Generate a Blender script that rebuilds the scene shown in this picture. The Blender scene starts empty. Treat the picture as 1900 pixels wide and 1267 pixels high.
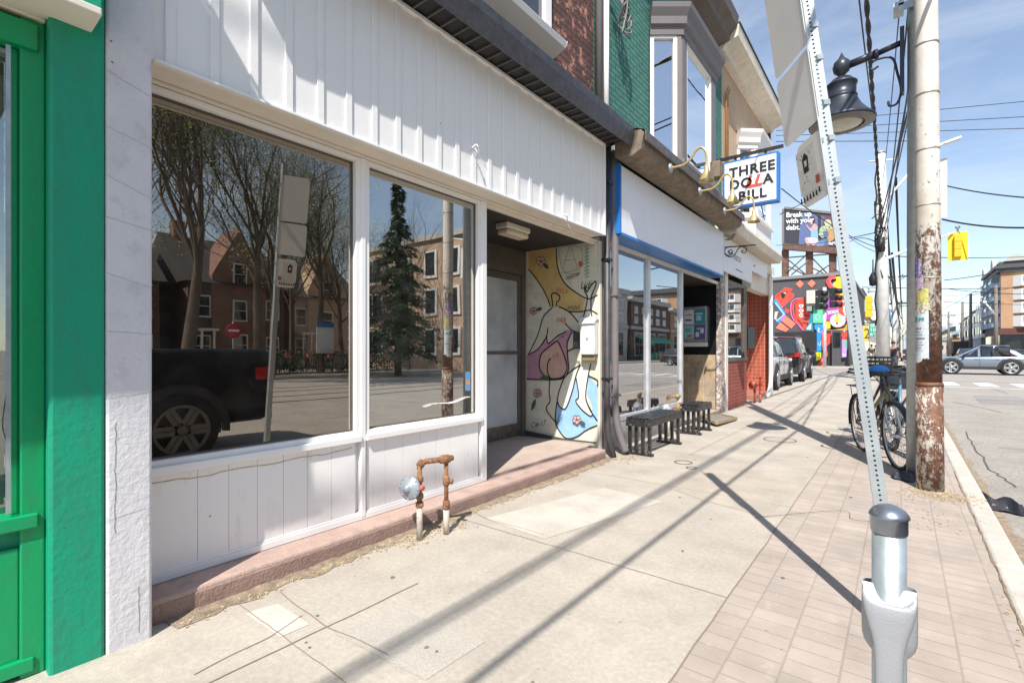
import bpy, bmesh, math, random
from mathutils import Vector, Matrix, Euler
from mathutils.geometry import tessellate_polygon
sc = bpy.context.scene
R = math.radians
# ---------------------------------------------------------------- camera
FPX = 911.0; HOR = 650.0; CAMH = 1.25
YAW = math.atan((1672-950)/FPX); SY, CY = math.sin(YAW), math.cos(YAW)
cam = bpy.data.cameras.new('camera'); camo = bpy.data.objects.new('camera', cam)
sc.collection.objects.link(camo); sc.camera = camo
camo.location = (0, 0, CAMH); camo.rotation_euler = (R(90), 0, YAW)
cam.sensor_width = 36; cam.lens = 36*FPX/1900; cam.shift_y = (HOR-633.5)/1900
cam.clip_start = 0.05; cam.clip_end = 6000
sc.render.resolution_x = 1024; sc.render.resolution_y = 682
# ---------------------------------------------------------------- light
SUNEL = R(51.0); AZX, AZY = -0.418, 0.908           # horizontal direction the light travels
w = bpy.data.worlds.new("World"); sc.world = w; w.use_nodes = True
nt = w.node_tree; nt.nodes.clear()
out = nt.nodes.new('ShaderNodeOutputWorld'); bg = nt.nodes.new('ShaderNodeBackground')
sky = nt.nodes.new('ShaderNodeTexSky'); sky.sky_type = 'NISHITA'; sky.sun_disc = False
sky.sun_elevation = SUNEL; sky.sun_rotation = math.atan2(-AZX, -AZY); sky.air_density = 1.0; sky.dust_density = 0.25; sky.ozone_density = 1.4
tc = nt.nodes.new('ShaderNodeTexCoord'); mp = nt.nodes.new('ShaderNodeMapping'); mp.inputs['Scale'].default_value = (1.0, 1.0, 3.2)
nz = nt.nodes.new('ShaderNodeTexNoise'); nz.inputs['Scale'].default_value = 2.1; nz.inputs['Detail'].default_value = 9; nz.inputs['Roughness'].default_value = .62; nz.inputs['Distortion'].default_value = .5
rp = nt.nodes.new('ShaderNodeValToRGB'); rp.color_ramp.elements[0].position = .44; rp.color_ramp.elements[0].color = (.10, .10, .10, 1); rp.color_ramp.elements[1].position = .86
rp.color_ramp.elements[1].color = (.55, .55, .55, 1)
mx = nt.nodes.new('ShaderNodeMix'); mx.data_type = 'RGBA'; mx.inputs[7].default_value = (6.2, 6.5, 6.9, 1)
nt.links.new(tc.outputs['Generated'], mp.inputs[0]); nt.links.new(mp.outputs[0], nz.inputs[0]); nt.links.new(nz.outputs['Fac'], rp.inputs[0])
nt.links.new(rp.outputs[0], mx.inputs[0]); nt.links.new(sky.outputs[0], mx.inputs[6]); nt.links.new(mx.outputs[2], bg.inputs[0])
bg.inputs[1].default_value = 0.115; nt.links.new(bg.outputs[0], out.inputs[0])
sl = bpy.data.lights.new('sun', 'SUN'); sl.energy = 4.3; sl.angle = R(.5); sl.color = (1, .955, .89)
so = bpy.data.objects.new('sun', sl); sc.collection.objects.link(so)
sdir = Vector((AZX*math.cos(SUNEL), AZY*math.cos(SUNEL), -math.sin(SUNEL)))
so.rotation_euler = sdir.to_track_quat('-Z', 'Y').to_euler(); so.location = (10, -20, 40)
sc.view_settings.view_transform = 'Standard'; sc.view_settings.look = 'None'; sc.view_settings.exposure = 0.70; sc.view_settings.gamma = 1
# ---------------------------------------------------------------- measuring helpers (photo pixel -> point on a real plane)
def ray(u, v):
    t = (u-950)/FPX
    return (t*CY-SY, t*SY+CY, (HOR-v)/FPX)
def gx(u, v, X):
    r = ray(u, v); k = X/r[0]; return Vector((X, r[1]*k, CAMH+r[2]*k))
def gy(u, v, Y):
    r = ray(u, v); k = Y/r[1]; return Vector((r[0]*k, Y, CAMH+r[2]*k))
def gz(u, v, z=0.):
    r = ray(u, v); k = (z-CAMH)/r[2]; return Vector((r[0]*k, r[1]*k, z))
# ---------------------------------------------------------------- materials
def _n(nt, t, **kw):
    n = nt.nodes.new(t)
    for k, v in kw.items():
        if k in n.inputs: n.inputs[k].default_value = v
        else: setattr(n, k, v)
    return n
def c4(c): return (c[0], c[1], c[2], 1)
def newmat(name):
    m = bpy.data.materials.new(name); m.use_nodes = True; nt = m.node_tree
    return m, nt, nt.nodes['Principled BSDF']
def mat(name, col, rough=.6, metal=0., var=.12, scale=6., col2=None, thr=None, bump=0., bscale=60., spec=.5, fine=0., coat=0.):
    """base colour with two scales of noise, an optional second colour in patches (thr=(lo,hi)), noise bump"""
    m, nt, b = newmat(name); L = nt.links.new
    tc = _n(nt, 'ShaderNodeTexCoord')
    n1 = _n(nt, 'ShaderNodeTexNoise', Scale=scale, Detail=6., Roughness=.6)
    L(tc.outputs['Object'], n1.inputs['Vector'])
    hsv = _n(nt, 'ShaderNodeMix', data_type='RGBA'); d = [max(0, x*(1-var)) for x in col]; e = [min(1, x*(1+var)) for x in col]
    hsv.inputs[6].default_value = c4(d); hsv.inputs[7].default_value = c4(e)
    mr = _n(nt, 'ShaderNodeMapRange'); mr.inputs[1].default_value = .3; mr.inputs[2].default_value = .7
    L(n1.outputs['Fac'], mr.inputs[0]); L(mr.outputs[0], hsv.inputs[0]); cur = hsv.outputs[2]
    if fine:
        n3 = _n(nt, 'ShaderNodeTexNoise', Scale=scale*28, Detail=3., Roughness=.7); L(tc.outputs['Object'], n3.inputs['Vector'])
        mr3 = _n(nt, 'ShaderNodeMapRange'); mr3.inputs[1].default_value = .3; mr3.inputs[2].default_value = .7; mr3.inputs[3].default_value = 1-fine; mr3.inputs[4].default_value = 1+fine
        L(n3.outputs['Fac'], mr3.inputs[0])
        mu = _n(nt, 'ShaderNodeVectorMath', operation='SCALE'); L(cur, mu.inputs[0]); L(mr3.outputs[0], mu.inputs['Scale']); cur = mu.outputs[0]
    if col2 is not None:
        n2 = _n(nt, 'ShaderNodeTexNoise', Scale=scale*1.9, Detail=8., Roughness=.68); L(tc.outputs['Object'], n2.inputs['Vector'])
        mr2 = _n(nt, 'ShaderNodeMapRange'); lo, hi = thr or (.55, .62); mr2.inputs[1].default_value = lo; mr2.inputs[2].default_value = hi
        L(n2.outputs['Fac'], mr2.inputs[0]); mm = _n(nt, 'ShaderNodeMix', data_type='RGBA'); mm.inputs[7].default_value = c4(col2)
        L(mr2.outputs[0], mm.inputs[0]); L(cur, mm.inputs[6]); cur = mm.outputs[2]
    L(cur, b.inputs['Base Color'])
    b.inputs['Roughness'].default_value = rough; b.inputs['Metallic'].default_value = metal; b.inputs['Specular IOR Level'].default_value = spec
    if coat: b.inputs['Coat Weight'].default_value = coat; b.inputs['Coat Roughness'].default_value = .05
    if bump:
        nb = _n(nt, 'ShaderNodeTexNoise', Scale=bscale, Detail=5., Roughness=.6); L(tc.outputs['Object'], nb.inputs['Vector'])
        bp = _n(nt, 'ShaderNodeBump', Strength=bump, Distance=.01); L(nb.outputs['Fac'], bp.inputs['Height']); L(bp.outputs[0], b.inputs['Normal'])
    return m
def brickmat(name, c1, c2, mortar, w=.22, h=.075, ms=.012, rough=.85, bump=.5, var=.25, offset=.5, patch=None, pthr=(.5, .6), swap=False, ground=False, pscale=2.2):
    m, nt, b = newmat(name); L = nt.links.new
    tc = _n(nt, 'ShaderNodeNewGeometry'); s = _n(nt, 'ShaderNodeSeparateXYZ'); L(tc.outputs['Position'], s.inputs[0])
    cb = _n(nt, 'ShaderNodeCombineXYZ')
    if ground: L(s.outputs['Y'], cb.inputs[0]); L(s.outputs['X'], cb.inputs[1])
    else:
        ad = _n(nt, 'ShaderNodeMath', operation='ADD'); L(s.outputs['X'], ad.inputs[0]); L(s.outputs['Y'], ad.inputs[1]); L(ad.outputs[0], cb.inputs[0]); L(s.outputs['Z'], cb.inputs[1])
    bt = _n(nt, 'ShaderNodeTexBrick'); bt.offset = offset; bt.inputs['Color1'].default_value = c4(c1); bt.inputs['Color2'].default_value = c4(c2); bt.inputs['Mortar'].default_value = c4(mortar)
    bt.inputs['Scale'].default_value = 1; bt.inputs['Mortar Size'].default_value = ms; bt.inputs['Brick Width'].default_value = w; bt.inputs['Row Height'].default_value = h; bt.inputs['Mortar Smooth'].default_value = .3
    L(cb.outputs[0], bt.inputs['Vector'])
    n = _n(nt, 'ShaderNodeTexNoise', Scale=pscale, Detail=9., Roughness=.65); L(tc.outputs['Position'], n.inputs['Vector'])
    mr = _n(nt, 'ShaderNodeMapRange'); mr.inputs[1].default_value = .3; mr.inputs[2].default_value = .7; mr.inputs[3].default_value = 1-var; mr.inputs[4].default_value = 1+var
    L(n.outputs['Fac'], mr.inputs[0]); mu = _n(nt, 'ShaderNodeVectorMath', operation='SCALE'); L(bt.outputs['Color'], mu.inputs[0]); L(mr.outputs[0], mu.inputs['Scale']); cur = mu.outputs[0]
    if patch is not None:
        n2 = _n(nt, 'ShaderNodeTexNoise', Scale=9., Detail=8., Roughness=.7); L(tc.outputs['Position'], n2.inputs['Vector'])
        m2 = _n(nt, 'ShaderNodeMapRange'); m2.inputs[1].default_value = pthr[0]; m2.inputs[2].default_value = pthr[1]; L(n2.outputs['Fac'], m2.inputs[0])
        mm = _n(nt, 'ShaderNodeMix', data_type='RGBA'); mm.inputs[7].default_value = c4(patch); L(m2.outputs[0], mm.inputs[0]); L(cur, mm.inputs[6]); cur = mm.outputs[2]
    L(cur, b.inputs['Base Color']); b.inputs['Roughness'].default_value = rough
    n3 = _n(nt, 'ShaderNodeTexNoise', Scale=90., Detail=4.); L(tc.outputs['Position'], n3.inputs['Vector'])
    sb = _n(nt, 'ShaderNodeMath', operation='MULTIPLY_ADD'); sb.inputs[1].default_value = -1.0; L(bt.outputs['Fac'], sb.inputs[0]); 
    sc3 = _n(nt, 'ShaderNodeMath', operation='MULTIPLY'); sc3.inputs[1].default_value = .35; L(n3.outputs['Fac'], sc3.inputs[0]); L(sc3.outputs[0], sb.inputs[2])
    bp = _n(nt, 'ShaderNodeBump', Strength=bump, Distance=.008); L(sb.outputs[0], bp.inputs['Height']); L(bp.outputs[0], b.inputs['Normal'])
    return m
def glass(name, tint=(.3, .3, .28), refl=.35, rough=0.0, rcol=(1, 1, 1), dust=.035, warp=.004):
    m = bpy.data.materials.new(name); m.use_nodes = True; nt = m.node_tree; nt.nodes.clear(); L = nt.links.new
    o = _n(nt, 'ShaderNodeOutputMaterial'); g = _n(nt, 'ShaderNodeBsdfGlossy'); g.inputs['Roughness'].default_value = rough; g.inputs['Color'].default_value = c4(rcol)
    t = _n(nt, 'ShaderNodeBsdfTransparent'); t.inputs[0].default_value = c4(tint); ge = _n(nt, 'ShaderNodeNewGeometry')
    nw = _n(nt, 'ShaderNodeTexNoise', Scale=1.3, Detail=2.); L(ge.outputs['Position'], nw.inputs['Vector']); bp = _n(nt, 'ShaderNodeBump', Strength=warp*4, Distance=.05); L(nw.outputs['Fac'], bp.inputs['Height']); L(bp.outputs[0], g.inputs['Normal'])
    lw = _n(nt, 'ShaderNodeLayerWeight', Blend=.25); ma = _n(nt, 'ShaderNodeMath', operation='MULTIPLY_ADD'); ma.inputs[1].default_value = 1-refl; ma.inputs[2].default_value = refl
    L(lw.outputs['Fresnel'], ma.inputs[0]); mx = _n(nt, 'ShaderNodeMixShader'); L(ma.outputs[0], mx.inputs[0]); L(t.outputs[0], mx.inputs[1]); L(g.outputs[0], mx.inputs[2])
    d = _n(nt, 'ShaderNodeBsdfDiffuse'); d.inputs[0].default_value = (.6, .57, .52, 1); nd = _n(nt, 'ShaderNodeTexNoise', Scale=7., Detail=12., Roughness=.75); L(ge.outputs['Position'], nd.inputs['Vector'])
    mr = _n(nt, 'ShaderNodeMapRange'); mr.inputs[1].default_value = .42; mr.inputs[2].default_value = .75; mr.inputs[3].default_value = dust*.4; mr.inputs[4].default_value = dust*3; L(nd.outputs['Fac'], mr.inputs[0])
    m2 = _n(nt, 'ShaderNodeMixShader'); L(mr.outputs[0], m2.inputs[0]); L(mx.outputs[0], m2.inputs[1]); L(d.outputs[0], m2.inputs[2]); L(m2.outputs[0], o.inputs[0])
    return m
def darkglass(name, col=(.02, .025, .03), spec=.8):
    return mat(name, col, rough=.06, var=.3, scale=1.5, spec=spec, coat=.6)
# ---------------------------------------------------------------- mesh builder
def V(*a): return Vector(a)
def smoothpath(pts, n=6, closed=False):
    P = [Vector(p) for p in pts]; out = []; N = len(P)
    rng = range(N) if closed else range(N-1)
    for i in rng:
        p0 = P[(i-1) % N] if closed or i > 0 else P[0]; p1 = P[i]; p2 = P[(i+1) % N]
        p3 = P[(i+2) % N] if closed or i+2 < N else P[-1]
        for k in range(n):
            t = k/n
            out.append(.5*((2*p1)+(p2-p0)*t+(2*p0-5*p1+4*p2-p3)*t*t+(3*p1-p0-3*p2+p3)*t**3))
    if not closed: out.append(P[-1])
    return out
class MB:
    def __init__(s): s.v = []; s.f = []; s.m = []; s.sm = []
    def add(s, vs, fs, m=0, sm=False):
        b = len(s.v); s.v += [tuple(p) for p in vs]
        for f in fs: s.f.append(tuple(i+b for i in f)); s.m.append(m); s.sm.append(sm)
        return s
    def box(s, x0, x1, y0, y1, z0, z1, m=0):
        x0, x1 = sorted((x0, x1)); y0, y1 = sorted((y0, y1)); z0, z1 = sorted((z0, z1))
        return s.add([(x0, y0, z0), (x1, y0, z0), (x1, y1, z0), (x0, y1, z0), (x0, y0, z1), (x1, y0, z1), (x1, y1, z1), (x0, y1, z1)],
                     [(0, 3, 2, 1), (4, 5, 6, 7), (0, 1, 5, 4), (1, 2, 6, 5), (2, 3, 7, 6), (3, 0, 4, 7)], m)
    def obox(s, c, ax, ay, az, m=0):     # oriented box, half-extent vectors
        c = Vector(c); ax = Vector(ax); ay = Vector(ay); az = Vector(az); vs = []
        for k in (-1, 1):
            for (i, j) in ((-1, -1), (1, -1), (1, 1), (-1, 1)): vs.append(c+ax*i+ay*j+az*k)
        return s.add(vs, [(0, 3, 2, 1), (4, 5, 6, 7), (0, 1, 5, 4), (1, 2, 6, 5), (2, 3, 7, 6), (3, 0, 4, 7)], m)
    def bar(s, a, b, w, h, up=(0, 0, 1), m=0):
        a = Vector(a); b = Vector(b); d = (b-a); L = d.length; d.normalize(); up = Vector(up)
        sd = d.cross(up); 
        if sd.length < 1e-4: sd = d.cross(Vector((1, 0, 0)))
        sd.normalize(); u2 = sd.cross(d).normalized()
        return s.obox((a+b)/2, d*(L/2), sd*(w/2), u2*(h/2), m)
    def tube(s, pts, r, n=8, m=0, cap=True, closed=False):
        P = [Vector(p) for p in pts]; rs = r if isinstance(r, (list, tuple)) else [r]*len(P); vs = []; fs = []
        N = len(P); prev = None
        for i, p in enumerate(P):
            if closed: d = P[(i+1) % N]-P[(i-1) % N]
            else: d = P[min(i+1, N-1)]-P[max(i-1, 0)]
            if d.length < 1e-9: d = Vector((0, 0, 1))
            d.normalize()
            if prev is None:
                a = Vector((0, 0, 1)) if abs(d.z) < .9 else Vector((1, 0, 0)); sd = d.cross(a).normalized()
            else:
                sd = prev-d*prev.dot(d)
                if sd.length < 1e-6: sd = d.orthogonal()
                sd.normalize()
            prev = sd; u = d.cross(sd)
            for k in range(n):
                an = 2*math.pi*k/n; vs.append(p+(sd*math.cos(an)+u*math.sin(an))*rs[i])
        rng = N if closed else N-1
        for i in range(rng):
            j = (i+1) % N
            for k in range(n): fs.append((i*n+k, i*n+(k+1) % n, j*n+(k+1) % n, j*n+k))
        if cap and not closed: fs.append(tuple(range(n-1, -1, -1))); fs.append(tuple((N-1)*n+k for k in range(n)))
        return s.add(vs, fs, m, True)
    def cyl(s, a, b, r, r2=None, n=20, m=0): return s.tube([a, b], [r, r if r2 is None else r2], n, m)
    def lathe(s, c, prof, axis=(0, 0, 1), n=28, m=0, sm=True, cap=True):    # prof: (radius, height along axis)
        c = Vector(c); ax = Vector(axis).normalized(); a = ax.orthogonal().normalized(); b = ax.cross(a); vs = []; fs = []
        for (r, h) in prof:
            for k in range(n):
                t = 2*math.pi*k/n; vs.append(c+ax*h+(a*math.cos(t)+b*math.sin(t))*r)
        for i in range(len(prof)-1):
            for k in range(n): fs.append((i*n+k, i*n+(k+1) % n, (i+1)*n+(k+1) % n, (i+1)*n+k))
        if cap and prof[0][0] > 1e-5: fs.append(tuple(range(n-1, -1, -1)))
        if cap and prof[-1][0] > 1e-5: fs.append(tuple((len(prof)-1)*n+k for k in range(n)))
        return s.add(vs, fs, m, sm)
    def prism(s, pts, d, m=0):           # planar polygon (3d points) extruded by vector d
        P = [Vector(p) for p in pts]; d = Vector(d); n = len(P); vs = P+[p+d for p in P]
        tr = tessellate_polygon([P]); fs = [tuple(t) for t in tr]+[tuple(i+n for i in reversed(t)) for t in tr]
        fs += [(i, (i+1) % n, (i+1) % n+n, i+n) for i in range(n)]
        return s.add(vs, fs, m)
    def poly(s, pts, m=0):
        P = [Vector(p) for p in pts]; return s.add(P, [tuple(t) for t in tessellate_polygon([P])], m)
    def ribbon(s, pts, w, nrm, m=0, closed=False):
        P = [Vector(p) for p in pts]; N = len(P); nrm = Vector(nrm); vs = []; fs = []
        for i, p in enumerate(P):
            d = (P[(i+1) % N]-P[(i-1) % N]) if closed else (P[min(i+1, N-1)]-P[max(i-1, 0)])
            if d.length < 1e-9: d = Vector((0, 0, 1))
            sd = d.normalized().cross(nrm).normalized()*(w/2); vs += [p+sd, p-sd]
        for i in range(N if closed else N-1):
            j = (i+1) % N; fs.append((2*i, 2*i+1, 2*j+1, 2*j))
        return s.add(vs, fs, m)
    def grid(s, rows, m=0, sm=True, closev=False):     # rows of points -> quads
        n = len(rows[0]); vs = [p for r in rows for p in r]; fs = []
        for i in range(len(rows)-1):
            for k in range(n if closev else n-1): fs.append((i*n+k, i*n+(k+1) % n, (i+1)*n+(k+1) % n, (i+1)*n+k))
        return s.add(vs, fs, m, sm)
    def build(s, name, mats, parent=None, bevel=0., kind=None, label=None, fixn=False):
        me = bpy.data.meshes.new(name); o = bpy.data.objects.new(name, me)
        off = Vector((0, 0, 0))
        if parent is not None:
            q = parent
            while q is not None: off += q.location; q = q.parent
        me.from_pydata([(v[0]-off.x, v[1]-off.y, v[2]-off.z) for v in s.v], [], s.f)
        for mt in (mats if isinstance(mats, (list, tuple)) else [mats]): me.materials.append(mt)
        me.polygons.foreach_set('material_index', s.m); me.polygons.foreach_set('use_smooth', s.sm); me.update()
        if fixn:
            bm = bmesh.new(); bm.from_mesh(me); bmesh.ops.recalc_face_normals(bm, faces=bm.faces); bm.to_mesh(me); bm.free()
        sc.collection.objects.link(o)
        if parent is not None: o.parent = parent
        if bevel:
            b = o.modifiers.new('bevel', 'BEVEL'); b.width = bevel; b.segments = 2; b.limit_method = 'ANGLE'; b.angle_limit = R(40)
        if kind: o['kind'] = kind
        if label: o['label'] = label
        return o
def tag(o, label, cat, group=None):
    o['label'] = label; o['category'] = cat
    if group: o['group'] = group
    return o
def thing(name, label, cat, loc=(0, 0, 0), group=None):
    o = bpy.data.objects.new(name, None); sc.collection.objects.link(o); o.location = loc; o.empty_display_size = .1
    return tag(o, label, cat, group)
def kids(o): return [c for c in bpy.data.objects if c.parent == o]
def copytree(o, loc=None, rotz=None, label=None, parent=None, scale=None):
    c = o.copy(); sc.collection.objects.link(c); c.parent = parent
    if loc is not None: c.location = loc
    if rotz is not None: c.rotation_euler = (0, 0, rotz)
    if scale is not None: c.scale = scale
    if label: c['label'] = label
    for k in kids(o): copytree(k, parent=c)
    return c
def textmesh(body, origin, right, up, size, mt, name='lettering', parent=None, extrude=.002, align='LEFT', bold=0., sx=1., shear=0., space=1.):
    cu = bpy.data.curves.new('t', 'FONT'); cu.body = body; cu.size = size; cu.extrude = extrude; cu.align_x = align; cu.offset = bold; cu.shear = shear; cu.space_character = space; cu.resolution_u = 3
    t = bpy.data.objects.new('t', cu); sc.collection.objects.link(t)
    me = bpy.data.meshes.new_from_object(t); bpy.data.objects.remove(t); bpy.data.curves.remove(cu)
    r = Vector(right).normalized(); u = Vector(up).normalized(); n = r.cross(u); o = Vector(origin)
    mb = MB(); mb.add([o+r*(p.co.x*sx)+u*p.co.y+n*p.co.z for p in me.vertices], [tuple(q.vertices) for q in me.polygons])
    bpy.data.meshes.remove(me)
    return mb.build(name, mt, parent)
def rnd(a, b): return random.uniform(a, b)
random.seed(7)
def streaky(name, col, dirt, lo, hi, sc_, rough=.5, bump=.12, speck=(.25, .20, .16)):
    m, nt, b = newmat(name); L = nt.links.new
    g_ = _n(nt, 'ShaderNodeNewGeometry'); mp_ = _n(nt, 'ShaderNodeMapping'); mp_.inputs['Scale'].default_value = (sc_*4, sc_*4, sc_*.5); L(g_.outputs['Position'], mp_.inputs[0])
    n1 = _n(nt, 'ShaderNodeTexNoise', Scale=1.6, Detail=10., Roughness=.7); L(mp_.outputs[0], n1.inputs['Vector'])
    n2 = _n(nt, 'ShaderNodeTexNoise', Scale=9., Detail=8., Roughness=.75); L(g_.outputs['Position'], n2.inputs['Vector'])
    ad_ = _n(nt, 'ShaderNodeMath', operation='MULTIPLY_ADD'); ad_.inputs[1].default_value = .45; L(n2.outputs['Fac'], ad_.inputs[0]); m0 = _n(nt, 'ShaderNodeMath', operation='MULTIPLY'); m0.inputs[1].default_value = .65; L(n1.outputs['Fac'], m0.inputs[0]); L(m0.outputs[0], ad_.inputs[2])
    mr_ = _n(nt, 'ShaderNodeMapRange'); mr_.inputs[1].default_value = lo; mr_.inputs[2].default_value = hi; L(ad_.outputs[0], mr_.inputs[0])
    mx_ = _n(nt, 'ShaderNodeMix', data_type='RGBA'); mx_.inputs[6].default_value = c4(col); mx_.inputs[7].default_value = c4(dirt); L(mr_.outputs[0], mx_.inputs[0]); vo = _n(nt, 'ShaderNodeTexVoronoi', Scale=5.5); L(g_.outputs['Position'], vo.inputs['Vector']); ls = _n(nt, 'ShaderNodeMath', operation='LESS_THAN'); ls.inputs[1].default_value = .030; L(vo.outputs['Distance'], ls.inputs[0]); m9 = _n(nt, 'ShaderNodeMix', data_type='RGBA'); m9.inputs[7].default_value = c4(speck); L(ls.outputs[0], m9.inputs[0]); L(mx_.outputs[2], m9.inputs[6]); L(m9.outputs[2], b.inputs['Base Color']); b.inputs['Roughness'].default_value = rough
    nb = _n(nt, 'ShaderNodeTexNoise', Scale=35., Detail=5.); L(g_.outputs['Position'], nb.inputs['Vector']); bp = _n(nt, 'ShaderNodeBump', Strength=bump, Distance=.01); L(nb.outputs['Fac'], bp.inputs['Height']); L(bp.outputs[0], b.inputs['Normal'])
    return m
# ---------------------------------------------------------------- palette
M_conc = mat('concrete', (.425, .38, .32), .9, var=.15, scale=1.4, col2=(.34, .30, .255), thr=(.50, .78), bump=.3, bscale=180, fine=.12)
M_joint = mat('joint_dirt', (.24, .19, .15), .95, scale=20)
M_paver = brickmat('pavers', (.365, .31, .265), (.415, .35, .30), (.315, .265, .225), w=.105, h=.185, ms=.005, bump=.3, var=.16, ground=True, patch=(.50, .43, .36), pthr=(.56, .78), rough=.9)
M_curb = mat('curb_concrete', (.52, .49, .43), .9, var=.14, scale=3, bump=.4, bscale=120, fine=.12)
M_asph = mat('asphalt', (.34, .31, .27), .92, var=.13, scale=1.1, bump=.7, bscale=230, fine=.28, col2=(.30, .28, .25), thr=(.52, .72))
M_white = mat('white_paint', (.80, .79, .77), .5, var=.035, scale=3, col2=(.70, .69, .66), thr=(.62, .8))
M_batten = streaky('white_board', (.80, .79, .77), (.62, .58, .52), .62, .95, 2.2)
M_cream = mat('cream_trim', (.74, .68, .58), .6, var=.05, scale=5)
M_lowpanel = streaky('panel_paint', (.82, .80, .775), (.55, .50, .45), .60, .92, 3.0)
M_pinkstep = mat('pink_step', (.44, .31, .26), .85, var=.16, scale=4, col2=(.33, .25, .21), thr=(.52, .68), bump=.55, bscale=90, fine=.14)
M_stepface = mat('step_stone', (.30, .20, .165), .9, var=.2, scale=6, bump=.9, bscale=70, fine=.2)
M_green = streaky('green_paint', (.0, .30, .165), (.03, .20, .13), .50, .85, 2.5, .55, .35, (.05, .08, .06))
M_greengl = streaky('green_gloss', (.0, .31, .11), (.03, .19, .09), .55, .9, 3.5, .4, .15, (.08, .10, .07))
M_stucco = mat('pale_stucco', (.62, .61, .63), .8, var=.07, scale=5, bump=.5, bscale=42, col2=(.46, .45, .45), thr=(.56, .8))
M_black = mat('black_metal', (.022, .022, .026), .4, var=.3, scale=8)
M_gutter = mat('gutter_metal', (.075, .072, .078), .38, var=.35, scale=14, col2=(.16, .14, .12), thr=(.60, .78))
M_soffit = mat('black_soffit', (.018, .016, .016), .5, var=.2)
M_brown = mat('bronze_frame', (.10, .085, .07), .4, var=.2, scale=8)
M_brick = brickmat('red_brick', (.10, .045, .035), (.16, .06, .045), (.05, .04, .038), bump=1., patch=(.42, .20, .15), pthr=(.55, .60))
M_teal = brickmat('teal_brick', (.055, .19, .155), (.065, .215, .175), (.03, .11, .09), bump=1., var=.18)
M_grey = mat('grey_trim', (.175, .155, .155), .5, var=.06, scale=4)
M_tan = mat('tan_wall', (.50, .36, .25), .8, var=.08, scale=3, bump=.2)
M_blue = mat('blue_trim', (.02, .17, .50), .4, var=.08)
M_signw = mat('sign_white', (.78, .79, .83), .35, var=.02)
M_brass = mat('brass_paint', (.52, .40, .18), .35, var=.12, metal=.35, scale=12)
M_wood = mat('old_wood', (.20, .155, .11), .8, var=.35, scale=9, bump=.3)
M_galv = mat('galvanised', (.40, .45, .47), .42, metal=.55, var=.16, scale=14, bump=.08, bscale=120)
M_cast = mat('cast_aluminium', (.40, .41, .43), .5, metal=.4, var=.05, scale=9, bump=.15, bscale=260)
M_cap = mat('meter_cap', (.30, .33, .38), .3, metal=.8, var=.1, scale=20)
M_rust = mat('rusty_pipe', (.23, .10, .045), .8, var=.35, scale=28, col2=(.42, .30, .17), thr=(.52, .62), bump=.6, bscale=160)
M_redtile = brickmat('red_tile', (.42, .09, .05), (.47, .105, .06), (.55, .35, .27), w=.105, h=.105, ms=.004, bump=.3, offset=0., var=.08, rough=.35)
M_redbrick2 = brickmat('painted_red_brick', (.30, .075, .05), (.35, .09, .06), (.20, .06, .045), bump=.8, var=.15)
M_blacktile = mat('black_tile', (.018, .018, .02), .12, var=.4, scale=5, spec=.8)
M_stonetile = brickmat('slate_tile', (.42, .29, .17), (.34, .27, .20), (.45, .40, .34), w=.31, h=.31, ms=.006, offset=0, var=.35, pscale=5)
M_glassA = glass('shop_glass', (.40, .39, .36), .46, rcol=(1, .98, .93), dust=.02)
M_glassB = glass('shop_glass_clear', (.40, .42, .43), .5, dust=.012)
M_glassC = glass('green_shop_glass', (.75, .75, .72), .22)
M_frost = mat('frosted_door_glass', (.38, .40, .41), .22, var=.3, scale=1.4, spec=.7)
M_dkglass = darkglass('dark_glass')
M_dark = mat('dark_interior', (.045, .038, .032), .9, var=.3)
M_paper = mat('paper', (.72, .72, .70), .7, var=.06, scale=10)
M_tyre = mat('tyre_rubber', (.02, .02, .02), .8, var=.3, scale=20)
M_chrome = mat('rim_metal', (.55, .56, .58), .28, metal=.8, var=.1)
M_yellow = mat('signal_yellow', (.80, .48, .02), .45, var=.06)
M_bark = mat('bark', (.12, .095, .07), .95, var=.35, scale=14, bump=.8, bscale=40)
M_leafy = mat('young_leaves', (.26, .27, .06), .6, var=.35, scale=3)
M_needle = mat('spruce_needles', (.055, .105, .035), .7, var=.5, scale=4)
def M(col, rough=.55, **k): return mat('paint', col, rough, **k)
K_black = M((.012, .012, .012)); K_red = M((.62, .05, .035)); K_white = M((.8, .8, .78)); K_dkgrey = M((.07, .07, .075))
# ================================================================ SETTING
def sheet(name, x0, x1, y0, y1, z, m, kind='structure', thick=.0):
    mb = MB()
    if thick: mb.box(x0, x1, y0, y1, z-thick, z)
    else: mb.add([(x0, y0, z), (x1, y0, z), (x1, y1, z), (x0, y1, z)], [(0, 1, 2, 3)])
    return mb.build(name, m, kind=kind)
M_ground = mat('ground', (.24, .22, .19), .95, var=.2, scale=.2)
sheet('ground', -2500, 2500, -1500, 4000, -.14, M_ground)
sheet('road', .56, 17, -60, 700, -.12, M_asph)
sheet('cross_street', -90, 90, 29, 42, -.115, M_asph)
XB = -.685
sheet('sidewalk', -4.6, XB, -14, 29, 0, M_conc, thick=.13)
sheet('paver_band', XB, .43, -14, 28.2, 0, M_paver, thick=.129)
mb = MB()
for i in range(22):
    y0 = -14+i*2.0; mb.box(.43, .565, y0+.004, y0+1.996, -.125, .002 if i != 9 else .003)
mb.build('kerb', M_curb, kind='structure', bevel=.018)
sheet('parking_lot', -26, -4.6, 15.2, 28.5, -.004, mat('lot_asphalt', (.33, .31, .28), .95, var=.15, scale=1, fine=.2, bump=.4, bscale=200), thick=.1)
sheet('far_sidewalk', -16, .2, 42.5, 500, 0, M_conc, thick=.12)
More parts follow.
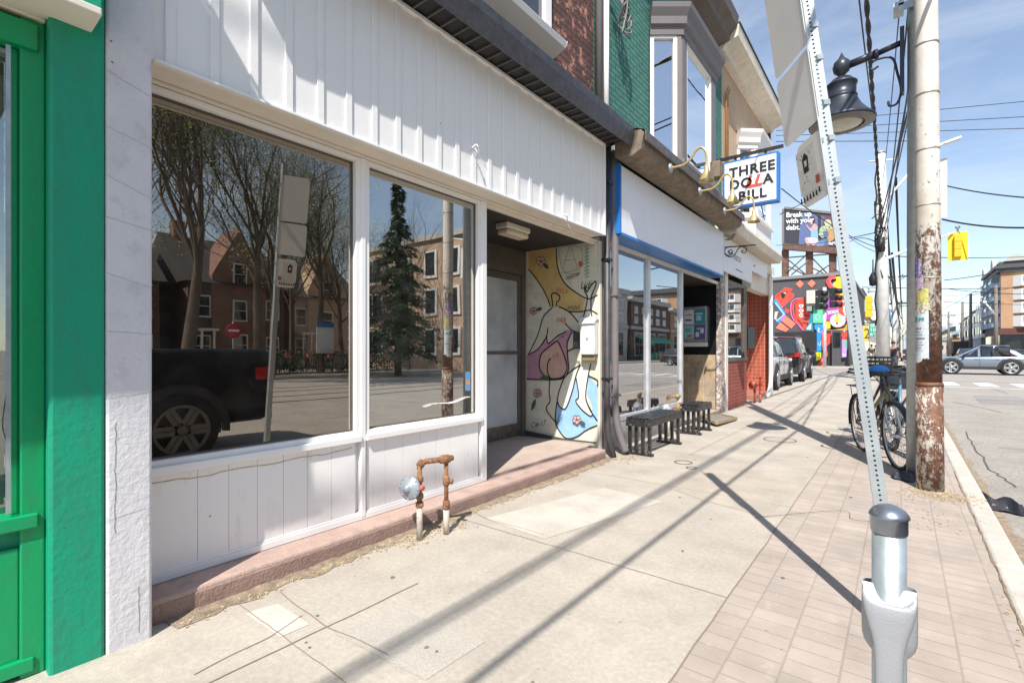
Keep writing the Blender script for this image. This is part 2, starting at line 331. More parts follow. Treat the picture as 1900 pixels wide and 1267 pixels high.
sheet('opposite_sidewalk', 17, 21.5, -60, 28.5, 0, M_conc, thick=.12)
mb = MB()
mb.box(17, 21.5, 43, 500, -.12, 0); mb.build('opposite_far_sidewalk', M_conc, kind='structure')
# streetcar rails
mb = MB()
for x in (7.0, 8.5, 10.2, 11.7): mb.add([(x, -60, -.113), (x+.12, -60, -.113), (x+.12, 700, -.113), (x, 700, -.113)], [(0, 1, 2, 3)])
mb.build('streetcar_track', mat('rail', (.10, .095, .09), .4, metal=.5), kind='structure')
# worn gutter strip, crosswalk bars, patches
mb = MB()
for i in range(9):
    x = 1.25+i*1.1; mb.add([(x, 25.6, -.114), (x+.55, 25.6, -.114), (x+.55, 28.4, -.114), (x, 28.4, -.114)], [(0, 1, 2, 3)])
mb.build('crosswalk', mat('road_paint', (.66, .65, .62), .8, var=.1, scale=4, col2=(.4, .38, .34), thr=(.6, .75)), kind='structure')
mb = MB(); mb.add([(.9, 44.2, -.108), (12, 44.2, -.108), (12, 44.7, -.108), (.9, 44.7, -.108)], [(0, 1, 2, 3)])
mb.add([(.6, 24.4, -.1135), (9, 24.4, -.1135), (9, 24.75, -.1135), (.6, 24.75, -.1135)], [(0, 1, 2, 3)])
mb.build('stop_line', M((.62, .6, .56), scale=3, var=.2), kind='structure')
# sidewalk joints and cracks
jm = MB(); up = (0, 0, 1)
def wob(a, b, n, amp):
    a = Vector(a); b = Vector(b); out = []
    for i in range(n+1): p = a.lerp(b, i/n); out.append(p+Vector((rnd(-amp, amp), rnd(-amp, amp), 0)))
    return out
def gpath(pts, z=.003): return [Vector((gz(*p).x, gz(*p).y, z)) for p in pts]
for y in (1.06, 2.62, 4.45, 5.95, 7.5, 9.1, 10.7, 12.3, 13.9, 15.5, 17.2, 19, 21, 23, 25, 27):
    jm.ribbon(wob((-2.66, y, .003), (XB, y, .003), 30, .003), .0045, up)
for x in (-1.98,):
    jm.ribbon(wob((x, 5.9, .0035), (x+.02, 28, .0035), 60, .003), .0045, up)
jm.ribbon(wob((-2.06, -4, .0035), (-2.03, 1.75, .0035), 40, .004), .007, up)
jm.ribbon(wob((XB, -10, .004), (XB, 28, .004), 160, .004), .007, up)
jm.ribbon(smoothpath(gpath([(520, 1098), (545, 1120), (575, 1140), (610, 1165), (660, 1185), (720, 1215)]), 5), .006, up)
jm.ribbon(smoothpath(gpath([(560, 1142), (500, 1182), (430, 1215), (360, 1252)]), 5), .006, up)
jm.ribbon(smoothpath(gpath([(870, 945), (905, 963), (960, 978), (1010, 992)]), 5), .005, up)
jm.build('sidewalk_joint', M_joint, kind='structure')
mb = MB()
for i in range(34):      # chewing gum and stains
    x = rnd(-2.5, .3); y = 1+rnd(0, 1)**2*14; r = rnd(.006, .013); n = 9
    mb.poly([(x+r*math.cos(2*math.pi*k/n)*rnd(.8, 1.2), y+r*math.sin(2*math.pi*k/n)*rnd(.8, 1.2), .0045) for k in range(n)])
mb.build('gum_spot', mat('gum', (.19, .17, .155), .9), kind='structure')
mb = MB()
for (u, v, r) in ((1447, 816, .2), (1268, 858, .09), (1283, 868, .05), (1420, 787, .0)):
    if r:
        c = gz(u, v); c.z = .0048; n = 24
        mb.ribbon([c+Vector((r*math.cos(2*math.pi*k/n), r*math.sin(2*math.pi*k/n), 0)) for k in range(n)], .016, up, closed=True)
mb.build('valve_cover', mat('valve', (.16, .12, .10), .7), kind='structure')
mb = MB()
for (a, b) in (((1790, 800), (1835, 870)), ((1770, 745), (1860, 765)), ((1835, 870), (1890, 905)), ((1800, 705), (1870, 730))):
    p, q = gz(*a, -.1155), gz(*b, -.1155); mb.ribbon(wob(p, q, 12, .03), .018, (0, 0, 1))
for k in range(26):
    y = 3+k*1.1; x = rnd(1.2, 9); mb.ribbon(wob((x, y, -.1156), (x+rnd(-2, 2), y+rnd(-.6, 1.5), -.1156), 14, .05), .014, (0, 0, 1))
mb.build('road_crack', mat('tar', (.10, .09, .085), .7), kind='structure')
mb = MB()
for (x, y, a, b) in ((2.2, 9.5, 1.5, 2.4), (4.5, 14, 2.2, 3.2), (1.6, 17.5, 1.2, 3.0), (6, 20, 2.0, 3.5)): mb.poly([(x, y, -.1162), (x+a, y+.1, -.1162), (x+a-.1, y+b, -.1162), (x+.1, y+b-.2, -.1162)])
mb.build('road_patch', mat('newer_asphalt', (.25, .235, .215), .95, var=.2, fine=.3, scale=1), kind='structure')
# debris: dirt strip at the step foot plus scattered grit, straw at the rusty pole, gutter dirt
M_dirt = mat('dirt', (.30, .235, .165), .98, var=.4, scale=18, bump=1., bscale=120, fine=.4)
M_dirt2 = mat('straw', (.45, .35, .22), .95, var=.45, scale=30)
def dirtpatch(name, spine, w):
    mb = MB(); rows = []
    for i, p in enumerate(spine):
        p = Vector(p); d = (Vector(spine[min(i+1, len(spine)-1)])-Vector(spine[max(i-1, 0)])).normalized(); s = Vector((d.y, -d.x, 0)); ww = w*rnd(.55, 1.35)
        rows.append([p-s*ww*.5+V(0, 0, .003), p-s*ww*.1+V(0, 0, rnd(.006, .016)), p+s*ww*.5+V(0, 0, .0035)])
    mb.grid(rows); return mb.build(name, M_dirt, kind='structure')
for nm_, pts, c_ in (('tan_patch', [(1255, 872), (1375, 868), (1500, 885), (1425, 960), (1330, 935), (1235, 905)], (.42, .365, .30)), ('pale_patch', [(455, 1138), (515, 1120), (575, 1158), (520, 1182)], (.54, .50, .44)), ('pale_patch', [(900, 962), (1120, 905), (1230, 930), (1010, 1000)], (.49, .45, .39)), ('grey_patch', [(620, 1175), (740, 1130), (900, 1190), (790, 1262)], (.42, .385, .335))):
    mb = MB(); mb.poly([Vector((p.x, p.y, .0022)) for p in [gz(*q) for q in pts]]); mb.build(nm_, mat(nm_, c_, .92, var=.14, scale=3, fine=.14, bump=.3, bscale=150), kind='structure')
dirtpatch('dirt_strip', [(-2.645+rnd(-.01, .012), .78+i*.06, 0) for i in range(74)], .17)
dirtpatch('roadside_dirt', [(.60+rnd(-.01, .02), .9+i*.12, -.12) for i in range(150)], .13)
dirtpatch('kerb_dirt', [(.428+rnd(-.004, .004), .6+i*.09, -.001) for i in range(70)], .014)
def scatter(name, regions, mt, kinds='chip'):
    mb = MB()
    for (cx, cy, sx, sy, n, z, s0, s1) in regions:
        for i in range(n):
            x = cx+random.gauss(0, sx); y = cy+rnd(-sy, sy) if sy > sx*3 else cy+random.gauss(0, sy)
            L = rnd(s0, s1); a = rnd(0, 3.14); t = rnd(.15, .5)
            mb.obox((x, y, z+L*.10), (L*.5*math.cos(a), L*.5*math.sin(a), rnd(-.1, .2)*L), (-L*.5*t*math.sin(a), L*.5*t*math.cos(a), 0), (0, 0, L*.09))
    o = mb.build(name, mt); o['kind'] = 'stuff'; tag(o, 'dry leaf litter and grit lying along the step foot, kerb and pole bases', 'litter'); return o
scatter('leaf_litter', [(-2.585, 2.9, .03, 2.1, 750, .004, .004, .02), (-2.52, 2.3, .06, .3, 260, .004, .004, .022), (.26, 5.62, .13, .12, 700, .003, .005, .022), (.16, 4.9, .12, .25, 90, .003, .005, .02),
                        (.62, 5, .04, 4, 500, -.118, .005, .022), (-.9, 4, .9, 5, 160, .002, .005, .014), (.4, 2.4, .02, 1.2, 80, .003, .006, .02), (-2.45, 5.25, .08, .15, 90, .003, .008, .03)], M_dirt2)
mb = MB(); mb.tube(smoothpath([gz(1400, 962)+V(0, 0, .01), gz(1560, 950)+V(0, 0, .015), gz(1580, 965)+V(0, 0, .01), gz(1618, 972)+V(0, 0, .02)], 6), .0016, 5)
tag(mb.build('twig', M_bark), 'thin dry twig lying on the pink pavers beside the ring post', 'twig')
# ================================================================ GREEN SHOP (left edge)
g = thing('green_shop', 'bright green painted shopfront at the left edge with pale stucco pier', 'building', (-2.6, .2, 0))
XP = -2.56
mb = MB(); mb.box(-2.95, XP, .372, .542, -.05, 3.6); mb.build('green_pier', M_green, g, bevel=.012)
mb = MB(); mb.box(-3.3, XP, .544, .705, -.05, 3.9); mb.build('stucco_pier', M_stucco, g, bevel=.012)
M_crk = mat('crack', (.20, .19, .20), .9)
for (z, dz) in ((2.40, -.05), (2.17, -.04), (1.97, -.06), (1.80, -.03), (1.57, -.05), (1.33, -.01), (.55, .02), (1.05, .02)):
    mb = MB(); mb.ribbon([V(XP+.0012, .546+.157*k/9, z+dz*k/9+rnd(-.002, .002)) for k in range(10)], .0012, (1, 0, 0)); mb.build('crack', M_crk, g)
mb = MB(); mb.ribbon([V(XP+.0014, .575+rnd(-.004, .004), .95-i*.02) for i in range(24)], .0022, (1, 0, 0)); mb.build('crack', M_crk, g)
mb = MB(); mb.ribbon([V(XP+.0014, .655+rnd(-.003, .003), .24-i*.02) for i in range(11)], .002, (1, 0, 0)); mb.build('crack', M_crk, g)
for (u, v) in ((206, 77), (208, 116)): mb = MB(); mb.lathe(gx(u, v, XP), [(.004, -.002), (.004, .002)], (1, 0, 0), 8); mb.build('bolt_hole', M_crk, g)
M_chip = mat('bare_cement', (.42, .40, .37), .95, var=.2); mb = MB(); rs = random.Random(4)
mb = MB(); mb.box(-2.78, -2.66, -2.0, .372, .0, .60); mb.build('lower_panel', M_green, g, bevel=.004)
mb = MB(); mb.box(-2.655, -2.63, -2.0, .30, .07, .50); mb.build('panel_inset', M_greengl, g, bevel=.006)
f = MB(); f.box(-2.78, -2.60, -2.0, .35, .57, .625); f.box(-2.78, -2.62, .30, .371, .0, 2.52); f.box(-2.78, -2.60, -2.0, .35, 2.40, 2.50); f.box(-2.70, -2.645, .275, .30, .625, 2.40)
f.box(-2.69, -2.61, -2.0, .34, .02, .075)
f = f.build('window_frame', M_greengl, g, bevel=.006)
mb = MB(); mb.box(-2.712, -2.705, -2.0, .30, .62, 2.41); mb.build('window_glass', M_glassC, g)
mb = MB(); mb.box(-2.62, -2.612, .262, .275, .64, 2.39); mb.box(-2.705, -2.66, -2.0, .29, 2.375, 2.392); mb.build('window_bead', M_galv, g)
mb = MB(); mb.box(-4.6, -2.60, -2.1, .37, 2.52, 2.56); mb.box(-2.60, -2.06, -2.1, -.02, 2.53, 2.56); mb.box(-2.60, -2.40, -.02, .50, 2.53, 2.56); mb.build('soffit', M_cream, g, bevel=.005)
mb = MB(); mb.box(-3.0, -2.10, -2.1, -.02, 2.565, 3.1); mb.box(-3.0, -2.42, -.02, .50, 2.565, 3.5); mb.build('sign_fascia', M_green, g)
mb = MB(); mb.box(-6.4, -2.95, -2.5, .37, 2.57, 9); mb.build('upper_wall', M_brick, g)
# interior things behind glass
mb = MB(); mb.box(-3.4, -2.80, -2.0, .36, .05, .62); mb.build('display_ledge', M_black, g)
mb = MB()
for i in range(58): mb.box(-3.03, -3.02, -1.9, .255, .95+i*.0255, .95+i*.0255+.021)
mb.build('blind', mat('blind', (.48, .43, .31), .8, var=.05), g)
mb = MB(); mb.prism([gx(0, 45, -2.76), gx(32, 60, -2.76), gx(32, 118, -2.76), gx(14, 125, -2.76), gx(8, 140, -2.76), gx(-30, 133, -2.76)], (-.004, 0, 0)); mb.build('paper_blind', mat('brownpaper', (.62, .50, .30), .8, var=.1, scale=9), g)
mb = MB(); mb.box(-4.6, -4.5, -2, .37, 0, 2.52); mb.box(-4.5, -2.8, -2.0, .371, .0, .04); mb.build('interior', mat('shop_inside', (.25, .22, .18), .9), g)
t = thing('wicker_chair', 'light wooden chair back seen through the green shop window', 'chair', (-2.98, .10, .62))
mb = MB(); mb.tube(smoothpath([(-2.95, .05, .72), (-2.95, .04, .95), (-2.95, .12, 1.08), (-2.95, .24, 1.0), (-2.95, .26, .72)], 6), .012, 8); mb.build('backrest', M((.6, .55, .45)), t)
mb = MB(); mb.box(-3.3, -2.9, 0, .26, .70, .73); mb.build('seat', M((.5, .38, .22)), t, bevel=.005)
mb = MB()
for (x, y) in ((-3.28, .02), (-3.28, .24), (-2.93, .02), (-2.93, .24)): mb.box(x, x+.03, y-.012, y+.012, .62, .70)
mb.build('leg', M((.5, .38, .22)), t)
mb = MB(); mb.tube(smoothpath([gx(30, 330, -2.75), gx(28, 480, -2.75), gx(30, 600, -2.75), gx(18, 700, -2.75), gx(5, 790, -2.75), gx(25, 840, -2.75)], 6), .0022, 5)
tag(mb.build('white_cable', K_white), 'thin white cable hanging down inside the green shop window', 'cable')
# unseen oval added above green shop fascia to cast the rounded shadow
t = thing('oval_shadow_caster', 'unseen green oval on a bracket above the green shop fascia, added to cast a rounded shadow', 'sign', (-2.25, .15, 3.9))
mb = MB(); mb.lathe((-2.30, .15, 3.86), [(.0, -.01), (.15, -.01), (.15, .01), (.0, .01)], (.3, -1, 0), 30); mb.build('sign_panel', M_green, t)
mb = MB(); mb.tube([(-2.95, .15, 4.05), (-2.1, .15, 4.05)], .012); mb.build('bracket', M_black, t)
# ================================================================ WHITE SHOP
XF = -2.85; XS = -2.66; XBt = -2.66
ws = thing('white_shop', 'white shopfront with two large windows, boarded fascia and painted entry alcove', 'building', (XF, .7, 0))
mb = MB(); mb.box(XF-.3, XS, .72, 5.10, -.05, .112); st = mb.build('step', [M_pinkstep], ws, bevel=.014)
mb = MB(); mb.box(-4.05, XF-.06, 3.228, 5.22, .1125, .116); mb.box(-4.05, XF-.302, 3.17, 5.3, -.05, .1124); mb.build('alcove_floor', mat('alcove_floor', (.46, .36, .30), .85, var=.12, scale=5, bump=.4, bscale=90, fine=.12), ws)
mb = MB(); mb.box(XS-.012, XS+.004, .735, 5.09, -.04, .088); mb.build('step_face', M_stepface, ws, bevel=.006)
# lower panels (vertical boards with real gaps)
mb = MB(); edges = [.70, 1.09, 1.165, 1.265, 1.365, 1.475, 1.58, 1.68, 1.79, 1.915]
eb = [.70, .98, 1.13, 1.28, 1.43, 1.58, 1.74, 1.915]
for a_, b_ in zip(eb[:-1], eb[1:]): mb.box(XF-.03, XF, a_+.0011, b_-.0011, .15, .638)
eb = [2.005, 2.16, 2.32, 2.48, 2.64, 2.80, 2.96, 3.13]
for a_, b_ in zip(eb[:-1], eb[1:]): mb.box(XF-.03, XF-.004, a_+.0011, b_-.0011, .15, .638)
mb.box(XF-.06, XF-.031, .70, 3.2, .13, .66)
mb.build('lower_board', M_lowpanel, ws)
mb = MB(); mb.ribbon([V(XF+.0012, .74+i*.05, .600+.006*math.sin(i*.9)+rnd(-.003, .003)) for i in range(24)], .006, (1, 0, 0))
mb.build('stain_line', mat('rust_stain', (.50, .38, .25), .8, var=.3, scale=30), ws)
mb = MB(); mb.box(XF-.02, XF+.012, .70, 3.22, .114, .152); mb.box(XF-.02, XF+.006, .70, 3.22, .152, .165); mb.build('base_trim', M_white, ws, bevel=.003)
# window frames
def shopwin(y0, y1, label, gm=None):
    w_ = MB(); z0, z1 = .68, 2.542; fw = .038
    w_.box(XF-.05, XF+.006, y0, y0+fw, z0, z1); w_.box(XF-.05, XF+.006, y1-fw, y1, z0, z1); w_.box(XF-.05, XF+.005, y0+fw, y1-fw, z0, z0+fw*.8); w_.box(XF-.05, XF+.005, y0+fw, y1-fw, z1-fw*.8, z1)
    wo = w_.build('window', M_white, ws, bevel=.004, label=label)
    b_ = MB(); q = .010
    b_.box(XF-.046, XF-.030, y0+fw, y0+fw+q, z0+.03, z1-.03); b_.box(XF-.046, XF-.030, y1-fw-q, y1-fw, z0+.03, z1-.03); b_.box(XF-.046, XF-.030, y0+fw+q, y1-fw-q, z0+.030, z0+.030+q); b_.box(XF-.046, XF-.030, y0+fw+q, y1-fw-q, z1-.03-q, z1-.03)
    b_.build('gasket', M_brown, wo)
    g_ = MB(); g_.box(XF-.044, XF-.038, y0+fw-.004, y1-fw+.004, z0+.025, z1-.025); g_.build('glass', gm or M_glassA, wo)
    return wo
w1 = shopwin(.68, 1.955, 'left window, dark tinted', glass('shop_glass_tinted', (.30, .27, .23), .42, rcol=(.80, .74, .66), dust=.015)); w2 = shopwin(1.985, 3.165, 'right window')
mb = MB(); mb.box(XF-.06, XF+.015, 1.952, 1.988, .13, 2.543); mb.box(XF-.06, XF+.014, 3.162, 3.226, .116, 2.543); mb.build('mullion', M_white, ws, bevel=.004)
mb = MB(); mb.box(XF-.06, XF+.030, .68, 1.95, .640, .682); mb.box(XF-.06, XF+.030, 1.99, 3.16, .640, .682); mb.build('sill', M_white, ws, bevel=.005)
mb = MB(); mb.box(XF-.06, XF+.02, .68, 5.22, 2.545, 2.562); mb.box(XF-.05, XF-.01, 3.23, 5.22, 2.515, 2.544); mb.build('header', M_cream, ws, bevel=.003)
mb = MB(); mb.box(XF-.05, XBt, .74, 5.05, 2.564, 2.572); mb.build('fascia_soffit', M_cream, ws)
mb = MB(); mb.box(XF-.1, XBt-.012, .735, 5.045, 2.573, 3.62); mb.build('fascia', M_batten, ws)
mb = MB(); ys = []
for (u, v) in ((602, 200), (653, 230), (701, 265), (744, 285), (784, 305), (820, 320)): ys.append(gx(u, v, XBt).y)
sp = (ys[-1]-ys[0])/5; y = ys[0]
while y > .78: y -= sp
y += sp
while y < 5.0:
    mb.box(XBt-.012, XBt-.001, y-.042, y, 2.575, 3.585); y += sp
mb.build('batten', M_batten, ws, bevel=.002)
mb = MB(); mb.box(XBt-.02, XBt+.014, .735, 5.05, 2.560, 2.574); mb.box(XBt-.02, XBt+.014, .735, 5.05, 3.587, 3.612); mb.box(XBt-.02, XBt+.013, 5.046, 5.072, 2.562, 3.61); mb.box(XBt-.02, XBt+.013, .715, .734, 2.562, 3.61); mb.build('fascia_trim', M_white, ws, bevel=.002)
# roof soffit, ribs, gutter, pent roof
XG = -2.39
mb = MB(); mb.box(XF-.3, XG-.03, .85, 5.15, 3.625, 3.64); mb.build('eave_soffit', M_soffit, ws)
mb = MB(); y = .95
M_rib = mat('soffit_rib', (.10, .095, .095), .5)
while y < 5.1: mb = MB(); mb.box(XBt+.02, XG-.046, y, y+.012, 3.610, 3.626); mb.build('soffit_rib', M_rib, ws); y += .128
mb = MB(); mb.prism([(XG-.045, .85, 3.575), (XG-.02, .85, 3.565), (XG+.0, .85, 3.635), (XG+.018, .85, 3.70), (XG+.022, .85, 3.775), (XG+.012, .85, 3.78), (XG-.045, .85, 3.72)], (0, 4.38, 0)); mb.build('gutter', M_gutter, ws)
mb = MB(); mb.add([(XG+.01, .85, 3.782), (XG+.01, 5.2, 3.782), (-3.0, 5.2, 3.98), (-3.0, .85, 3.98)], [(0, 1, 2, 3)]); mb.build('pent_roof', M_soffit, ws)
# alcove
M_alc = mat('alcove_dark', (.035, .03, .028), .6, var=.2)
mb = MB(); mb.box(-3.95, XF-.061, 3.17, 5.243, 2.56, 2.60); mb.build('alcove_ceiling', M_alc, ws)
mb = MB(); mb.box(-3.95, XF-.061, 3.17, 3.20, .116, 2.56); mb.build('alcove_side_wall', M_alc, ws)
mb = MB(); mb.box(-4.0, XF+.005, 5.246, 5.30, .0, 2.60); mb.build('alcove_end_wall', mat('plaster', (.60, .56, .46), .8, var=.08, scale=6), ws)
mb = MB(); mb.box(XF+.006, XF+.03, 5.252, 5.30, 0, 2.56); mb.build('corner_trim', M_cream, ws, bevel=.003)
# door
d = MB(); XD = -3.92
for (a_, b_, c_, e_) in ((3.22, 3.27, .116, 2.56), (5.16, 5.243, .116, 2.56), (3.27, 5.16, 2.33, 2.56), (4.12, 4.20, .116, 2.33), (4.20, 5.16, 2.24, 2.33)): d.box(XD-.06, XD, a_, b_, c_, e_)
d.build('door_frame', M_brown, ws, bevel=.004)
d = MB()
for (a_, b_, c_, e_) in ((4.21, 4.27, .13, 2.23), (5.09, 5.15, .13, 2.23), (4.27, 5.09, .13, .23), (4.27, 5.09, 2.15, 2.23)): d.box(XD-.045, XD-.012, a_, b_, c_, e_)
d.box(XD-.045, XD-.014, 4.27, 5.09, 1.20, 1.24)
do = d.build('door', M_brown, ws, bevel=.003)
mb = MB(); mb.box(XD-.034, XD-.028, 4.26, 5.10, .22, 2.16); mb.build('glass', M_frost, do)
mb = MB(); mb.box(XD-.01, XD+.04, 4.295, 4.325, .95, 1.35); mb.build('handle', M_brass, do, bevel=.006)
mb = MB(); mb.box(XD-.012, XD-.008, 4.285, 4.335, 1.42, 1.50); mb.lathe((XD-.008, 4.31, 1.46), [(.018, 0), (.018, .012), (0, .014)], (1, 0, 0), 14); mb.build('lock', M_galv, do)
mb = MB(); mb.box(XD-.012, XD-.0085, 4.28, 5.08, .14, .30); mb.build('kick_plate', mat('kick', (.14, .12, .10), .4, metal=.5, var=.4, scale=14), do)
mb = MB(); mb.box(XD-.03, XD-.024, 3.27, 4.12, .12, 2.33); mb.build('side_light', M_frost, ws)
mb = MB(); mb.box(XD-.026, XD-.0222, 4.30, 4.36, 1.42, 1.52); mb.build('door_sticker', K_white, ws)
# upper wall and window
mb = MB(); mb.box(-3.4, -2.95, .3, 5.32, 3.75, 10); mb.build('upper_wall', M_brick, ws)
w_ = MB(); w_.box(-2.96, -2.90, 3.0, 4.34, 4.50, 4.56); w_.box(-2.96, -2.90, 4.22, 4.34, 4.56, 6.4); w_.box(-2.96, -2.92, 3.0, 3.12, 4.56, 6.4); w_.box(-2.96, -2.92, 3.0, 4.3, 6.4, 6.5); w_.box(-2.96, -2.92, 3.62, 3.70, 4.56, 6.4)
wo = w_.build('upper_window', M_white, ws, bevel=.006)
mb = MB(); mb.box(-2.97, -2.955+.01, 3.1, 4.24, 4.56, 6.4); mb.build('glass', M_dkglass, wo)
mb = MB(); mb.prism([(-2.955, 2.9, 4.38), (-2.78, 2.9, 4.44), (-2.76, 2.9, 4.50), (-2.955, 2.9, 4.53)], (0, 1.52, 0)); mb.build('sill', M_white, wo, bevel=.004)
# interior
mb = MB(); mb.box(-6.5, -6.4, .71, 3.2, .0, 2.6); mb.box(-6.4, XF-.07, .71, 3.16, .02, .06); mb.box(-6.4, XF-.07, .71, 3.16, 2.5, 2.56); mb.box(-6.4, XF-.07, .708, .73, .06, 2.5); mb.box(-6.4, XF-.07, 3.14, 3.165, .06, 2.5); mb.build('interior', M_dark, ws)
mb = MB(); mb.box(-3.45, XF-.07, .74, 3.13, .655, .735); mb.build('window_ledge', mat('ledge', (.42, .41, .40), .8), ws)
mb = MB(); mb.box(-3.0, -2.99, 2.06, 3.12, .70, 2.46) if False else None
# roller strip line across both panes
mb = MB(); mb.tube([(-2.93, .72, 2.335), (-2.93, 3.12, 2.335)], .004, 5); tag(mb.build('curtain_rod', K_white), 'thin white rod across the top of both white shop windows', 'rod')
# --- mural on the alcove end wall (painted shapes, 0.5 mm layers)
YM = 5.243; K = [0]
mur = MB(); mmats = []
def cidx(col, rough=.55):
    mm = mat('mural_paint', col, .7, var=.10, scale=7, col2=[c*.80 for c in col], thr=(.54, .72), bump=.25, bscale=45, fine=.06); mmats.append(mm); return len(mmats)-1
C_cream = cidx((.74, .70, .56)); C_yel = cidx((.68, .48, .19)); C_pink = cidx((.52, .28, .35)); C_blue = cidx((.32, .54, .80)); C_blk = cidx((.012, .012, .012)); C_flo = cidx((.72, .42, .40)); C_leaf = cidx((.05, .13, .06))
C_grn = cidx((.10, .35, .24)); C_skin = cidx((.70, .64, .50)); C_peach = cidx((.66, .42, .33)); C_leg = cidx((.82, .79, .68)); C_redt = cidx((.55, .13, .10)); C_dk = cidx((.06, .06, .06))
def mz(p): return 950+p[0]/3.09, 430+p[1]/3.09
def mpt(p):
    u, v = mz(p); q = gy(u, v, YM); return Vector((max(-3.90, min(XF+.004, q.x)), YM, max(.118, min(2.555, q.z))))
def mpoly(pts, c, smooth=0):
    P = [mpt(p) for p in pts]
    if smooth: P = smoothpath(P, smooth, True)
    K[0] += 1; off = Vector((0, -.0004*K[0], 0)); mur.poly([p+off for p in P], c)
def mline(pts, c=None, w=.015, n=6, closed=False):
    P = smoothpath([mpt(p) for p in pts], n, closed); K[0] += 1; off = Vector((0, -.0004*K[0], 0)); mur.ribbon([p+off for p in P], w, (0, -1, 0), C_blk if c is None else c, closed)
mur.box(-3.90, XF+.004, YM, YM+.003, .118, 2.56, C_cream)
mpoly([(94, 100), (256, 84), (262, 200), (300, 300), (420, 390), (400, 460), (330, 455), (260, 430), (225, 435), (170, 320), (94, 215)], C_yel)
mpoly([(86, 705), (120, 680), (200, 600), (210, 640), (300, 570), (320, 560), (400, 585), (345, 580), (320, 640), (320, 760), (300, 840), (86, 845)], C_pink)
mpoly([(260, 970), (305, 1015), (370, 840), (380, 940), (400, 1010), (455, 1055), (460, 1000), (430, 930), (440, 830), (515, 885), (515, 1100), (450, 1120), (400, 1160), (330, 1185), (270, 1140), (250, 1060)], C_blue)
mpoly([(230, 440), (180, 500), (150, 600), (95, 705), (150, 670), (200, 590), (210, 640), (300, 580), (305, 530), (395, 580), (395, 520), (330, 460), (270, 430)], C_skin, 3)
mpoly([(262, 630), (285, 670), (310, 740), (318, 790), (290, 835), (240, 845), (185, 835), (160, 780), (165, 710), (200, 670), (240, 640)], C_peach, 3)
mpoly([(395, 760), (340, 800), (300, 850), (262, 970), (305, 1015), (345, 920), (370, 820)], C_leg, 2); mpoly([(398, 760), (370, 840), (385, 940), (368, 970), (400, 1015), (445, 1052), (462, 1040), (425, 950), (440, 820), (455, 755)], C_leg, 2)
mpoly([(395, 540), (420, 460), (435, 380), (420, 340), (420, 310), (432, 345), (455, 310), (480, 285), (482, 310), (458, 370), (455, 430), (460, 480), (470, 510)], C_leg, 2)
mline([(94, 215), (140, 270), (190, 350), (222, 430)]); mline([(256, 84), (262, 200), (300, 290), (370, 350), (440, 385), (515, 360)])
mline([(232, 435), (180, 490), (150, 590), (95, 705)]); mline([(95, 705), (150, 672), (195, 610), (208, 550)]); mline([(200, 595), (210, 640), (265, 595), (300, 580), (310, 570)])
mline([(235, 430), (232, 395), (228, 360), (250, 352), (275, 372), (268, 398), (258, 402), (256, 430)]); mline([(270, 430), (330, 460), (390, 530)]); mline([(305, 525), (345, 565), (395, 582)])
mline([(330, 458), (400, 458), (450, 450), (515, 470)]); mline([(345, 575), (318, 640), (322, 720), (325, 790), (300, 835), (240, 848), (86, 845)])
mline([(262, 630), (285, 670), (312, 745), (316, 790), (290, 832), (245, 842), (195, 832), (160, 780), (168, 705), (205, 668), (240, 640)], closed=True); mline([(222, 842), (205, 800), (208, 750), (225, 725)])
mline([(218, 850), (215, 920), (220, 970), (198, 1010), (225, 1060), (260, 1095)]); mline([(395, 760), (340, 800), (295, 850), (262, 970), (305, 1015), (345, 920), (370, 820), (395, 760)])
mline([(260, 975), (250, 1060), (262, 1120), (310, 1180), (370, 1175), (430, 1135), (515, 1110)]); mline([(370, 840), (385, 940), (368, 970), (400, 1015), (445, 1052), (462, 1040), (425, 950), (440, 820), (455, 755)])
mline([(440, 825), (490, 850), (517, 885)]); mline([(425, 960), (450, 1020), (515, 1085)]); mline([(395, 540), (420, 460), (435, 380), (420, 340), (420, 310), (432, 345), (455, 310), (480, 285), (482, 310), (458, 370), (455, 430), (460, 480), (470, 510)])
mline([(320, 685), (355, 670), (395, 660)])
for (x, y, s, lx, ly) in ((168, 170, 26, 35, 32), (128, 455, 20, 38, -12), (152, 925, 22, -25, 75), (378, 1075, 24, 38, 22)):
    for k in range(5):
        an = k*1.257+.3; cx = x+s*.6*math.cos(an); cy = y+s*.6*math.sin(an); r = s*.48; pp = [(cx+r*math.cos(t*.785), cy+r*math.sin(t*.785)) for t in range(8)]
        mpoly(pp, C_flo, 2); mline(pp, w=.007, n=2, closed=True)
    L = math.hypot(lx, ly); nx, ny = -ly/L*9, lx/L*9; a0 = (x+lx*.45, y+ly*.45); a1 = (x+lx*1.3, y+ly*1.3); mid = ((a0[0]+a1[0])/2, (a0[1]+a1[1])/2)
    pp = [a0, (mid[0]+nx, mid[1]+ny), a1, (mid[0]-nx, mid[1]-ny)]; mpoly(pp, C_leaf, 3); mline(pp, w=.006, n=3, closed=True)
mpoly([(165, 845), (185, 825), (220, 828), (210, 845), (190, 850)], C_leaf, 2)
for k in range(5): mline([(262+k*7+7*math.cos(t*.9), 1103-k*12+8*math.sin(t*.9)) for t in range(7)], w=.006, n=2, closed=True)
mpoly([(402+14*math.cos(t*.7), 187+17*math.sin(t*.7)) for t in range(9)], C_redt)
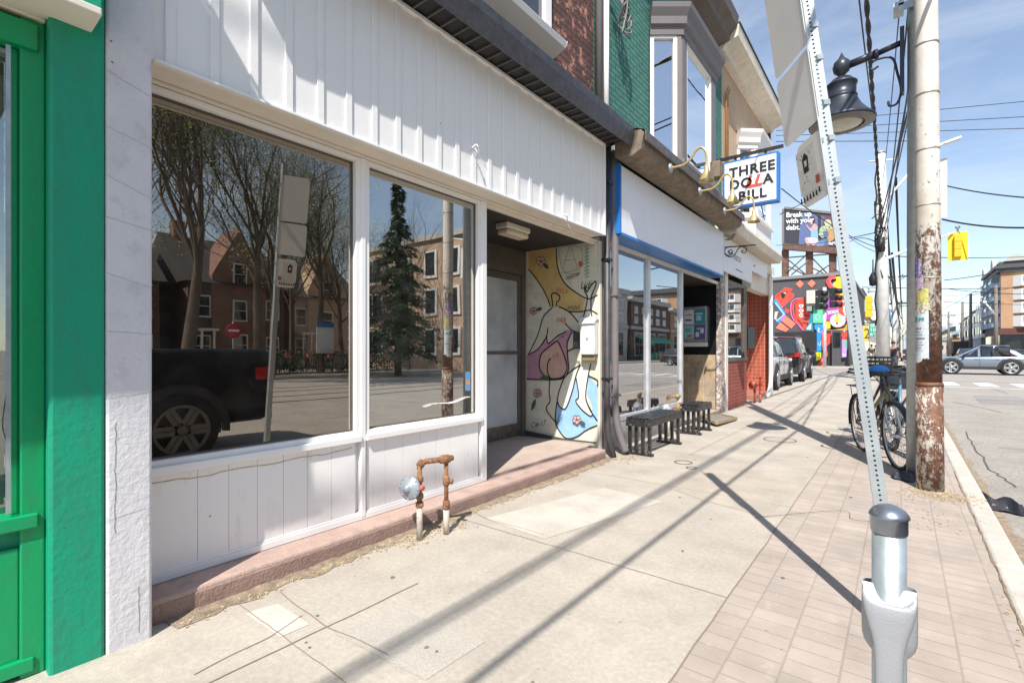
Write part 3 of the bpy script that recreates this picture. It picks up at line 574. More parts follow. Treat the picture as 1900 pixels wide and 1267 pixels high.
# scribbles
G = dict(c=C_grn, w=.006, n=3)
mline([(275, 105), (290, 95), (400, 92), (405, 200), (360, 225), (300, 225), (275, 105)], **G); mline([(300, 215), (330, 110), (345, 90), (385, 215)], **G); mline([(312, 165), (375, 160)], **G); mline([(255, 245), (300, 235), (345, 245), (400, 235)], **G)
for k in range(9): mline([(420, 90+k*20), (440, 85+k*20), (432, 100+k*20), (452, 98+k*20), (425, 108+k*20)], **G)
def scrib(x, y, txt, s, c, sl=-.0):
    p = mpt((x, y)); q = mpt((x+20, y+sl*20)); K[0] += 1
    cu = bpy.data.curves.new('t', 'FONT'); cu.body = txt; cu.size = s; cu.shear = .25; cu.resolution_u = 2
    tt = bpy.data.objects.new('t', cu); sc.collection.objects.link(tt); me = bpy.data.meshes.new_from_object(tt); bpy.data.objects.remove(tt)
    dirx = (q-p).normalized(); ux = Vector((0, 0, 1)); off = Vector((0, -.0004*K[0]-.001, 0))
    mur.add([p+off+dirx*v_.co.x*.8+ux*v_.co.y for v_ in me.vertices], [tuple(f_.vertices) for f_ in me.polygons], c)
scrib(318, 282, 'meow', .10, C_dk, -.35); scrib(400, 330, 'Lidi', .13, C_dk, -.1); scrib(258, 350, 'JWLx', .10, C_redt, .1); scrib(328, 448, 'mezul', .09, C_dk, -.05); scrib(262, 520, 'VAR', .10, C_redt, .1); scrib(265, 608, 'veno', .07, C_dk, 0); scrib(240, 720, 'song', .07, C_redt, -.3); scrib(118, 1122, 'Cw 17', .11, C_dk, -.15); scrib(98, 330, 'M+', .11, C_peach, 0)
mline([(158+8*math.cos(t*.8), 1102+8*math.sin(t*.8)) for t in range(8)], w=.004, n=2, closed=True)
mpoly([(88, 1135), (88, 1190), (515, 1215), (515, 1205), (300, 1180)], C_dk)
mo = mur.build('mural_panel', mmats, ws, label='wall mural of line-drawn figures, flowers and a peach with scrawled tags')
# --- things in and on the white shop
def box_thing(name, label, cat, mb, mt, bevel=.004, group=None):
    o = mb.build(name, mt, bevel=bevel); return tag(o, label, cat, group)
mbx = thing('mailbox', 'white steel mailbox fixed on the painted mural wall', 'mailbox', gy(1096, 640, YM-.01))
q = [gy(1078, 595, YM-.11), gy(1107, 660, YM-.11)]
x0, x1 = -3.02, -2.83; z0, z1 = 1.20, 1.58
mb = MB(); mb.box(x0, x1, YM-.12, YM-.02, z0, z1); mb.build('body', K_white, mbx, bevel=.008)
mb = MB(); mb.prism([(x0-.006, YM-.02, z1+.075), (x0-.006, YM-.10, z1+.05), (x0-.006, YM-.14, z1-.01), (x0-.006, YM-.13, z1-.02), (x0-.006, YM-.09, z1+.03), (x0-.006, YM-.02, z1+.06)], (x1-x0+.012, 0, 0)); mb.box(x0+.002, x1-.002, YM-.10, YM-.02, z1, z1+.055); mb.build('lid', K_white, mbx, bevel=.004)
mb = MB(); mb.box(x0+.09, x0+.105, YM-.124, YM-.119, z0+.17, z0+.20); mb.build('lock', K_black, mbx)
mb = MB(); mb.box(x0+.01, x1-.01, YM-.09, YM-.02, z0-.075, z0-.001); mb.build('newspaper_holder', mat('tanmetal', (.25, .20, .11), .6), mbx, bevel=.006)
ic = thing('intercom', 'small dark intercom keypad beside the white mailbox', 'intercom', (-3.13, YM, 1.4))
mb = MB(); mb.box(-3.17, -3.08, YM-.035, YM-.015, 1.27, 1.47); mb.build('body', K_dkgrey, ic, bevel=.006)
mb = MB()
for i in range(3):
    for j in range(3): mb.box(-3.155+i*.022, -3.14+i*.022, YM-.040, YM-.0345, 1.295+j*.022, 1.31+j*.022)
mb.build('keypad', M_galv, ic)
lt = thing('ceiling_light', 'boxy cream ceiling lamp under the black alcove ceiling', 'light', (-3.2, 4.05, 2.56))
mb = MB(); mb.box(-3.28, -3.12, 3.86, 4.26, 2.50, 2.559); mb.build('housing', M_cream, lt, bevel=.012)
mb = MB(); mb.box(-3.27, -3.13, 3.875, 4.245, 2.44, 2.499); mb.build('lens', mat('lens', (.68, .58, .42), .3), lt, bevel=.02)
cm = thing('security_camera', 'small white dome camera at the top of the alcove jamb', 'camera', (-3.0, 3.25, 2.40))
mb = MB(); mb.box(-3.04, -2.98, 3.21, 3.28, 2.42, 2.50); mb.lathe((-3.01, 3.30, 2.43), [(.001, -.04), (.03, -.035), (.04, 0), (.04, .03), (.02, .05), (.001, .055)], (0, 1, -.3), 16); mb.build('body', K_white, cm)
mb = MB(); mb.lathe((-3.01, 3.335, 2.42), [(.0, .018), (.018, .016), (.02, 0), (.02, -.01)], (0, 1, -.3), 14); mb.build('lens', K_black, cm)
for i, (u, v, lab) in enumerate(((876, 275, 'bent white wire hook on the boarded fascia above the right window'), (1042, 402, 'bent white wire hook on the boarded fascia above the alcove'))):
    p = gx(u, v, XBt+.01); mb = MB(); mb.tube(smoothpath([p, p+V(.03, .01, .02), p+V(.06, .0, 0), p+V(.035, .05, -.03)], 4), .006, 6)
    mb.tube([p+V(.02, .01, .0), p+V(.05, .14, -.16)], .003, 5)
    tag(mb.build('wire_hook', M_white), lab, 'hook', 'hooks on the white fascia')
# window displays
def crumple(mb, c, r, n=26, m=0):
    for i in range(n):
        d = Vector((random.gauss(0, 1), random.gauss(0, 1), abs(random.gauss(0, .8)))).normalized(); a = Vector(c)+d*r*rnd(.2, .8); t1 = d.orthogonal().normalized()*r*rnd(.3, .6); t2 = d.cross(t1).normalized()*r*rnd(.2, .5)
        mb.add([a-t1, a+t2, a+t1+d*r*.3, a-t2+d*r*.1], [(0, 1, 2), (0, 2, 3)], m, True)
for (u, v, col, lab, r) in ((322, 828, (.55, .10, .14), 'pink crumpled paper flower at the left end of the left window', .05), (355, 818, (.55, .12, .18), 'pink paper cone flower, second from the left in the window', .05), (410, 808, (.42, .45, .30), 'pale green crumpled tissue lying in the left window', .07), (470, 800, (.20, .22, .42), 'blue crumpled tissue lying in the left window', .07), (520, 795, (.45, .44, .38), 'cream crumpled tissue at the right end of the left window', .06)):
    p = gx(u, v, -2.99); p.z = .74; mb = MB(); crumple(mb, p+V(0, 0, .01), r, 40); mb.lathe(p, [(.02, 0), (.012, .04), (.002, .09)], (0, .2, 1), 8)
    tag(mb.build('paper_flower', mat('tissue', col, .8)), lab, 'paper flower', 'tissue flowers in the left window')
bk = thing('paper_stack', 'stack of yellow and white papers lying in the right window', 'papers', (-3.02, 2.85, .696))
mb = MB()
for i in range(5): mb.box(-3.12+rnd(-.01, .01), -2.95+rnd(-.01, .01), 2.62+rnd(-.02, .02), 2.98+rnd(-.02, .02), .737+i*.014, .750+i*.014, i % 2)
mb.build('magazine', [mat('yellowpaper', (.62, .47, .16), .6), M_paper], bk)
mb = MB(); mb.grid([[(-3.16+.3*a/5, 2.55+.5*b/8, .815+.012*math.sin(a*1.3+b)+.004*b) for a in range(6)] for b in range(9)]); mb.build('sheet', M_paper, bk)
mb = MB(); mb.grid([[(-3.2+.26*a/6, 2.04+.5*b/10, .74+.03*abs(math.sin(a*1.7+b*.9))) for a in range(7)] for b in range(11)])
tag(mb.build('white_cloth', M_paper), 'crumpled white paper lying at the left of the right window', 'paper')
ob = MB(); ob.box(-3.01, -3.0, 1.72, 1.86, .80, 1.02); tag(ob.build('notice_paper', M_paper), 'blank white notice standing at the right of the left window', 'notice')
ob = MB(); p = gx(868, 707, XF-.0375); ob.box(p.x, p.x+.001, p.y-.03, p.y+.03, p.z-.08, p.z+.08)
st = ob.build('payment_sticker', [M((.1, .3, .55))]); tag(st, 'small blue and orange card payment sticker on the right window', 'sticker')
ob = MB(); ob.box(p.x+.0015, p.x+.002, p.y-.022, p.y+.022, p.z-.03, p.z+.015); ob.build('sticker_panel', M((.6, .28, .1)), st); 
# downpipes between white and teal shop
dpt = thing('downpipe', 'dark metal downpipe nearest the mural alcove, with crooked foot', 'downpipe', (-2.68, 5.15, 0), 'downpipes between the white and teal shops')
mb = MB(); mb.tube([(-2.72, 5.24, 3.6), (-2.72, 5.24, .35), (-2.69, 5.24, .18), (-2.64, 5.24, -.0)], .040, 14); mb.build('pipe', mat('dpipe', (.055, .05, .05), .5, var=.3, scale=9), dpt)
mb = MB(); [mb.box(-2.77, -2.672, 5.19, 5.29, z, z+.03) for z in (.9, 2.3, 3.2)]; mb.build('strap', M_black, dpt)
dpt = thing('downpipe', 'grey square downpipe beside the teal shop window, curved at the foot', 'downpipe', (-2.64, 5.33, 0), 'downpipes between the white and teal shops')
mb = MB(); mb.tube(smoothpath([(-2.70, 5.40, 3.7), (-2.70, 5.40, 1.0), (-2.69, 5.40, .5), (-2.64, 5.42, .22), (-2.58, 5.45, .04)], 6), .045, 14); mb.build('pipe', M_grey, dpt)
mb = MB(); [mb.box(-2.76, -2.645, 5.345, 5.455, z, z+.025) for z in (.7, 1.9, 2.9)]; mb.build('strap', M_grey, dpt)
mb = MB(); mb.box(-2.95, -2.83, 5.302, 5.38, -.05, 3.6); mb.build('party_pier', mat('pier', (.16, .14, .13), .9, var=.2, bump=.4), ws)
dpt = thing('conduit', 'brown conduit pipe up the corner of the red brick upper wall', 'conduit', (-2.9, 5.30, 3.9)); mb = MB(); mb.tube([(-2.89, 5.36, 3.85), (-2.89, 5.36, 9)], .05, 12); mb.build('pipe', M_grey, dpt)
dpt = thing('conduit', 'white and grey conduit pipe against the teal upper wall', 'conduit', (-2.86, 5.5, 3.9)); mb = MB(); mb.tube([(-2.88, 5.52, 3.8), (-2.88, 5.52, 5.9)], .038, 12); mb.build('pipe', M_white, dpt)
mb = MB()
for k in range(7):
    c = V(-2.80, 5.75+.03*k, 5.75-.05*k); r = .12; mb.tube([c+V(.05*math.sin(t*.9+k), r*math.cos(t*.5236), r*1.3*math.sin(t*.5236)) for t in range(13)], .010, 6)
mb.tube(smoothpath([(-2.88, 5.5, 5.9), (-2.78, 5.6, 6.1), (-2.75, 5.85, 5.75), (-2.8, 5.8, 5.3)], 6), .012, 6)
tag(mb.build('cable_coil', mat('coil', (.20, .19, .18), .6)), 'tangled coil of service cables hanging on the teal upper wall', 'cable')
# ================================================================ TEAL SHOP
tl = thing('teal_shop', 'teal painted brick building with grey bay window and long blue and white shop sign', 'building', (XF, 5.35, 0))
XU = -2.95
mb = MB(); mb.box(-6, XU, 5.32, 10.80, 3.7, 7.9); mb.build('upper_wall', M_teal, tl)
def rail(mb, prof, path, m=0):
    """sweep a profile (outward, z) along a plan path of (x,y) with outward normals"""
    rows = []
    for i, (x, y) in enumerate(path):
        a = Vector(path[max(i-1, 0)]+(0,)); b = Vector(path[i]+(0,)); c = Vector(path[min(i+1, len(path)-1)]+(0,))
        n1 = (b-a).normalized() if i > 0 else (c-b).normalized(); n2 = (c-b).normalized() if i < len(path)-1 else n1
        t = n1+n2; nn = Vector((t.y, -t.x, 0)).normalized(); k = 1/max(.4, nn.dot(Vector((n1.y, -n1.x, 0))))
        rows.append([Vector((x, y, z))+nn*o*k for (o, z) in prof])
    vs = [p for r in rows for p in r]; n = len(prof); fs = []
    for i in range(len(rows)-1):
        for k in range(n): fs.append((i*n+k, i*n+(k+1) % n, (i+1)*n+(k+1) % n, (i+1)*n+k))
    fs.append(tuple(range(n))); fs.append(tuple((len(rows)-1)*n+k for k in reversed(range(n))))
    mb.add(vs, fs, m)
def bay(root, pts, z0, zs, zt, zc, body, frame, fascia, name='bay_window', cws=((.01, .06), (.17, .22), (.06, .01)), ov=.62):
    """canted bay: pts plan (x,y) wall,corner,corner,wall; panels of frame with glass between"""
    mb = MB(); 
    vs = [V(x, y, z0) for x, y in pts]+[V(x, y, zs) for x, y in pts]
    mb.add(vs, [(0, 1, 5, 4), (1, 2, 6, 5), (2, 3, 7, 6), (3, 2, 1, 0), (4, 5, 6, 7)])
    b = mb.build(name, body, root); mb = MB()
    vs = [V(x, y, zt) for x, y in pts]+[V(x, y, zc) for x, y in pts]
    mb.add(vs, [(0, 1, 5, 4), (1, 2, 6, 5), (2, 3, 7, 6), (3, 2, 1, 0), (4, 5, 6, 7)])
    mb.build('header', body, b)
    for i in range(3):
        a = Vector(pts[i]+(0,)); c = Vector(pts[i+1]+(0,)); d = (c-a).normalized(); n = Vector((d.y, -d.x, 0)); L = (c-a).length
        ca_, cb_ = cws[i]
        for (s0, s1) in ((0, ca_), (L-cb_, L)):
            fr = MB(); p = a+d*(s0+s1)/2; fr.obox(p+V(0, 0, (zs+zt)/2), d*(s1-s0)/2, n*.035, V(0, 0, (zt-zs)/2)); fr.build('corner_post', body, b)
        w_ = MB(); fw = .055; s0, s1 = ca_, L-cb_
        for (q0, q1, e0, e1) in ((s0, s0+fw, zs, zt), (s1-fw, s1, zs, zt), (s0+fw, s1-fw, zs, zs+fw), (s0+fw, s1-fw, zt-fw, zt)):
            w_.obox(a+d*(q0+q1)/2+V(0, 0, (e0+e1)/2)-n*.005, d*(q1-q0)/2, n*.03, V(0, 0, (e1-e0)/2))
        wo = w_.build('window', frame, b); g_ = MB(); g_.obox(a+d*(s0+s1)/2+V(0, 0, (zs+zt)/2)-n*.02, d*((s1-s0)/2-.01), n*.004, V(0, 0, (zt-zs)/2-.01)); g_.build('glass', M_glassB, wo)
    mb = MB(); c0 = Vector(((pts[1][0]+pts[2][0])/2-.28, (pts[1][1]+pts[2][1])/2, 0)); q = [(c0.x+(x-c0.x)*.9-.03, c0.y+(y-c0.y)*.86) for x, y in pts]
    vs = [V(x, y, zs) for x, y in q]+[V(x, y, zt) for x, y in q]; mb.add(vs, [(0, 1, 5, 4), (1, 2, 6, 5), (2, 3, 7, 6)]); mb.build('curtain', mat('curtain', (.05, .07, .10), .9), b)
    mb = MB(); rail(mb, [(-.02, zc-.12), (.05, zc-.12), (.06, zc-.02), (.17*ov, zc), (.19*ov, zc+.10), (.28*ov, zc+.20), (.30*ov, zc+.27), (-.02, zc+.30)], pts); mb.build('cornice', fascia, b); mb = MB(); rail(mb, [(-.02, zt-.02), (.05, zt-.02), (.06, zt+.06), (-.02, zt+.06)], pts); mb.build('lintel', fascia, b); mb = MB()
    rail(mb, [(-.02, zs-.08), (.07, zs-.07), (.07, zs-.01), (-.02, zs)], pts)
    mb.build('sill', fascia, b); mb = MB(); z = zc+.302; vs = [V(x+.1 if 0 < i < 3 else x, y, z) for i, (x, y) in enumerate(pts)]; mb.add(vs, [(0, 1, 2, 3)]); mb.build('bay_roof', fascia, b)
bay(tl, [(XU, 7.02), (-2.58, 7.31), (-2.58, 8.95), (XU, 9.25)], 3.9, 4.10, 5.95, 6.06, M_grey, M_white, M_grey)
mb = MB(); mb.prism([(XU, 5.3, 7.35), (-2.68, 5.3, 7.42), (-2.66, 5.3, 7.52), (-2.53, 5.3, 7.64), (-2.50, 5.3, 7.82), (XU, 5.3, 7.95)], (0, 5.05, 0)); mb.build('eave', mat('brown_eave', (.13, .10, .09), .6, var=.2), tl)
# shop sign box
mb = MB(); mb.box(XF-.05, -2.62, 5.40, 9.72, 2.66, 3.46, 0); mb.build('shop_sign', M_signw, tl, bevel=.003, label='long blank white sign box above the teal shop window')
mb = MB(); mb.box(XF-.05, -2.612, 5.36, 5.398, 2.64, 3.47); mb.box(XF-.05, -2.612, 5.398, 9.73, 2.625, 2.657); mb.build('sign_frame', M_blue, tl)
mb = MB(); mb.box(XF-.06, XF-.02, 5.4, 10.3, 2.57, 2.622); mb.build('header', M_cream, tl)
mb = MB()
for (y0, y1) in ((5.50, 5.56), (6.76, 6.84), (8.12, 8.20)): mb.box(XF-.06, XF, y0, y1, .36, 2.57)
mb.box(XF-.06, XF-.005, 5.56, 8.12, .33, .40); mb.build('window_frame', mat('alu', (.62, .62, .63), .35, metal=.4), tl, bevel=.003)
mb = MB(); mb.box(XF-.045, XF-.038, 5.56, 6.76, .40, 2.57); mb.build('window_glass', M_glassB, tl); mb = MB(); mb.box(XF-.045, XF-.038, 6.84, 8.12, .40, 2.57); mb.build('window_glass', M_glassB, tl)
mb = MB(); mb.box(XF-.2, XF-.01, 5.4, 8.2, -.02, .328); mb.build('bulkhead', mat('tile_base', (.42, .40, .37), .7, var=.12, bump=.3), tl)
mb = MB(); mb.box(-7, -6.9, 5.4, 10.3, 0, 3); mb.box(-6.9, XF-.1, 5.4, 8.2, .30, .34); mb.box(-6.9, XF-.1, 5.40, 5.42, .3, 2.6); mb.box(-6.9, XF-.1, 5.4, 8.2, 2.58, 2.62); mb.box(-6.9, XF-.1, 8.18, 8.2, .3, 2.57); mb.build('interior', mat('teal_inside', (.07, .10, .10), .9, var=.3), tl)
mb = MB(); mb.box(-3.9, -3.3, 5.5, 6.6, .34, 1.1); mb.build('counter', mat('counter', (.03, .11, .11), .6), tl)
# entry recess: end wall facing us
YE = 10.30
mb = MB(); mb.box(-4.4, XF+.0, YE, YE+.08, 1.16, 2.62); mb.build('black_wall', M_blacktile, tl)
mb = MB(); mb.box(-4.4, XF-.08, YE-.01, YE+.08, -.02, 1.16); mb.build('tiled_wall', M_stonetile, tl)
mb = MB(); mb.box(-4.4, -4.3, 8.2, YE, 0, 2.6); mb.box(-4.4, XF-.07, 8.2, YE, 2.57, 2.63); mb.build('recess_wall', M_alc, tl)
mb = MB(); mb.box(-4.3, XF, 8.2, YE, -.02, .05); mb.build('threshold', M_conc, tl)
mb = MB(); mb.box(XF-.06, XF+.04, YE-.03, YE+.22, -.02, 2.62); mb.build('end_post', mat('chipped_post', (.30, .22, .19), .8, var=.25, scale=10, col2=(.62, .58, .54), thr=(.5, .56), bump=.5), tl, bevel=.005)
mb = MB(); mb.box(XF-.06, XF+.05, YE+.23, YE+.42, -.02, 3.2); mb.build('cream_post', M_cream, tl, bevel=.005)
# gutter 2
mb = MB(); mb.prism([(-2.62, 5.24, 3.50), (-2.42, 5.24, 3.47), (-2.30, 5.24, 3.52), (-2.26, 5.24, 3.70), (-2.30, 5.24, 3.74), (-2.62, 5.24, 3.78)], (0, 4.42, 0)); mb.build('fascia_beam', M_wood, tl)
mb = MB(); mb.box(-2.255, -2.235, 5.24, 9.66, 3.60, 3.72); mb.build('gutter', mat('gut2', (.10, .085, .08), .5, var=.4, scale=10), tl, bevel=.01)
mb = MB(); mb.add([(-2.27, 5.24, 3.74), (-2.27, 9.66, 3.74), (-3.0, 9.66, 4.0), (-3.0, 5.24, 4.0)], [(0, 1, 2, 3)]); mb.build('pent_roof', mat('shingle', (.12, .10, .09), .9, var=.3, scale=20), tl)
# small things of the teal shop
nb = thing('notice_board', 'glazed notice board full of coloured posters on the black recess wall', 'notice board', (-3.3, YE, 1.3))
a = gy(1268, 572, YE-.12); b = gy(1310, 640, YE-.12)
mb = MB(); mb.box(a.x, b.x, YE-.12, YE-.002, b.z+.06, a.z+.02); mb.build('frame', M_galv, nb, bevel=.006)
mb = MB(); mb.box(a.x, b.x, YE-.125, YE-.003, b.z-.03, b.z+.055); mb.build('lower_trim', M_cream, nb, bevel=.004)
w0, h0 = b.x-a.x, a.z-b.z; mm = [M((.70, .70, .70)), M((.05, .25, .30)), M((.55, .15, .12)), M((.10, .45, .30)), M((.12, .10, .22)), M((.35, .55, .60))]; ps = MB(); k = 0
for (fx, fz, wx, wz, c) in ((.04, .52, .42, .42, 0), (.50, .54, .46, .40, 1), (.04, .10, .42, .38, 5), (.50, .08, .46, .42, 4), (.08, .62, .3, .05, 4), (.10, .78, .28, .03, 2), (.10, .28, .26, .12, 3), (.18, .14, .2, .08, 2), (.58, .62, .22, .15, 5), (.55, .80, .3, .04, 0), (.55, .15, .15, .14, 0), (.76, .26, .14, .14, 0), (.60, .36, .25, .05, 5)):
    k += 1; ps.box(a.x+fx*w0, a.x+(fx+wx)*w0, YE-.1215-.0006*k, YE-.12, b.z+.06+fz*(h0-.06), b.z+.06+(fz+wz)*(h0-.06), c)
ps.build('poster', mm, nb)
for i, (y, u2) in enumerate(((5.97, 0), (7.10, 0), (8.34, 0))):
    t = thing('gooseneck_lamp', ['brass gooseneck lamp nearest the black gutter, left of three over the blue and white sign', 'brass gooseneck lamp in the middle over the blue and white sign', 'brass gooseneck lamp at the far end by the hanging letter-board sign'][i], 'lamp', (-2.24, y, 3.5), 'brass gooseneck lamps over the teal shop')
    mb = MB(); mb.lathe((-2.235, y, 3.5), [(.055, -.005), (.055, .012), (.03, .02), (.02, .03)], (1, 0, 0), 18); mb.build('wall_plate', M_galv, t)
    mb = MB(); mb.tube(smoothpath([(-2.22, y, 3.5), (-2.08, y, 3.50), (-1.99, y, 3.55), (-1.93, y, 3.63), (-1.87, y, 3.66), (-1.82, y, 3.62), (-1.80, y, 3.54), (-1.80, y, 3.42)], 6), .014, 10); mb.build('arm', M_brass, t)
    mb = MB(); mb.lathe((-1.80, y, 3.34), [(.022, .10), (.026, .06), (.032, .03), (.055, -.01), (.082, -.075), (.092, -.095), (.085, -.092), (.05, -.02), (.02, .0)], (0, 0, 1), 28); mb.build('lamp_shade', M_brass, t)
    mb = MB(); mb.lathe((-1.80, y, 3.285), [(.0, -.03), (.026, -.02), (.03, .01), (.015, .05)], (0, 0, 1), 14); mb.build('bulb', K_white, t)
bx = MB(); p = gx(1326, 318, -2.2); bx.box(-2.24, -2.10, p.y-.10, p.y+.10, p.z-.12, p.z+.12); tag(bx.build('junction_box', M_wood, bevel=.008), 'rusty tan junction box on the roof edge beside the gooseneck lamps', 'junction box')
# THREE DOLLA BILL sign
ts = thing('letterboard_sign', 'white letter-board sign with blue frame hanging from a black bracket, reading THREE DOLLA BILL', 'sign', (-2.1, 9.6, 4.2))
sx0, sx1, sz0, sz1, ysn = -2.58, -1.66, 3.84, 4.70, 9.60
mb = MB(); mb.box(sx0, sx1, ysn-.09, ysn+.09, sz0, sz1); mb.build('frame', M_blue, ts, bevel=.006)
mb = MB(); mb.box(sx0+.035, sx1-.035, ysn-.094, ysn-.089, sz0+.035, sz1-.035); mb.build('sign_panel', M_signw, ts)
mb = MB()
for i in range(1, 8): z = sz0+.035+(sz1-sz0-.07)*i/8; mb.box(sx0+.036, sx1-.036, ysn-.0975, ysn-.0943, z-.003, z+.003)
mb.build('letter_rail', mat('railp', (.55, .55, .56), .4), ts)
def slabtext(body, x, z, s, mt, bold=.007, sx=1.0): return textmesh(body, (x, ysn-.1, z), (1, 0, 0), (0, 0, 1), s, mt, parent=ts, extrude=.004, bold=bold, sx=sx, space=1.12)
slabtext('THREE', -2.46, 4.40, .235, K_black); slabtext('DO', -2.46, 4.175, .235, K_black); slabtext('A', -1.90, 4.175, .235, K_black); slabtext('BILL', -2.31, 3.945, .235, K_black)
textmesh('LL', (-2.19, ysn-.1, 4.165), (1, 0, 0), (0, 0, 1), .26, M((.65, .07, .03)), parent=ts, extrude=.004, bold=.012, shear=.3, space=1.05)
mb = MB(); mb.box(-2.96, -1.60, ysn-.025, ysn+.025, 4.77, 4.82); mb.box(-2.40, -2.36, ysn-.01, ysn+.01, 4.70, 4.77); mb.box(-1.90, -1.86, ysn-.01, ysn+.01, 4.70, 4.77); mb.build('bracket', M_black, ts)
# scroll bracket
sb = MB(); pl = lambda pts, n=8: smoothpath([gy(1330+x/7.453, 390+y/7.453, 10.1) for x, y in pts], n)
sb.tube(pl([(100, 515), (300, 500), (480, 485), (540, 480)], 2), .012, 8)
sb.tube(pl([(205, 590), (185, 600), (165, 585), (170, 560), (200, 550), (215, 575), (195, 620), (150, 625), (115, 595), (110, 555), (140, 520), (190, 500)]), .009, 6)
sb.tube(pl([(110, 570), (125, 620), (180, 650), (230, 630), (270, 580), (300, 530), (340, 505), (390, 510), (412, 540), (400, 580), (370, 592), (345, 580), (350, 560), (370, 565)]), .009, 6)
o = sb.build('scroll_bracket', M_black); tag(o, 'black wrought iron scroll bracket projecting beside the white letter shop sign', 'bracket')
sb = MB(); sb.tube(pl([(120, 240), (250, 240), (250, 330), (200, 400), (120, 410)], 5), .009, 6); sb.tube(pl([(130, 290), (240, 320), (150, 400)], 3), .006, 6); sb.tube(pl([(235, 240), (120, 330), (150, 350), (230, 380)], 4), .005, 5)
tag(sb.build('wire_bracket', M_black), 'dark wire cage bracket under the end of the teal shop gutter', 'bracket')
# ================================================================ TAN SHOP with red tiles
tn = thing('tan_shop', 'tan plastered building with white bay window, white fascia sign and red tiled entry', 'building', (XF, 10.5, 0))
mb = MB(); mb.box(-6, XU, 10.805, 15.1, 3.5, 7.5); mb.build('upper_wall', M_tan, tn)
mb = MB()
for yy in (11.0, 11.12): mb.tube([(XU+.04, yy, 3.8), (XU+.04, yy, 6.7), (XU+.10, yy-.05, 6.8)], .02, 8)
mb.build('conduit', mat('copper_pipe', (.42, .24, .10), .5), tn)
M_egg = mat('eave_cream', (.66, .60, .50), .6, var=.12, scale=4, col2=(.50, .42, .32), thr=(.56, .7))
mb = MB(); mb.prism([(XU, 10.36, 7.30), (-2.80, 10.36, 7.30), (-2.76, 10.36, 7.38), (-2.58, 10.36, 7.44), (-2.52, 10.36, 7.46), (-2.50, 10.36, 7.68), (XU, 10.36, 7.85)], (0, 4.85, 0)); mb.build('eave', M_egg, tn)
mb = MB(); mb.box(XU, -2.48, 10.355, 15.2, 7.69, 7.72); mb.build('roof_edge', M_soffit, tn)
bay(tn, [(XU, 12.0), (-2.62, 12.3), (-2.62, 14.0), (XU, 14.3)], 3.85, 4.35, 5.9, 5.98, M_white, M_white, M_white)
mb = MB(); mb.box(XF-.2, XF, 12.9, 15.1, 2.75, 3.5); mb.box(XF-.2, -2.72, 10.6, 15.05, 3.3, 3.5); mb.build('fascia_wall', M_cream, tn)
mb = MB(); mb.prism([(XF, 9.97, 3.52), (-2.46, 9.97, 3.50), (-2.41, 9.97, 3.66), (-2.43, 9.97, 3.74), (XF, 9.97, 3.98)], (0, 4.35, 0)); mb.build('awning', M_egg, tn)
mb = MB()
for i in range(30): mb.box(XF, -2.47, 10.0+i*.14, 10.012+i*.14, 3.485, 3.505)
mb.build('awning_rib', M_cream, tn)
sg = MB(); sg.box(-2.74, -2.70, 10.02, 12.32, 2.80, 3.47); so_ = sg.build('shop_sign', M_signw, tn, label='white fascia sign with thin lettering, notched at the right')
sg = MB(); sg.box(-2.74, -2.705, 12.33, 14.0, 3.10, 3.47); sg.build('sign_panel', M_signw, so_)
Kt = mat('thin_letter', (.22, .17, .15), .6)
textmesh('LETTERBOX', (-2.698, 10.30, 3.12), (0, 1, 0), (0, 0, 1), .17, Kt, parent=so_, extrude=.001, space=1.25, sx=.95)
textmesh('community print house', (-2.698, 10.9, 2.93), (0, 1, 0), (0, 0, 1), .05, Kt, parent=so_, extrude=.001, space=1.2)
textmesh('open', (-2.703, 12.5, 3.22), (0, 1, 0), (0, 0, 1), .09, M((.5, .12, .08)), parent=so_, extrude=.001)
mb = MB(); mb.box(XF-.12, XF, 10.75, 12.48, 0, 1.02); mb.build('brick_base', M_redbrick2, tn)
w_ = MB(); w_.box(XF-.06, XF+.02, 10.72, 12.5, 1.02, 1.09); w_.box(XF-.06, XF, 10.72, 10.80, 1.09, 2.75); w_.box(XF-.06, XF, 12.28, 12.38, 1.09, 2.75); w_.box(XF-.06, XF, 12.42, 12.5, 1.09, 2.75); w_.box(XF-.06, XF, 10.8, 12.28, 2.68, 2.75)
wo = w_.build('window_frame', M_brown, tn, bevel=.004); mb = MB(); mb.box(XF-.045, XF-.038, 10.8, 12.28, 1.09, 2.68); mb.build('glass', M_glassB, wo)
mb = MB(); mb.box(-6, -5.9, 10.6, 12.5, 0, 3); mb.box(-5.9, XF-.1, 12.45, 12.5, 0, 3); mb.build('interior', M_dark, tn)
mb = MB(); mb.box(-4.2, XF, 15.05, 15.18, -.02, 3.3); mb.build('tiled_wall', M_redtile, tn)
mb = MB(); mb.box(-4.2, XF-.02, 13.4, 15.05, -.02, .13); mb.build('entry_step', mat('redstep', (.36, .15, .11), .8, var=.2, bump=.3), tn, bevel=.01)
mb = MB(); mb.box(-3.6, -3.45, 15.0, 15.05, 1.25, 1.75); mb.build('letter_box', M_galv, tn)
mb = MB(); mb.box(-3.38, -3.22, 14.96, 15.05, 1.3, 1.9) ; mb.build('panel_box', M_galv, tn)
mb = MB(); mb.box(XF, XF+.06, 14.9, 15.19, 0, 3.3); mb.build('corner_post', M_cream, tn, bevel=.005)
mb = MB(); mb.box(-12, XF-.01, 15.19, 15.3, 0, 7.5); mb.build('side_wall', M_brick, tn)
dpt = thing('downpipe', 'white downpipe with bent foot at the corner of the red tiled shop', 'downpipe', (-2.78, 14.6, 0)); mb = MB()
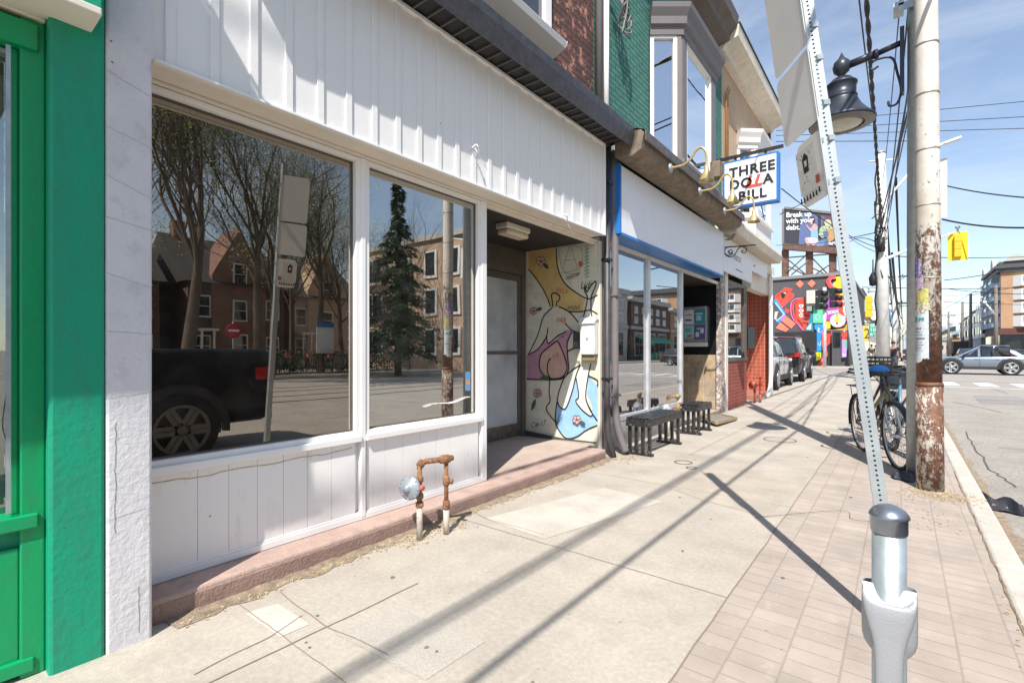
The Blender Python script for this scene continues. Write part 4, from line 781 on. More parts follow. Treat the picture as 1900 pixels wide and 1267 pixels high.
mb.tube(smoothpath([(-2.76, 14.75, 3.3), (-2.76, 14.75, 1.2), (-2.76, 14.74, .5), (-2.76, 14.60, .22), (-2.75, 14.2, .05)], 5), .05, 12); mb.build('pipe', M_white, dpt)
# ================================================================ MURAL BUILDING beyond the lot
YB = 47.
mbg = thing('mural_building', 'dark grey two storey building with bright street art on its side wall', 'building', (-6, YB, 0))
def b2(x, y): return 1420+x/5.279, 480+y/5.279
def bp(p): return gy(*b2(*p), YB)
xl = gy(1400, 600, YB).x; xr = gy(1574, 600, YB).x; zt1 = gy(1437, 519, YB).z; zt2 = gy(1574, 511, YB).z
mb = MB(); mb.box(xl-10, xr, YB, YB+22, -.1, (zt1+zt2)/2); mb.build('wall', mat('dark_wall', (.085, .08, .085), .8, var=.1, scale=1), mbg)
mb = MB(); mb.box(xl-10, xr+.1, YB-.15, YB+22.1, (zt1+zt2)/2, (zt1+zt2)/2+.25); mb.build('parapet', mat('parapet', (.22, .21, .20), .7), mbg)
sm = MB(); smm = []; K2 = [0]
def c2(col): smm.append(mat('street_paint', col, .8, var=.14, scale=.8, fine=.12)); return len(smm)-1
R_ = c2((.72, .07, .045)); CO = c2((.80, .20, .13)); BL = c2((.03, .25, .62)); YE_ = c2((.85, .66, .03)); PU = c2((.42, .06, .42)); GR = c2((.12, .55, .30)); TE = c2((.03, .22, .30)); OR = c2((.80, .30, .03)); WH = c2((.8, .8, .78)); PK = c2((.75, .15, .35)); LB = c2((.35, .60, .80)); DK = c2((.02, .02, .022)); LV = c2((.50, .30, .68)); CRM = c2((.66, .62, .50))
def sp(pts, c, s=0):
    K2[0] += 1; P = [bp(p)+V(0, -.004*K2[0], 0) for p in pts]
    if s: P = smoothpath(P, s, True)
    sm.poly(P, c)
def sl(pts, c, w=.08, n=4, closed=False):
    K2[0] += 1; sm.ribbon(smoothpath([bp(p)+V(0, -.004*K2[0], 0) for p in pts], n, closed), w, (0, -1, 0), c, closed)
sp([(95, 360), (150, 320), (190, 280), (270, 295), (240, 330), (285, 345), (280, 375), (180, 470), (150, 490), (92, 400)], R_); sl([(110, 375), (150, 340), (230, 320)], DK, .06); sp([(150, 350), (180, 330), (200, 350), (185, 390), (165, 390)], DK); sp([(175, 335), (195, 330), (200, 345)], WH)
sl([(90, 405), (190, 545), (120, 625)], BL, .28, 1); sl([(100, 430), (185, 545), (110, 610)], LB, .1, 1); sp([(95, 520), (130, 520), (110, 600), (90, 590)], WH); sl([(100, 530), (125, 525), (108, 590)], DK, .05, 1)
sp([(340, 210), (378, 245), (340, 288), (298, 248)], CO); sp([(455, 205), (496, 240), (455, 285), (412, 243)], CO)
sp([(200, 480), (245, 510), (220, 540), (190, 515)], R_); sp([(190, 550), (300, 635), (255, 685), (145, 600)], CO); sp([(150, 620), (235, 690), (200, 718), (103, 680)], CO); sp([(145, 600), (180, 560), (200, 575), (165, 615)], PK)
sl([(400, 370), (380, 385), (300, 395), (255, 440), (260, 560), (320, 640), (375, 705)], PK, .09); sl([(400, 385), (330, 400), (275, 450), (285, 560), (340, 640), (385, 700)], R_, .12)
sp([(400, 385), (390, 470), (420, 520), (460, 525), (440, 560), (455, 610), (410, 640), (385, 708), (365, 640), (300, 570), (295, 440), (340, 400)], R_)
for (y) in (465, 512, 556): sl([(352, y+20), (333, y-5), (345, y-14), (352, y-6), (362, y-14), (372, y-5), (352, y+20)], WH, .06, 3)
for y in (550, 590, 625): sl([(370, y), (410, y+8), (450, y+2)], DK, .07, 3)
sp([(440, 530), (468, 530), (468, 708), (395, 708), (420, 640)], TE); [sl([(410+i*12, 695), (412+i*12, 670-i*12)], WH, .05, 1) for i in range(4)]
sp([(470, 390), (545, 390), (582, 470), (582, 630), (470, 630)], GR); sl([(495, 560), (515, 545), (535, 560), (535, 590), (510, 600), (495, 580)], LB, .05, 3, True); sp([(530, 400), (570, 400), (575, 450), (540, 450)], GR)
sp([(485, 640), (580, 640), (575, 860), (545, 905), (505, 905), (505, 700), (485, 690)], BL); sl([(515, 680), (535, 690), (515, 705), (540, 720)], WH, .05, 2); sl([(520, 820), (535, 860), (550, 800)], LB, .06, 2)
sp([(500, 915), (548, 915), (548, 985), (500, 1000)], YE_); sl([(512, 935), (535, 930), (525, 965)], DK, .05, 2)
sp([(690, 180), (790, 168), (805, 378), (700, 375), (715, 330), (660, 250), (700, 215)], YE_); sl([(690, 180), (640, 190), (620, 230), (655, 290), (710, 330), (695, 380)], R_, .3); sl([(690, 190), (650, 200), (640, 235), (690, 300)], PK, .08)
for (y) in (205, 240, 275): sl([(748, y-14), (775, y+10)], WH, .05, 1); sl([(775, y-14), (748, y+10)], WH, .05, 1)
sp([(700, 385), (805, 382), (812, 610), (735, 600), (700, 470)], R_); sp([(595, 400), (690, 400), (715, 500), (650, 600), (595, 605)], PU)
def st2(t, x, y, s, c, rot=0):
    K2[0] += 1; cu = bpy.data.curves.new('t', 'FONT'); cu.body = t; cu.size = s; cu.offset = .02; cu.resolution_u = 2; tt = bpy.data.objects.new('t', cu); sc.collection.objects.link(tt); me = bpy.data.meshes.new_from_object(tt); bpy.data.objects.remove(tt)
    o = bp((x, y)); ca, sa = math.cos(rot), math.sin(rot); sm.add([o+V(v_.co.x*ca-v_.co.y*sa, -.004*K2[0]-.01, v_.co.x*sa+v_.co.y*ca) for v_ in me.vertices], [tuple(f_.vertices) for f_ in me.polygons], c)
for i, ch in enumerate('YES'): st2(ch, 752+i*6, 465+i*55, .62, WH, -.1)
st2('xxx', 615, 545, .5, WH, .12); 
for i, ch in enumerate('AAT'): st2(ch, 762, 730+i*32, .32, WH)
sp([(595, 612), (640, 612), (600, 690), (660, 700), (780, 680), (800, 640), (805, 700), (595, 705)], OR); sp([(595, 620), (640, 630), (640, 680), (600, 690)], YE_)
sp([(712+76*math.cos(t*.35), 607+66*math.sin(t*.35)) for t in range(18)], WH); sl([(712+68*math.cos(t*.35), 607+58*math.sin(t*.35)) for t in range(18)], R_, .03, 2, True); sp([(705+22*math.cos(t*.7), 600+42*math.sin(t*.7)) for t in range(9)], YE_); sp([(705+12*math.cos(t*.7), 636+12*math.sin(t*.7)) for t in range(9)], R_); sp([(700, 560), (708, 552), (716, 562), (708, 572)], R_)
sp([(555, 710), (655, 710), (655, 820), (610, 850), (620, 940), (560, 1050), (500, 1050), (560, 980), (580, 900), (555, 850)], R_); sl([(560, 720), (600, 860), (560, 1000)], PK, .12); [sl([(610+i*15, 700), (610+i*15, 735)], DK, .08, 1) for i in range(3)]
sp([(605, 860), (655, 830), (655, 1055), (590, 1055), (620, 950)], DK); sp([(752, 712), (800, 712), (800, 790), (752, 790)], R_); sp([(752, 792), (800, 792), (800, 960), (752, 968)], LV); sp([(780, 792), (802, 792), (802, 870), (782, 870)], GR); sl([(760, 930), (775, 950), (790, 935)], WH, .05, 2)
sp([(97, 722), (500, 715), (500, 900), (97, 900)], DK)
sm.build('mural', smm, mbg, label='street art of red and blue shapes, hearts and the letters YES')
w_ = MB(); a = bp((405, 305)); b = bp((535, 465)); w_.box(a.x, b.x, YB-.55, YB-.46, b.z, a.z); wo = w_.build('window', K_dkgrey, mbg); w_ = MB(); a2 = bp((414, 318)); b2_ = bp((524, 440)); w_.box(a2.x, b2_.x, YB-.58, YB-.551, b2_.z, a2.z); w_.build('pane', mat('blindp', (.62, .58, .48), .5), wo)
w_ = MB(); a = bp((660, 712)); b = bp((748, 1050)); w_.box(a.x, b.x, YB-.6, YB-.46, 0, a.z); wo = w_.build('door', K_dkgrey, mbg); w_ = MB(); a2 = bp((670, 725)); b2_ = bp((742, 870)); w_.box(a2.x, b2_.x, YB-.63, YB-.601, b2_.z, a2.z); w_.build('pane', M_dkglass, wo)
w_ = MB(); a2 = bp((415, 470)); b2_ = bp((465, 515)); w_.box(a2.x, b2_.x, YB-.55, YB-.46, b2_.z, a2.z); w_.build('vent', mat('ventg', (.3, .3, .28), .5), mbg)
# billboard on its roof
bb = thing('billboard', 'rooftop billboard on rusty lattice legs reading Break up with your debt.', 'billboard', (-7, YB+2, zt1))
YL = YB+1.2
def p5(x, y): return gy(1430+x/7.919, 370+y/7.919, YL)
M_bbk = mat('bill_dark', (.04, .042, .05), .4, var=.08)
q = [p5(200, 135), p5(985, 220), p5(1010, 735), p5(200, 665)]
mb = MB(); mb.prism(q, (0, .25, 0)); mb.build('panel', M_bbk, bb)
mb = MB(); mb.bar(q[0]+V(0, .1, .06), q[1]+V(0, .1, .06), .35, .18); mb.bar(q[0]+V(-.05, .1, 0), q[3]+V(-.05, .1, 0), .12, .3); mb.build('frame', mat('bframe', (.20, .17, .16), .6), bb)
M_rb = mat('rusted_steel', (.14, .075, .055), .8, var=.35, scale=3)
mb = MB(); mb.bar(p5(190, 700)+V(0, -.2, 0), p5(1060, 770)+V(0, -.2, 0), .5, .5); mb.build('catwalk', M_rb, bb)
zr = (zt1+zt2)/2+.1
for x in (210, 565, 908):
    a = p5(x, 740); mb = MB(); mb.box(a.x-.26, a.x+.26, YL, YL+.3, zr, a.z); mb.build('leg', M_rb, bb)
mb = MB()
for (a, b) in (((240, 1080), (540, 800)), ((240, 870), (520, 1110)), ((240, 975), (500, 1110)), ((600, 850), (850, 1110)), ((600, 1000), (820, 1110)), ((650, 1110), (880, 950)), ((930, 850), (1020, 790)), ((930, 1010), (1040, 1100)), ((560, 900), (300, 1110)), ((200, 860), (1050, 790))): mb.tube([p5(*a), p5(*b)], .055, 5)
mb.build('brace', M_rb, bb)
k = -.26
for i, (t_, x, y) in enumerate((('Break up', 228, 268), ('with your', 228, 355), ('debt.', 228, 452))):
    o = p5(x, y); textmesh(t_, o+V(0, -.05, 0), (1, 0, -.105), (.0, 0, 1), .60, K_white, parent=bb, extrude=.01, bold=.014, sx=.88)
textmesh('farber', p5(840, 672)+V(0, -.12, 0), (1, 0, -.09), (0, 0, 1), .46, K_white, parent=bb, extrude=.01, bold=.010, sx=.95)
im = MB(); imm = [M(c) for c in ((.10, .14, .30), (.22, .40, .62), (.60, .32, .28), (.06, .03, .03), (.62, .48, .55), (.30, .42, .24), (.48, .50, .34), (.45, .26, .10), (.10, .13, .25), (.12, .05, .06))]; kk = [0]
def ip(pts, c, s=3):
    kk[0] += 1; P = [p5(*p)+V(0, -.008*kk[0], 0) for p in pts]; im.poly(smoothpath(P, s, True) if s else P, c)
ip([(470, 200), (690, 230), (700, 690), (410, 665), (430, 400)], 0, 0); ip([(735, 235), (985, 245), (1000, 700), (735, 690)], 9, 0); ip([(740, 250), (800, 260), (760, 380), (738, 380)], 8, 0)
ip([(590, 265), (640, 260), (655, 320), (640, 370), (600, 360), (580, 310)], 3); ip([(585, 330), (610, 320), (615, 370), (590, 370)], 2); ip([(640, 355), (690, 400), (680, 450), (600, 480), (560, 440), (520, 385), (530, 375), (580, 425), (610, 400)], 2); ip([(600, 460), (680, 430), (695, 540), (690, 610), (600, 590), (590, 520)], 1); ip([(590, 560), (690, 580), (690, 660), (600, 670), (520, 600), (510, 570)], 4); ip([(500, 590), (520, 570), (560, 640), (590, 700), (560, 700), (520, 650)], 2)
ip([(800, 310), (860, 300), (890, 340), (880, 400), (820, 400), (790, 350)], 6); ip([(750, 400), (820, 390), (900, 400), (900, 480), (800, 560), (740, 560), (715, 470)], 5); ip([(860, 440), (930, 450), (950, 540), (900, 620), (840, 600), (830, 500)], 7); ip([(770, 480), (840, 470), (850, 540), (790, 560)], 8)
for (x, y) in ((745, 460), (790, 420), (860, 340), (900, 430), (765, 520), (830, 430), (870, 390), (720, 520)): ip([(x-14, y), (x, y-18), (x+14, y), (x, y+16)], 6, 2)
ip([(760, 590), (840, 570), (860, 690), (640, 690), (700, 620)], 8, 0)
for i in range(5): ip([(700+i*26, 620), (712+i*26, 618), (690+i*20, 690), (678+i*20, 690)], 1, 0)
im.build('picture', imm, bb)
# ================================================================ LEFT SIDE BUILDINGS FAR
def facade(root, x, y0, y1, z0, z1, face, nw, nf, mfr, mgl, wr=.5, hr=.6, out=.05):
    """windows on a wall; face '+x','-x' (runs along y) or '-y' (runs along x; then x=y const, y0,y1 = x range)"""
    for j in range(nf):
        for i in range(nw):
            cu = y0+(i+.5)*(y1-y0)/nw; hw = (y1-y0)/nw*wr/2; cz = z0+(j+.5)*(z1-z0)/nf; hh = (z1-z0)/nf*hr/2
            a = MB(); b = MB(); s = 1 if face == '+x' else -1
            if face == '-y':
                a.box(cu-hw, cu+hw, x-out, x+.02, cz-hh, cz+hh); b.box(cu-hw*.8, cu-.04*hw, x-out-.02, x-out, cz-hh*.88, cz+hh*.88); b.box(cu+.04*hw, cu+hw*.8, x-out-.02, x-out, cz-hh*.88, cz+hh*.88)
            else:
                a.box(x, x+s*out, cu-hw, cu+hw, cz-hh, cz+hh); b.box(x+s*out, x+s*(out+.02), cu-hw*.8, cu-.04*hw, cz-hh*.88, cz+hh*.88); b.box(x+s*out, x+s*(out+.02), cu+.04*hw, cu+hw*.8, cz-hh*.88, cz+hh*.88)
            f_ = a.build('window', mfr, root); b.build('pane', mgl, f_)
M_br2 = mat('brown_brick', (.26, .13, .075), .85, var=.15, scale=2); M_br3 = mat('dark_brick', (.13, .08, .065), .85, var=.2, scale=2); M_or = mat('orange_brick', (.40, .24, .14), .85, var=.12, scale=1.5); M_pale = mat('pale_wall', (.45, .43, .40), .8, var=.1); M_bl = mat('blue_wall', (.30, .38, .50), .7, var=.1)
lefts = [(68, 82, 5.2, M_br3, 'low dark brick shop beyond the mural building with a yellow sign'), (83, 100, 9.5, M_br2, 'tall brown brick building rising behind the street art building'), (101, 130, 6.5, M_pale, 'pale low shop row beyond the teal banner on the left'), (132, 175, 7.5, M_br3, 'dark brick row further down the left pavement'), (178, 260, 8, M_pale, 'distant pale row closing the left pavement')]
for (y0, y1, h, m_, lab) in lefts:
    b = thing('shop_row', lab, 'building', (-5, y0, 0)); mb = MB(); mb.box(-16, -4.2, y0, y1, -.1, h); mb.build('wall', m_, b)
    mb = MB(); mb.box(-16.1, -4.1, y0-.1, y1+.1, h, h+.3); mb.build('cornice', K_dkgrey, b)
    facade(b, -4.2, y0+.5, y1-.5, 3.4, h-.3, '+x', max(2, int((y1-y0)/3.2)), 1 if h < 8 else 2, M_white, M_dkglass)
    mb = MB(); mb.box(-4.2, -4.1, y0+.4, y1-.4, .3, 2.7); mb.build('shopfront', M_dkglass, b); facade(b, y0, -15, -4.6, 3.4, h-.3, '-y', 3, 1, M_white, M_dkglass)
def hung_sign(name, label, u0, v0, u1, v1, Y, col, txt=None, tcol=None, cat='sign'):
    a = gy(u0, v0, Y); b = gy(u1, v1, Y); t = thing(name, label, cat, ((a.x+b.x)/2, Y, b.z)); mb = MB(); mb.box(a.x, b.x, Y, Y+.2, b.z, a.z); mb.build('sign_panel', M(col), t, bevel=.03)
    mb = MB(); mb.box(a.x-1.6, b.x, Y+.06, Y+.14, a.z, a.z+.08); mb.build('bracket', K_black, t)
    if txt:
        n = len(txt); H = (a.z-b.z)/n
        for i, l in enumerate(txt): textmesh(l, (a.x+.12, Y-.01, a.z-H*(i+.82)), (1, 0, 0), (0, 0, 1), H*.92, M(tcol), parent=t, extrude=.005, bold=.01, sx=.72)
    return t
hung_sign('shop_banner', 'teal green hanging banner reading OPEN 7 DAYS A WEEK', 1612, 600, 1634, 624, 60, (.03, .42, .30), ['OPEN', '7 DAYS', 'A WEEK'], (.8, .8, .75))
hung_sign('shop_banner', 'yellow hanging shop sign behind the leaning sign post', 1600, 604, 1611, 633, 56, (.80, .55, .05), ['2'], (.1, .1, .1))
hung_sign('shop_banner', 'blue and white stacked shop sign farther down the left pavement', 1642, 575, 1656, 606, 95, (.10, .40, .65), ['GAS'], (.8, .8, .8))
# RIGHT SIDE FAR: corner apartment building and terraces
cb = thing('corner_apartment_building', 'four storey orange brick corner building with white bay windows at the far right', 'building', (14, 131, 0))
Yc = 130; xc = gy(1857, 560, Yc).x; zt = gy(1857, 492, Yc).z; zs_ = gy(1857, 622, Yc).z
mb = MB(); mb.box(xc, xc+42, Yc, Yc+20, -.1, zt-1.4); mb.build('wall', M_or, cb)
mb = MB(); mb.box(xc-.5, xc+42, Yc-.5, Yc+20, zt-1.4, zt-.7); mb.box(xc-.9, xc+42, Yc-.9, Yc+20, zt-.7, zt-.2); mb.box(xc-.2, xc+42, Yc-.2, Yc+20, zt-.2, zt+.6); mb.build('cornice', K_dkgrey, cb)
mb = MB(); mb.box(xc-.25, xc+42, Yc-.25, Yc+20, 4.2, 5.4); mb.build('shop_fascia', mat('maroon', (.10, .035, .03), .6), cb); mb = MB(); mb.box(xc-.1, xc+42, Yc-.12, Yc+20, .2, 4.2); mb.build('shopfront', M_dkglass, cb)
textmesh('Flowershop', (xc+2.5, Yc-.3, 4.4), (1, 0, 0), (0, 0, 1), 1.0, K_white, parent=cb, extrude=.02)if False else None
for j in range(4):
    z0 = 5.7+j*(zt-7.4)/4
    for xx in (xc+4.6, xc+13.5, xc+23, xc+32):
        mb = MB(); mb.prism([(xx-3, Yc-.02, z0), (xx-2, Yc-1.1, z0), (xx+2, Yc-1.1, z0), (xx+3, Yc-.02, z0)], (0, 0, (zt-7.4)/4-.5)); f_ = mb.build('bay_window', M_white, cb)
        mb = MB(); 
        for dx in (-1.75, -.55, .65): mb.box(xx+dx, xx+dx+1.05, Yc-1.16, Yc-1.1, z0+.75, z0+(zt-7.4)/4-.62)
        mb.build('pane', M_dkglass, f_)
    for yy in (Yc+3.6, Yc+10.2, Yc+16.6):
        mb = MB(); mb.prism([(xc+.02, yy-3, z0), (xc-1.1, yy-2, z0), (xc-1.1, yy+2, z0), (xc+.02, yy+3, z0)], (0, 0, (zt-7.4)/4-.5)); f_ = mb.build('bay_window', M_bl, cb)
        mb = MB()
        for dy in (-1.75, -.5, .75): mb.box(xc-1.18, xc-1.1, yy+dy, yy+dy+1, z0+1.0, z0+(zt-7.4)/4-.9)
        mb.prism([(xc-.25, yy-2.87, z0+1.0), (xc-1.03, yy-2.16, z0+1.0), (xc-1.03, yy-2.16, z0+2.6), (xc-.25, yy-2.87, z0+2.6)], (-.03, -.03, 0)); mb.build('pane', M_dkglass, f_)
rr = [(151, 164, 12.6, M_br3, 'dark brick terrace with blue bays left of the corner building'), (165, 184, 11.2, M_bl, 'pale blue terrace further along the right side'), (185, 208, 10.6, M_br2, 'brown brick terrace in the distance on the right side'), (230, 330, 6.5, M_or, 'far orange brick block near the vanishing point')]
for (y0, y1, h, m_, lab) in rr:
    b = thing('terrace', lab, 'building', (16, y0, 0)); mb = MB(); mb.box(xc+.5, xc+16, y0, y1, -.1, h); mb.build('wall', m_, b); mb = MB(); mb.box(xc+.2, xc+16, y0-.2, y1, h, h+.5); mb.build('cornice', K_dkgrey, b)
    n = max(3, int((y1-y0)/6))
    for i in range(n):
        yy = y0+(i+.5)*(y1-y0)/n; mb = MB(); mb.prism([(xc+.52, yy-2, 4.2), (xc-.6, yy-1.3, 4.2), (xc-.6, yy+1.3, 4.2), (xc+.52, yy+2, 4.2)], (0, 0, h-5)); f_ = mb.build('bay_window', M_white, b); mb = MB()
        for z in (5, 8): mb.box(xc-.66, xc-.6, yy-1, yy+1, z, min(z+1.7, h-1.2)); mb.prism([(xc+.3, yy-1.87, z), (xc-.5, yy-1.36, z), (xc-.5, yy-1.36, z+1.7), (xc+.3, yy-1.87, z+1.7)], (-.03, -.03, 0))
        mb.build('pane', M_dkglass, f_)
    for i in range(3):
        mb = MB(); xx = xc+2+i*4.5; mb.box(xx, xx+1.4, y0-.06, y0, 6, 8); f_ = mb.build('window', M_white, b)
# low shops right of the street centre
for (y0, x0, x1, h, m_, lab) in ((214, 13, 22, 5, M_or, 'small orange brick hut in front of the distant terraces'), (235, 9.5, 14, 4.5, M_pale, 'low pale shed near the vanishing point')):
    b = thing('low_building', lab, 'building', (x0, y0, 0)); mb = MB(); mb.box(x0, x1, y0, y0+12, -.1, h); mb.build('wall', m_, b); mb = MB(); mb.box(x0-.2, x1+.2, y0-.2, y0+12, h, h+.3); mb.build('roof', K_dkgrey, b); facade(b, y0, x0+.5, x1-.5, .8, h-.6, '-y', 3, 1, M_white, M_dkglass)
# skyline
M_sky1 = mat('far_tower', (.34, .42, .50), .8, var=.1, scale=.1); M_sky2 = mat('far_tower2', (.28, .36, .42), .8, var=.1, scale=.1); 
for i, (u, v, wd, mtt) in enumerate(((1683, 612, 7, M_sky2), (1691, 622, 6, M_sky1), (1698, 606, 5, M_sky1), (1752, 605, 9, M_sky1), (1764, 600, 8, M_sky2), (1774, 612, 12, M_sky1), (1666, 630, 10, M_sky2), (1786, 618, 9, M_sky2), (1676, 620, 5, M_sky1))):
    Y = 1500+i*25; a = gy(u-wd/2, v, Y); b = gy(u+wd/2, v, Y); t = thing('tower_block', ['hazy pale tower block on the skyline, %s' % s for s in ('left of the rusty pole', 'second left of the rusty pole', 'tallest left of the rusty pole', 'just right of the rusty pole', 'tallest right of the rusty pole', 'broad one right of the rusty pole', 'lowest beside the concrete pole', 'nearest the corner building', 'thin one beside the concrete pole')][i], 'tower', (a.x, Y, 0), 'tower blocks on the skyline')
    mb = MB(); mb.box(a.x, b.x, Y, Y+30, -.1, a.z); mb.build('wall', mtt, t); mb = MB()
    for k in range(8): mb.box(a.x, b.x, Y-.5, Y, 6+k*(a.z-8)/8, 6+(k+.5)*(a.z-8)/8)
    mb.build('window_band', M_sky2 if mtt is M_sky1 else M_sky1, t)
# ================================================================ TREES
def tree(name, label, x, y, H, r0, spread, seed, leaf=0, group=None, levels=5, leafmat=None, nb=6, z0=-.1, first=.35, sc0=1.0):
    rs = random.Random(seed); t = thing(name, label, 'tree', (x, y, z0), group); tr = MB(); cr = MB(); tips = []
    def limb(p, d, L, r, lv):
        n = 5 if lv < 3 else 2; pts = [Vector(p)]; dd = Vector(d); rr_ = [r]
        for i in range(n):
            wb_ = .02 if lv == 0 else .13; dd = (dd+Vector((rs.gauss(0, wb_), rs.gauss(0, wb_), rs.gauss(.05, .06)))).normalized(); pts.append(pts[-1]+dd*L/n); rr_.append(r*(1-(i+1)/n*.55))
        tr.tube(pts, rr_, 8 if lv == 0 else (5 if lv < 3 else 3), cap=False)
        if lv >= levels:
            tips.append(pts[-1]); tips.append(pts[1]); return
        k = nb if lv == 0 else (5 if lv < 2 else (4 if lv < 3 else 3))
        for i in range(k):
            f = rs.uniform(max(first, .5) if lv == 0 else .25, 1.0); ii = min(n-1, int(f*n)); q = pts[ii].lerp(pts[ii+1], f*n-ii) if ii < n else pts[-1]
            a = rs.uniform(0, 6.283); tilt = rs.uniform(.45, .95)*spread; o = dd.orthogonal().normalized(); o = (Matrix.Rotation(a, 3, dd) @ o); nd = (dd*math.cos(tilt)+o*math.sin(tilt)).normalized(); nd.z += .12; nd.normalize()
            limb(q, nd, L*rs.uniform(.5, .75)*(1.15 if lv == 0 else 1), rr_[ii]*rs.uniform(.38, .55), lv+1)
        limb(pts[-1], dd, L*.6, rr_[-1], lv+1)
    limb((x, y, z0), (rs.gauss(0, .02), rs.gauss(0, .02), 1), H*.42, r0, 0)
    tr.build('trunk', M_bark, t)
    for q in tips:
        for i in range(leaf):
            c = q+Vector((rs.gauss(0, .3), rs.gauss(0, .3), rs.gauss(0, .3))); a = Vector((rs.gauss(0, 1), rs.gauss(0, 1), rs.gauss(0, 1))).normalized(); b = a.orthogonal().normalized(); s = rs.uniform(.03, .075)*sc0
            cr.add([c-a*s, c+b*s*.7, c+a*s, c-b*s*.7], [(0, 1, 2, 3)])
    if leaf: cr.build('crown', leafmat or M_leafy, t)
    return t
# mirror-side trees (seen as reflections in the shop windows)
tree('street_tree', 'big twin-trunk tree with young yellow green leaves across the street, reflected in the left window', 16.6, 7.3, 15, .30, .75, 3, leaf=1, nb=8)
tree('street_tree', 'second leafing street tree across the street, reflected beside the sign post', 17.8, 10.6, 15, .26, .75, 11, leaf=1, nb=7)
tree('street_tree', 'leafless street tree reflected at the right of the left window', 19.5, 14.8, 14, .24, .8, 21, leaf=0, nb=7, levels=4)
tree('street_tree', 'leafless tree standing before the brick block, reflected at the left of the right window', 19.0, 20.6, 12, .16, .8, 5, leaf=0, nb=6, levels=4)
tree('street_tree', 'garden tree behind the gabled houses, reflected at the far left', 22, 5.0, 14, .28, .9, 31, leaf=1, nb=7)
tree('street_tree', 'thin garden tree between the gabled houses', 24, 15.5, 12, .2, .9, 37, leaf=1, nb=7)
tree('street_tree', 'third leafing tree behind the share bicycles, reflected beside the sign plates', 20.5, 12.6, 14, .22, .85, 44, leaf=1, nb=8)
tree('street_tree', 'bushy bare tree in front of the pale gabled house', 23.5, 18.6, 12, .20, .9, 52, leaf=1, nb=7)
def spruce(x, y, H, R0, seed, label):
    rs = random.Random(seed); t = thing('spruce_tree', label, 'tree', (x, y, -.1)); tr = MB(); tr.tube([(x, y, -.1), (x+.05, y, H*.5), (x, y, H)], [.2, .12, .02], 8); tr.build('trunk', M_bark, t); cr = MB()
    for k in range(230):
        z = 1.2+(H-1.4)*(k/150)**.9; L = R0*max(0.02, 1-z/H)**.8*rs.uniform(.65, 1.15)+.15; a = rs.uniform(0, 6.283); d = Vector((math.cos(a), math.sin(a), 0)); s_ = Vector((-d.y, d.x, 0)); n = int(20+L*44)
        for i in range(n):
            f = rs.random()**.7; c = Vector((x, y, z))+d*L*f+V(0, 0, -.35*L*f*f+.1*f*f*L)+s_*rs.gauss(0, .26*L*(1-f*.6)*.6)+V(0, 0, rs.gauss(0, .06))
            v1 = (d*rs.uniform(.4, 1)+s_*rs.gauss(0, .6)+V(0, 0, -.4)).normalized()*rs.uniform(.14, .30); v2 = v1.cross(V(0, 0, 1)).normalized()*rs.uniform(.03, .07)
            cr.add([c-v2, c+v2, c+v1*1.0+v2*.3, c+v1-v2*.3], [(0, 1, 2, 3)])
    cr.build('crown', M_needle, t); return t
spruce(15.6, 17.0, 8.6, 3.1, 4, 'dark green spruce standing before the brick block, reflected in the right window')
# houses across the street
def gable_house(label, x, y0, y1, zw, zr, mw, gcol=M_or, dormer=False):
    t = thing('gabled_house', label, 'house', (x, y0, 0)); mb = MB(); mb.box(x, x+9, y0, y1, -.1, zw); mb.build('wall', mw, t)
    rf = MB(); rf.prism([(x-.4, y0-.3, zw), (x+4.5, y0-.3, zr), (x+9.4, y0-.3, zw)], (0, y1-y0+.6, 0)); rf.build('roof', mat('slate', (.055, .05, .05), .8, var=.3, scale=4), t)
    ym = (y0+y1)/2; gw = (y1-y0)*.28; gb = MB(); gb.prism([(x-.15, ym-gw, 0), (x-.15, ym+gw, 0), (x-.15, ym+gw, zw+.6), (x-.15, ym, zr+.3), (x-.15, ym-gw, zw+.6)], (3.5, 0, 0)); go = gb.build('gable', gcol, t)
    gr = MB(); gr.bar((x+1.2, ym-gw-.25, zw+.45), (x+1.2, ym, zr+.5), 3.2, .12, (1, 0, 0)) ; gr.bar((x+1.2, ym+gw+.25, zw+.45), (x+1.2, ym, zr+.5), 3.2, .12, (1, 0, 0)); 
    for (yy, zz) in ((ym, zw+.8), (ym, zw-1.8), (ym, 1.6), (y0+.9, zw-1.6), (y1-.9, zw-1.6), (y0+.9, 1.5), (y1-.9, 1.5)):
        w_ = MB(); xo = x-.15 if abs(yy-ym) < .1 else x; w_.box(xo-.06, xo+.02, yy-.5, yy+.5, zz-.75, zz+.75); f_ = w_.build('window', M_white, t); w_ = MB(); w_.box(xo-.09, xo-.06, yy-.4, yy+.4, zz-.65, zz-.03); w_.box(xo-.09, xo-.06, yy-.4, yy+.4, zz+.03, zz+.65); w_.build('pane', M_dkglass, f_)
    mb = MB(); mb.box(x-1.6, x, y0+.2, ym-gw-.1, 2.5, 2.65); [mb.box(x-1.5, x-1.4, yy, yy+.12, 0, 2.5) for yy in (y0+.3, ym-gw-.4)]; mb.build('porch', M_white, t)
    mb = MB(); mb.box(x+4, x+4.8, y0+.5, y0+1.2, zr-.8, zr+1); mb.build('chimney', gcol, t)
M_hb = brickmat('house_brick', (.26, .09, .055), (.20, .075, .05), (.3, .25, .2), var=.2)
gable_house('red brick gabled house across the street behind the big tree', 31, 4, 10.5, 5.6, 9.2, M_br3, M_hb)
gable_house('red brick gabled house across the street, its gable lit, second along', 31, 12, 18.5, 5.8, 9.6, M_br3, M_hb)
gable_house('pale gabled house across the street beside the brick block', 33, 20, 26.5, 5.6, 9.4, M_tan, M_tan)
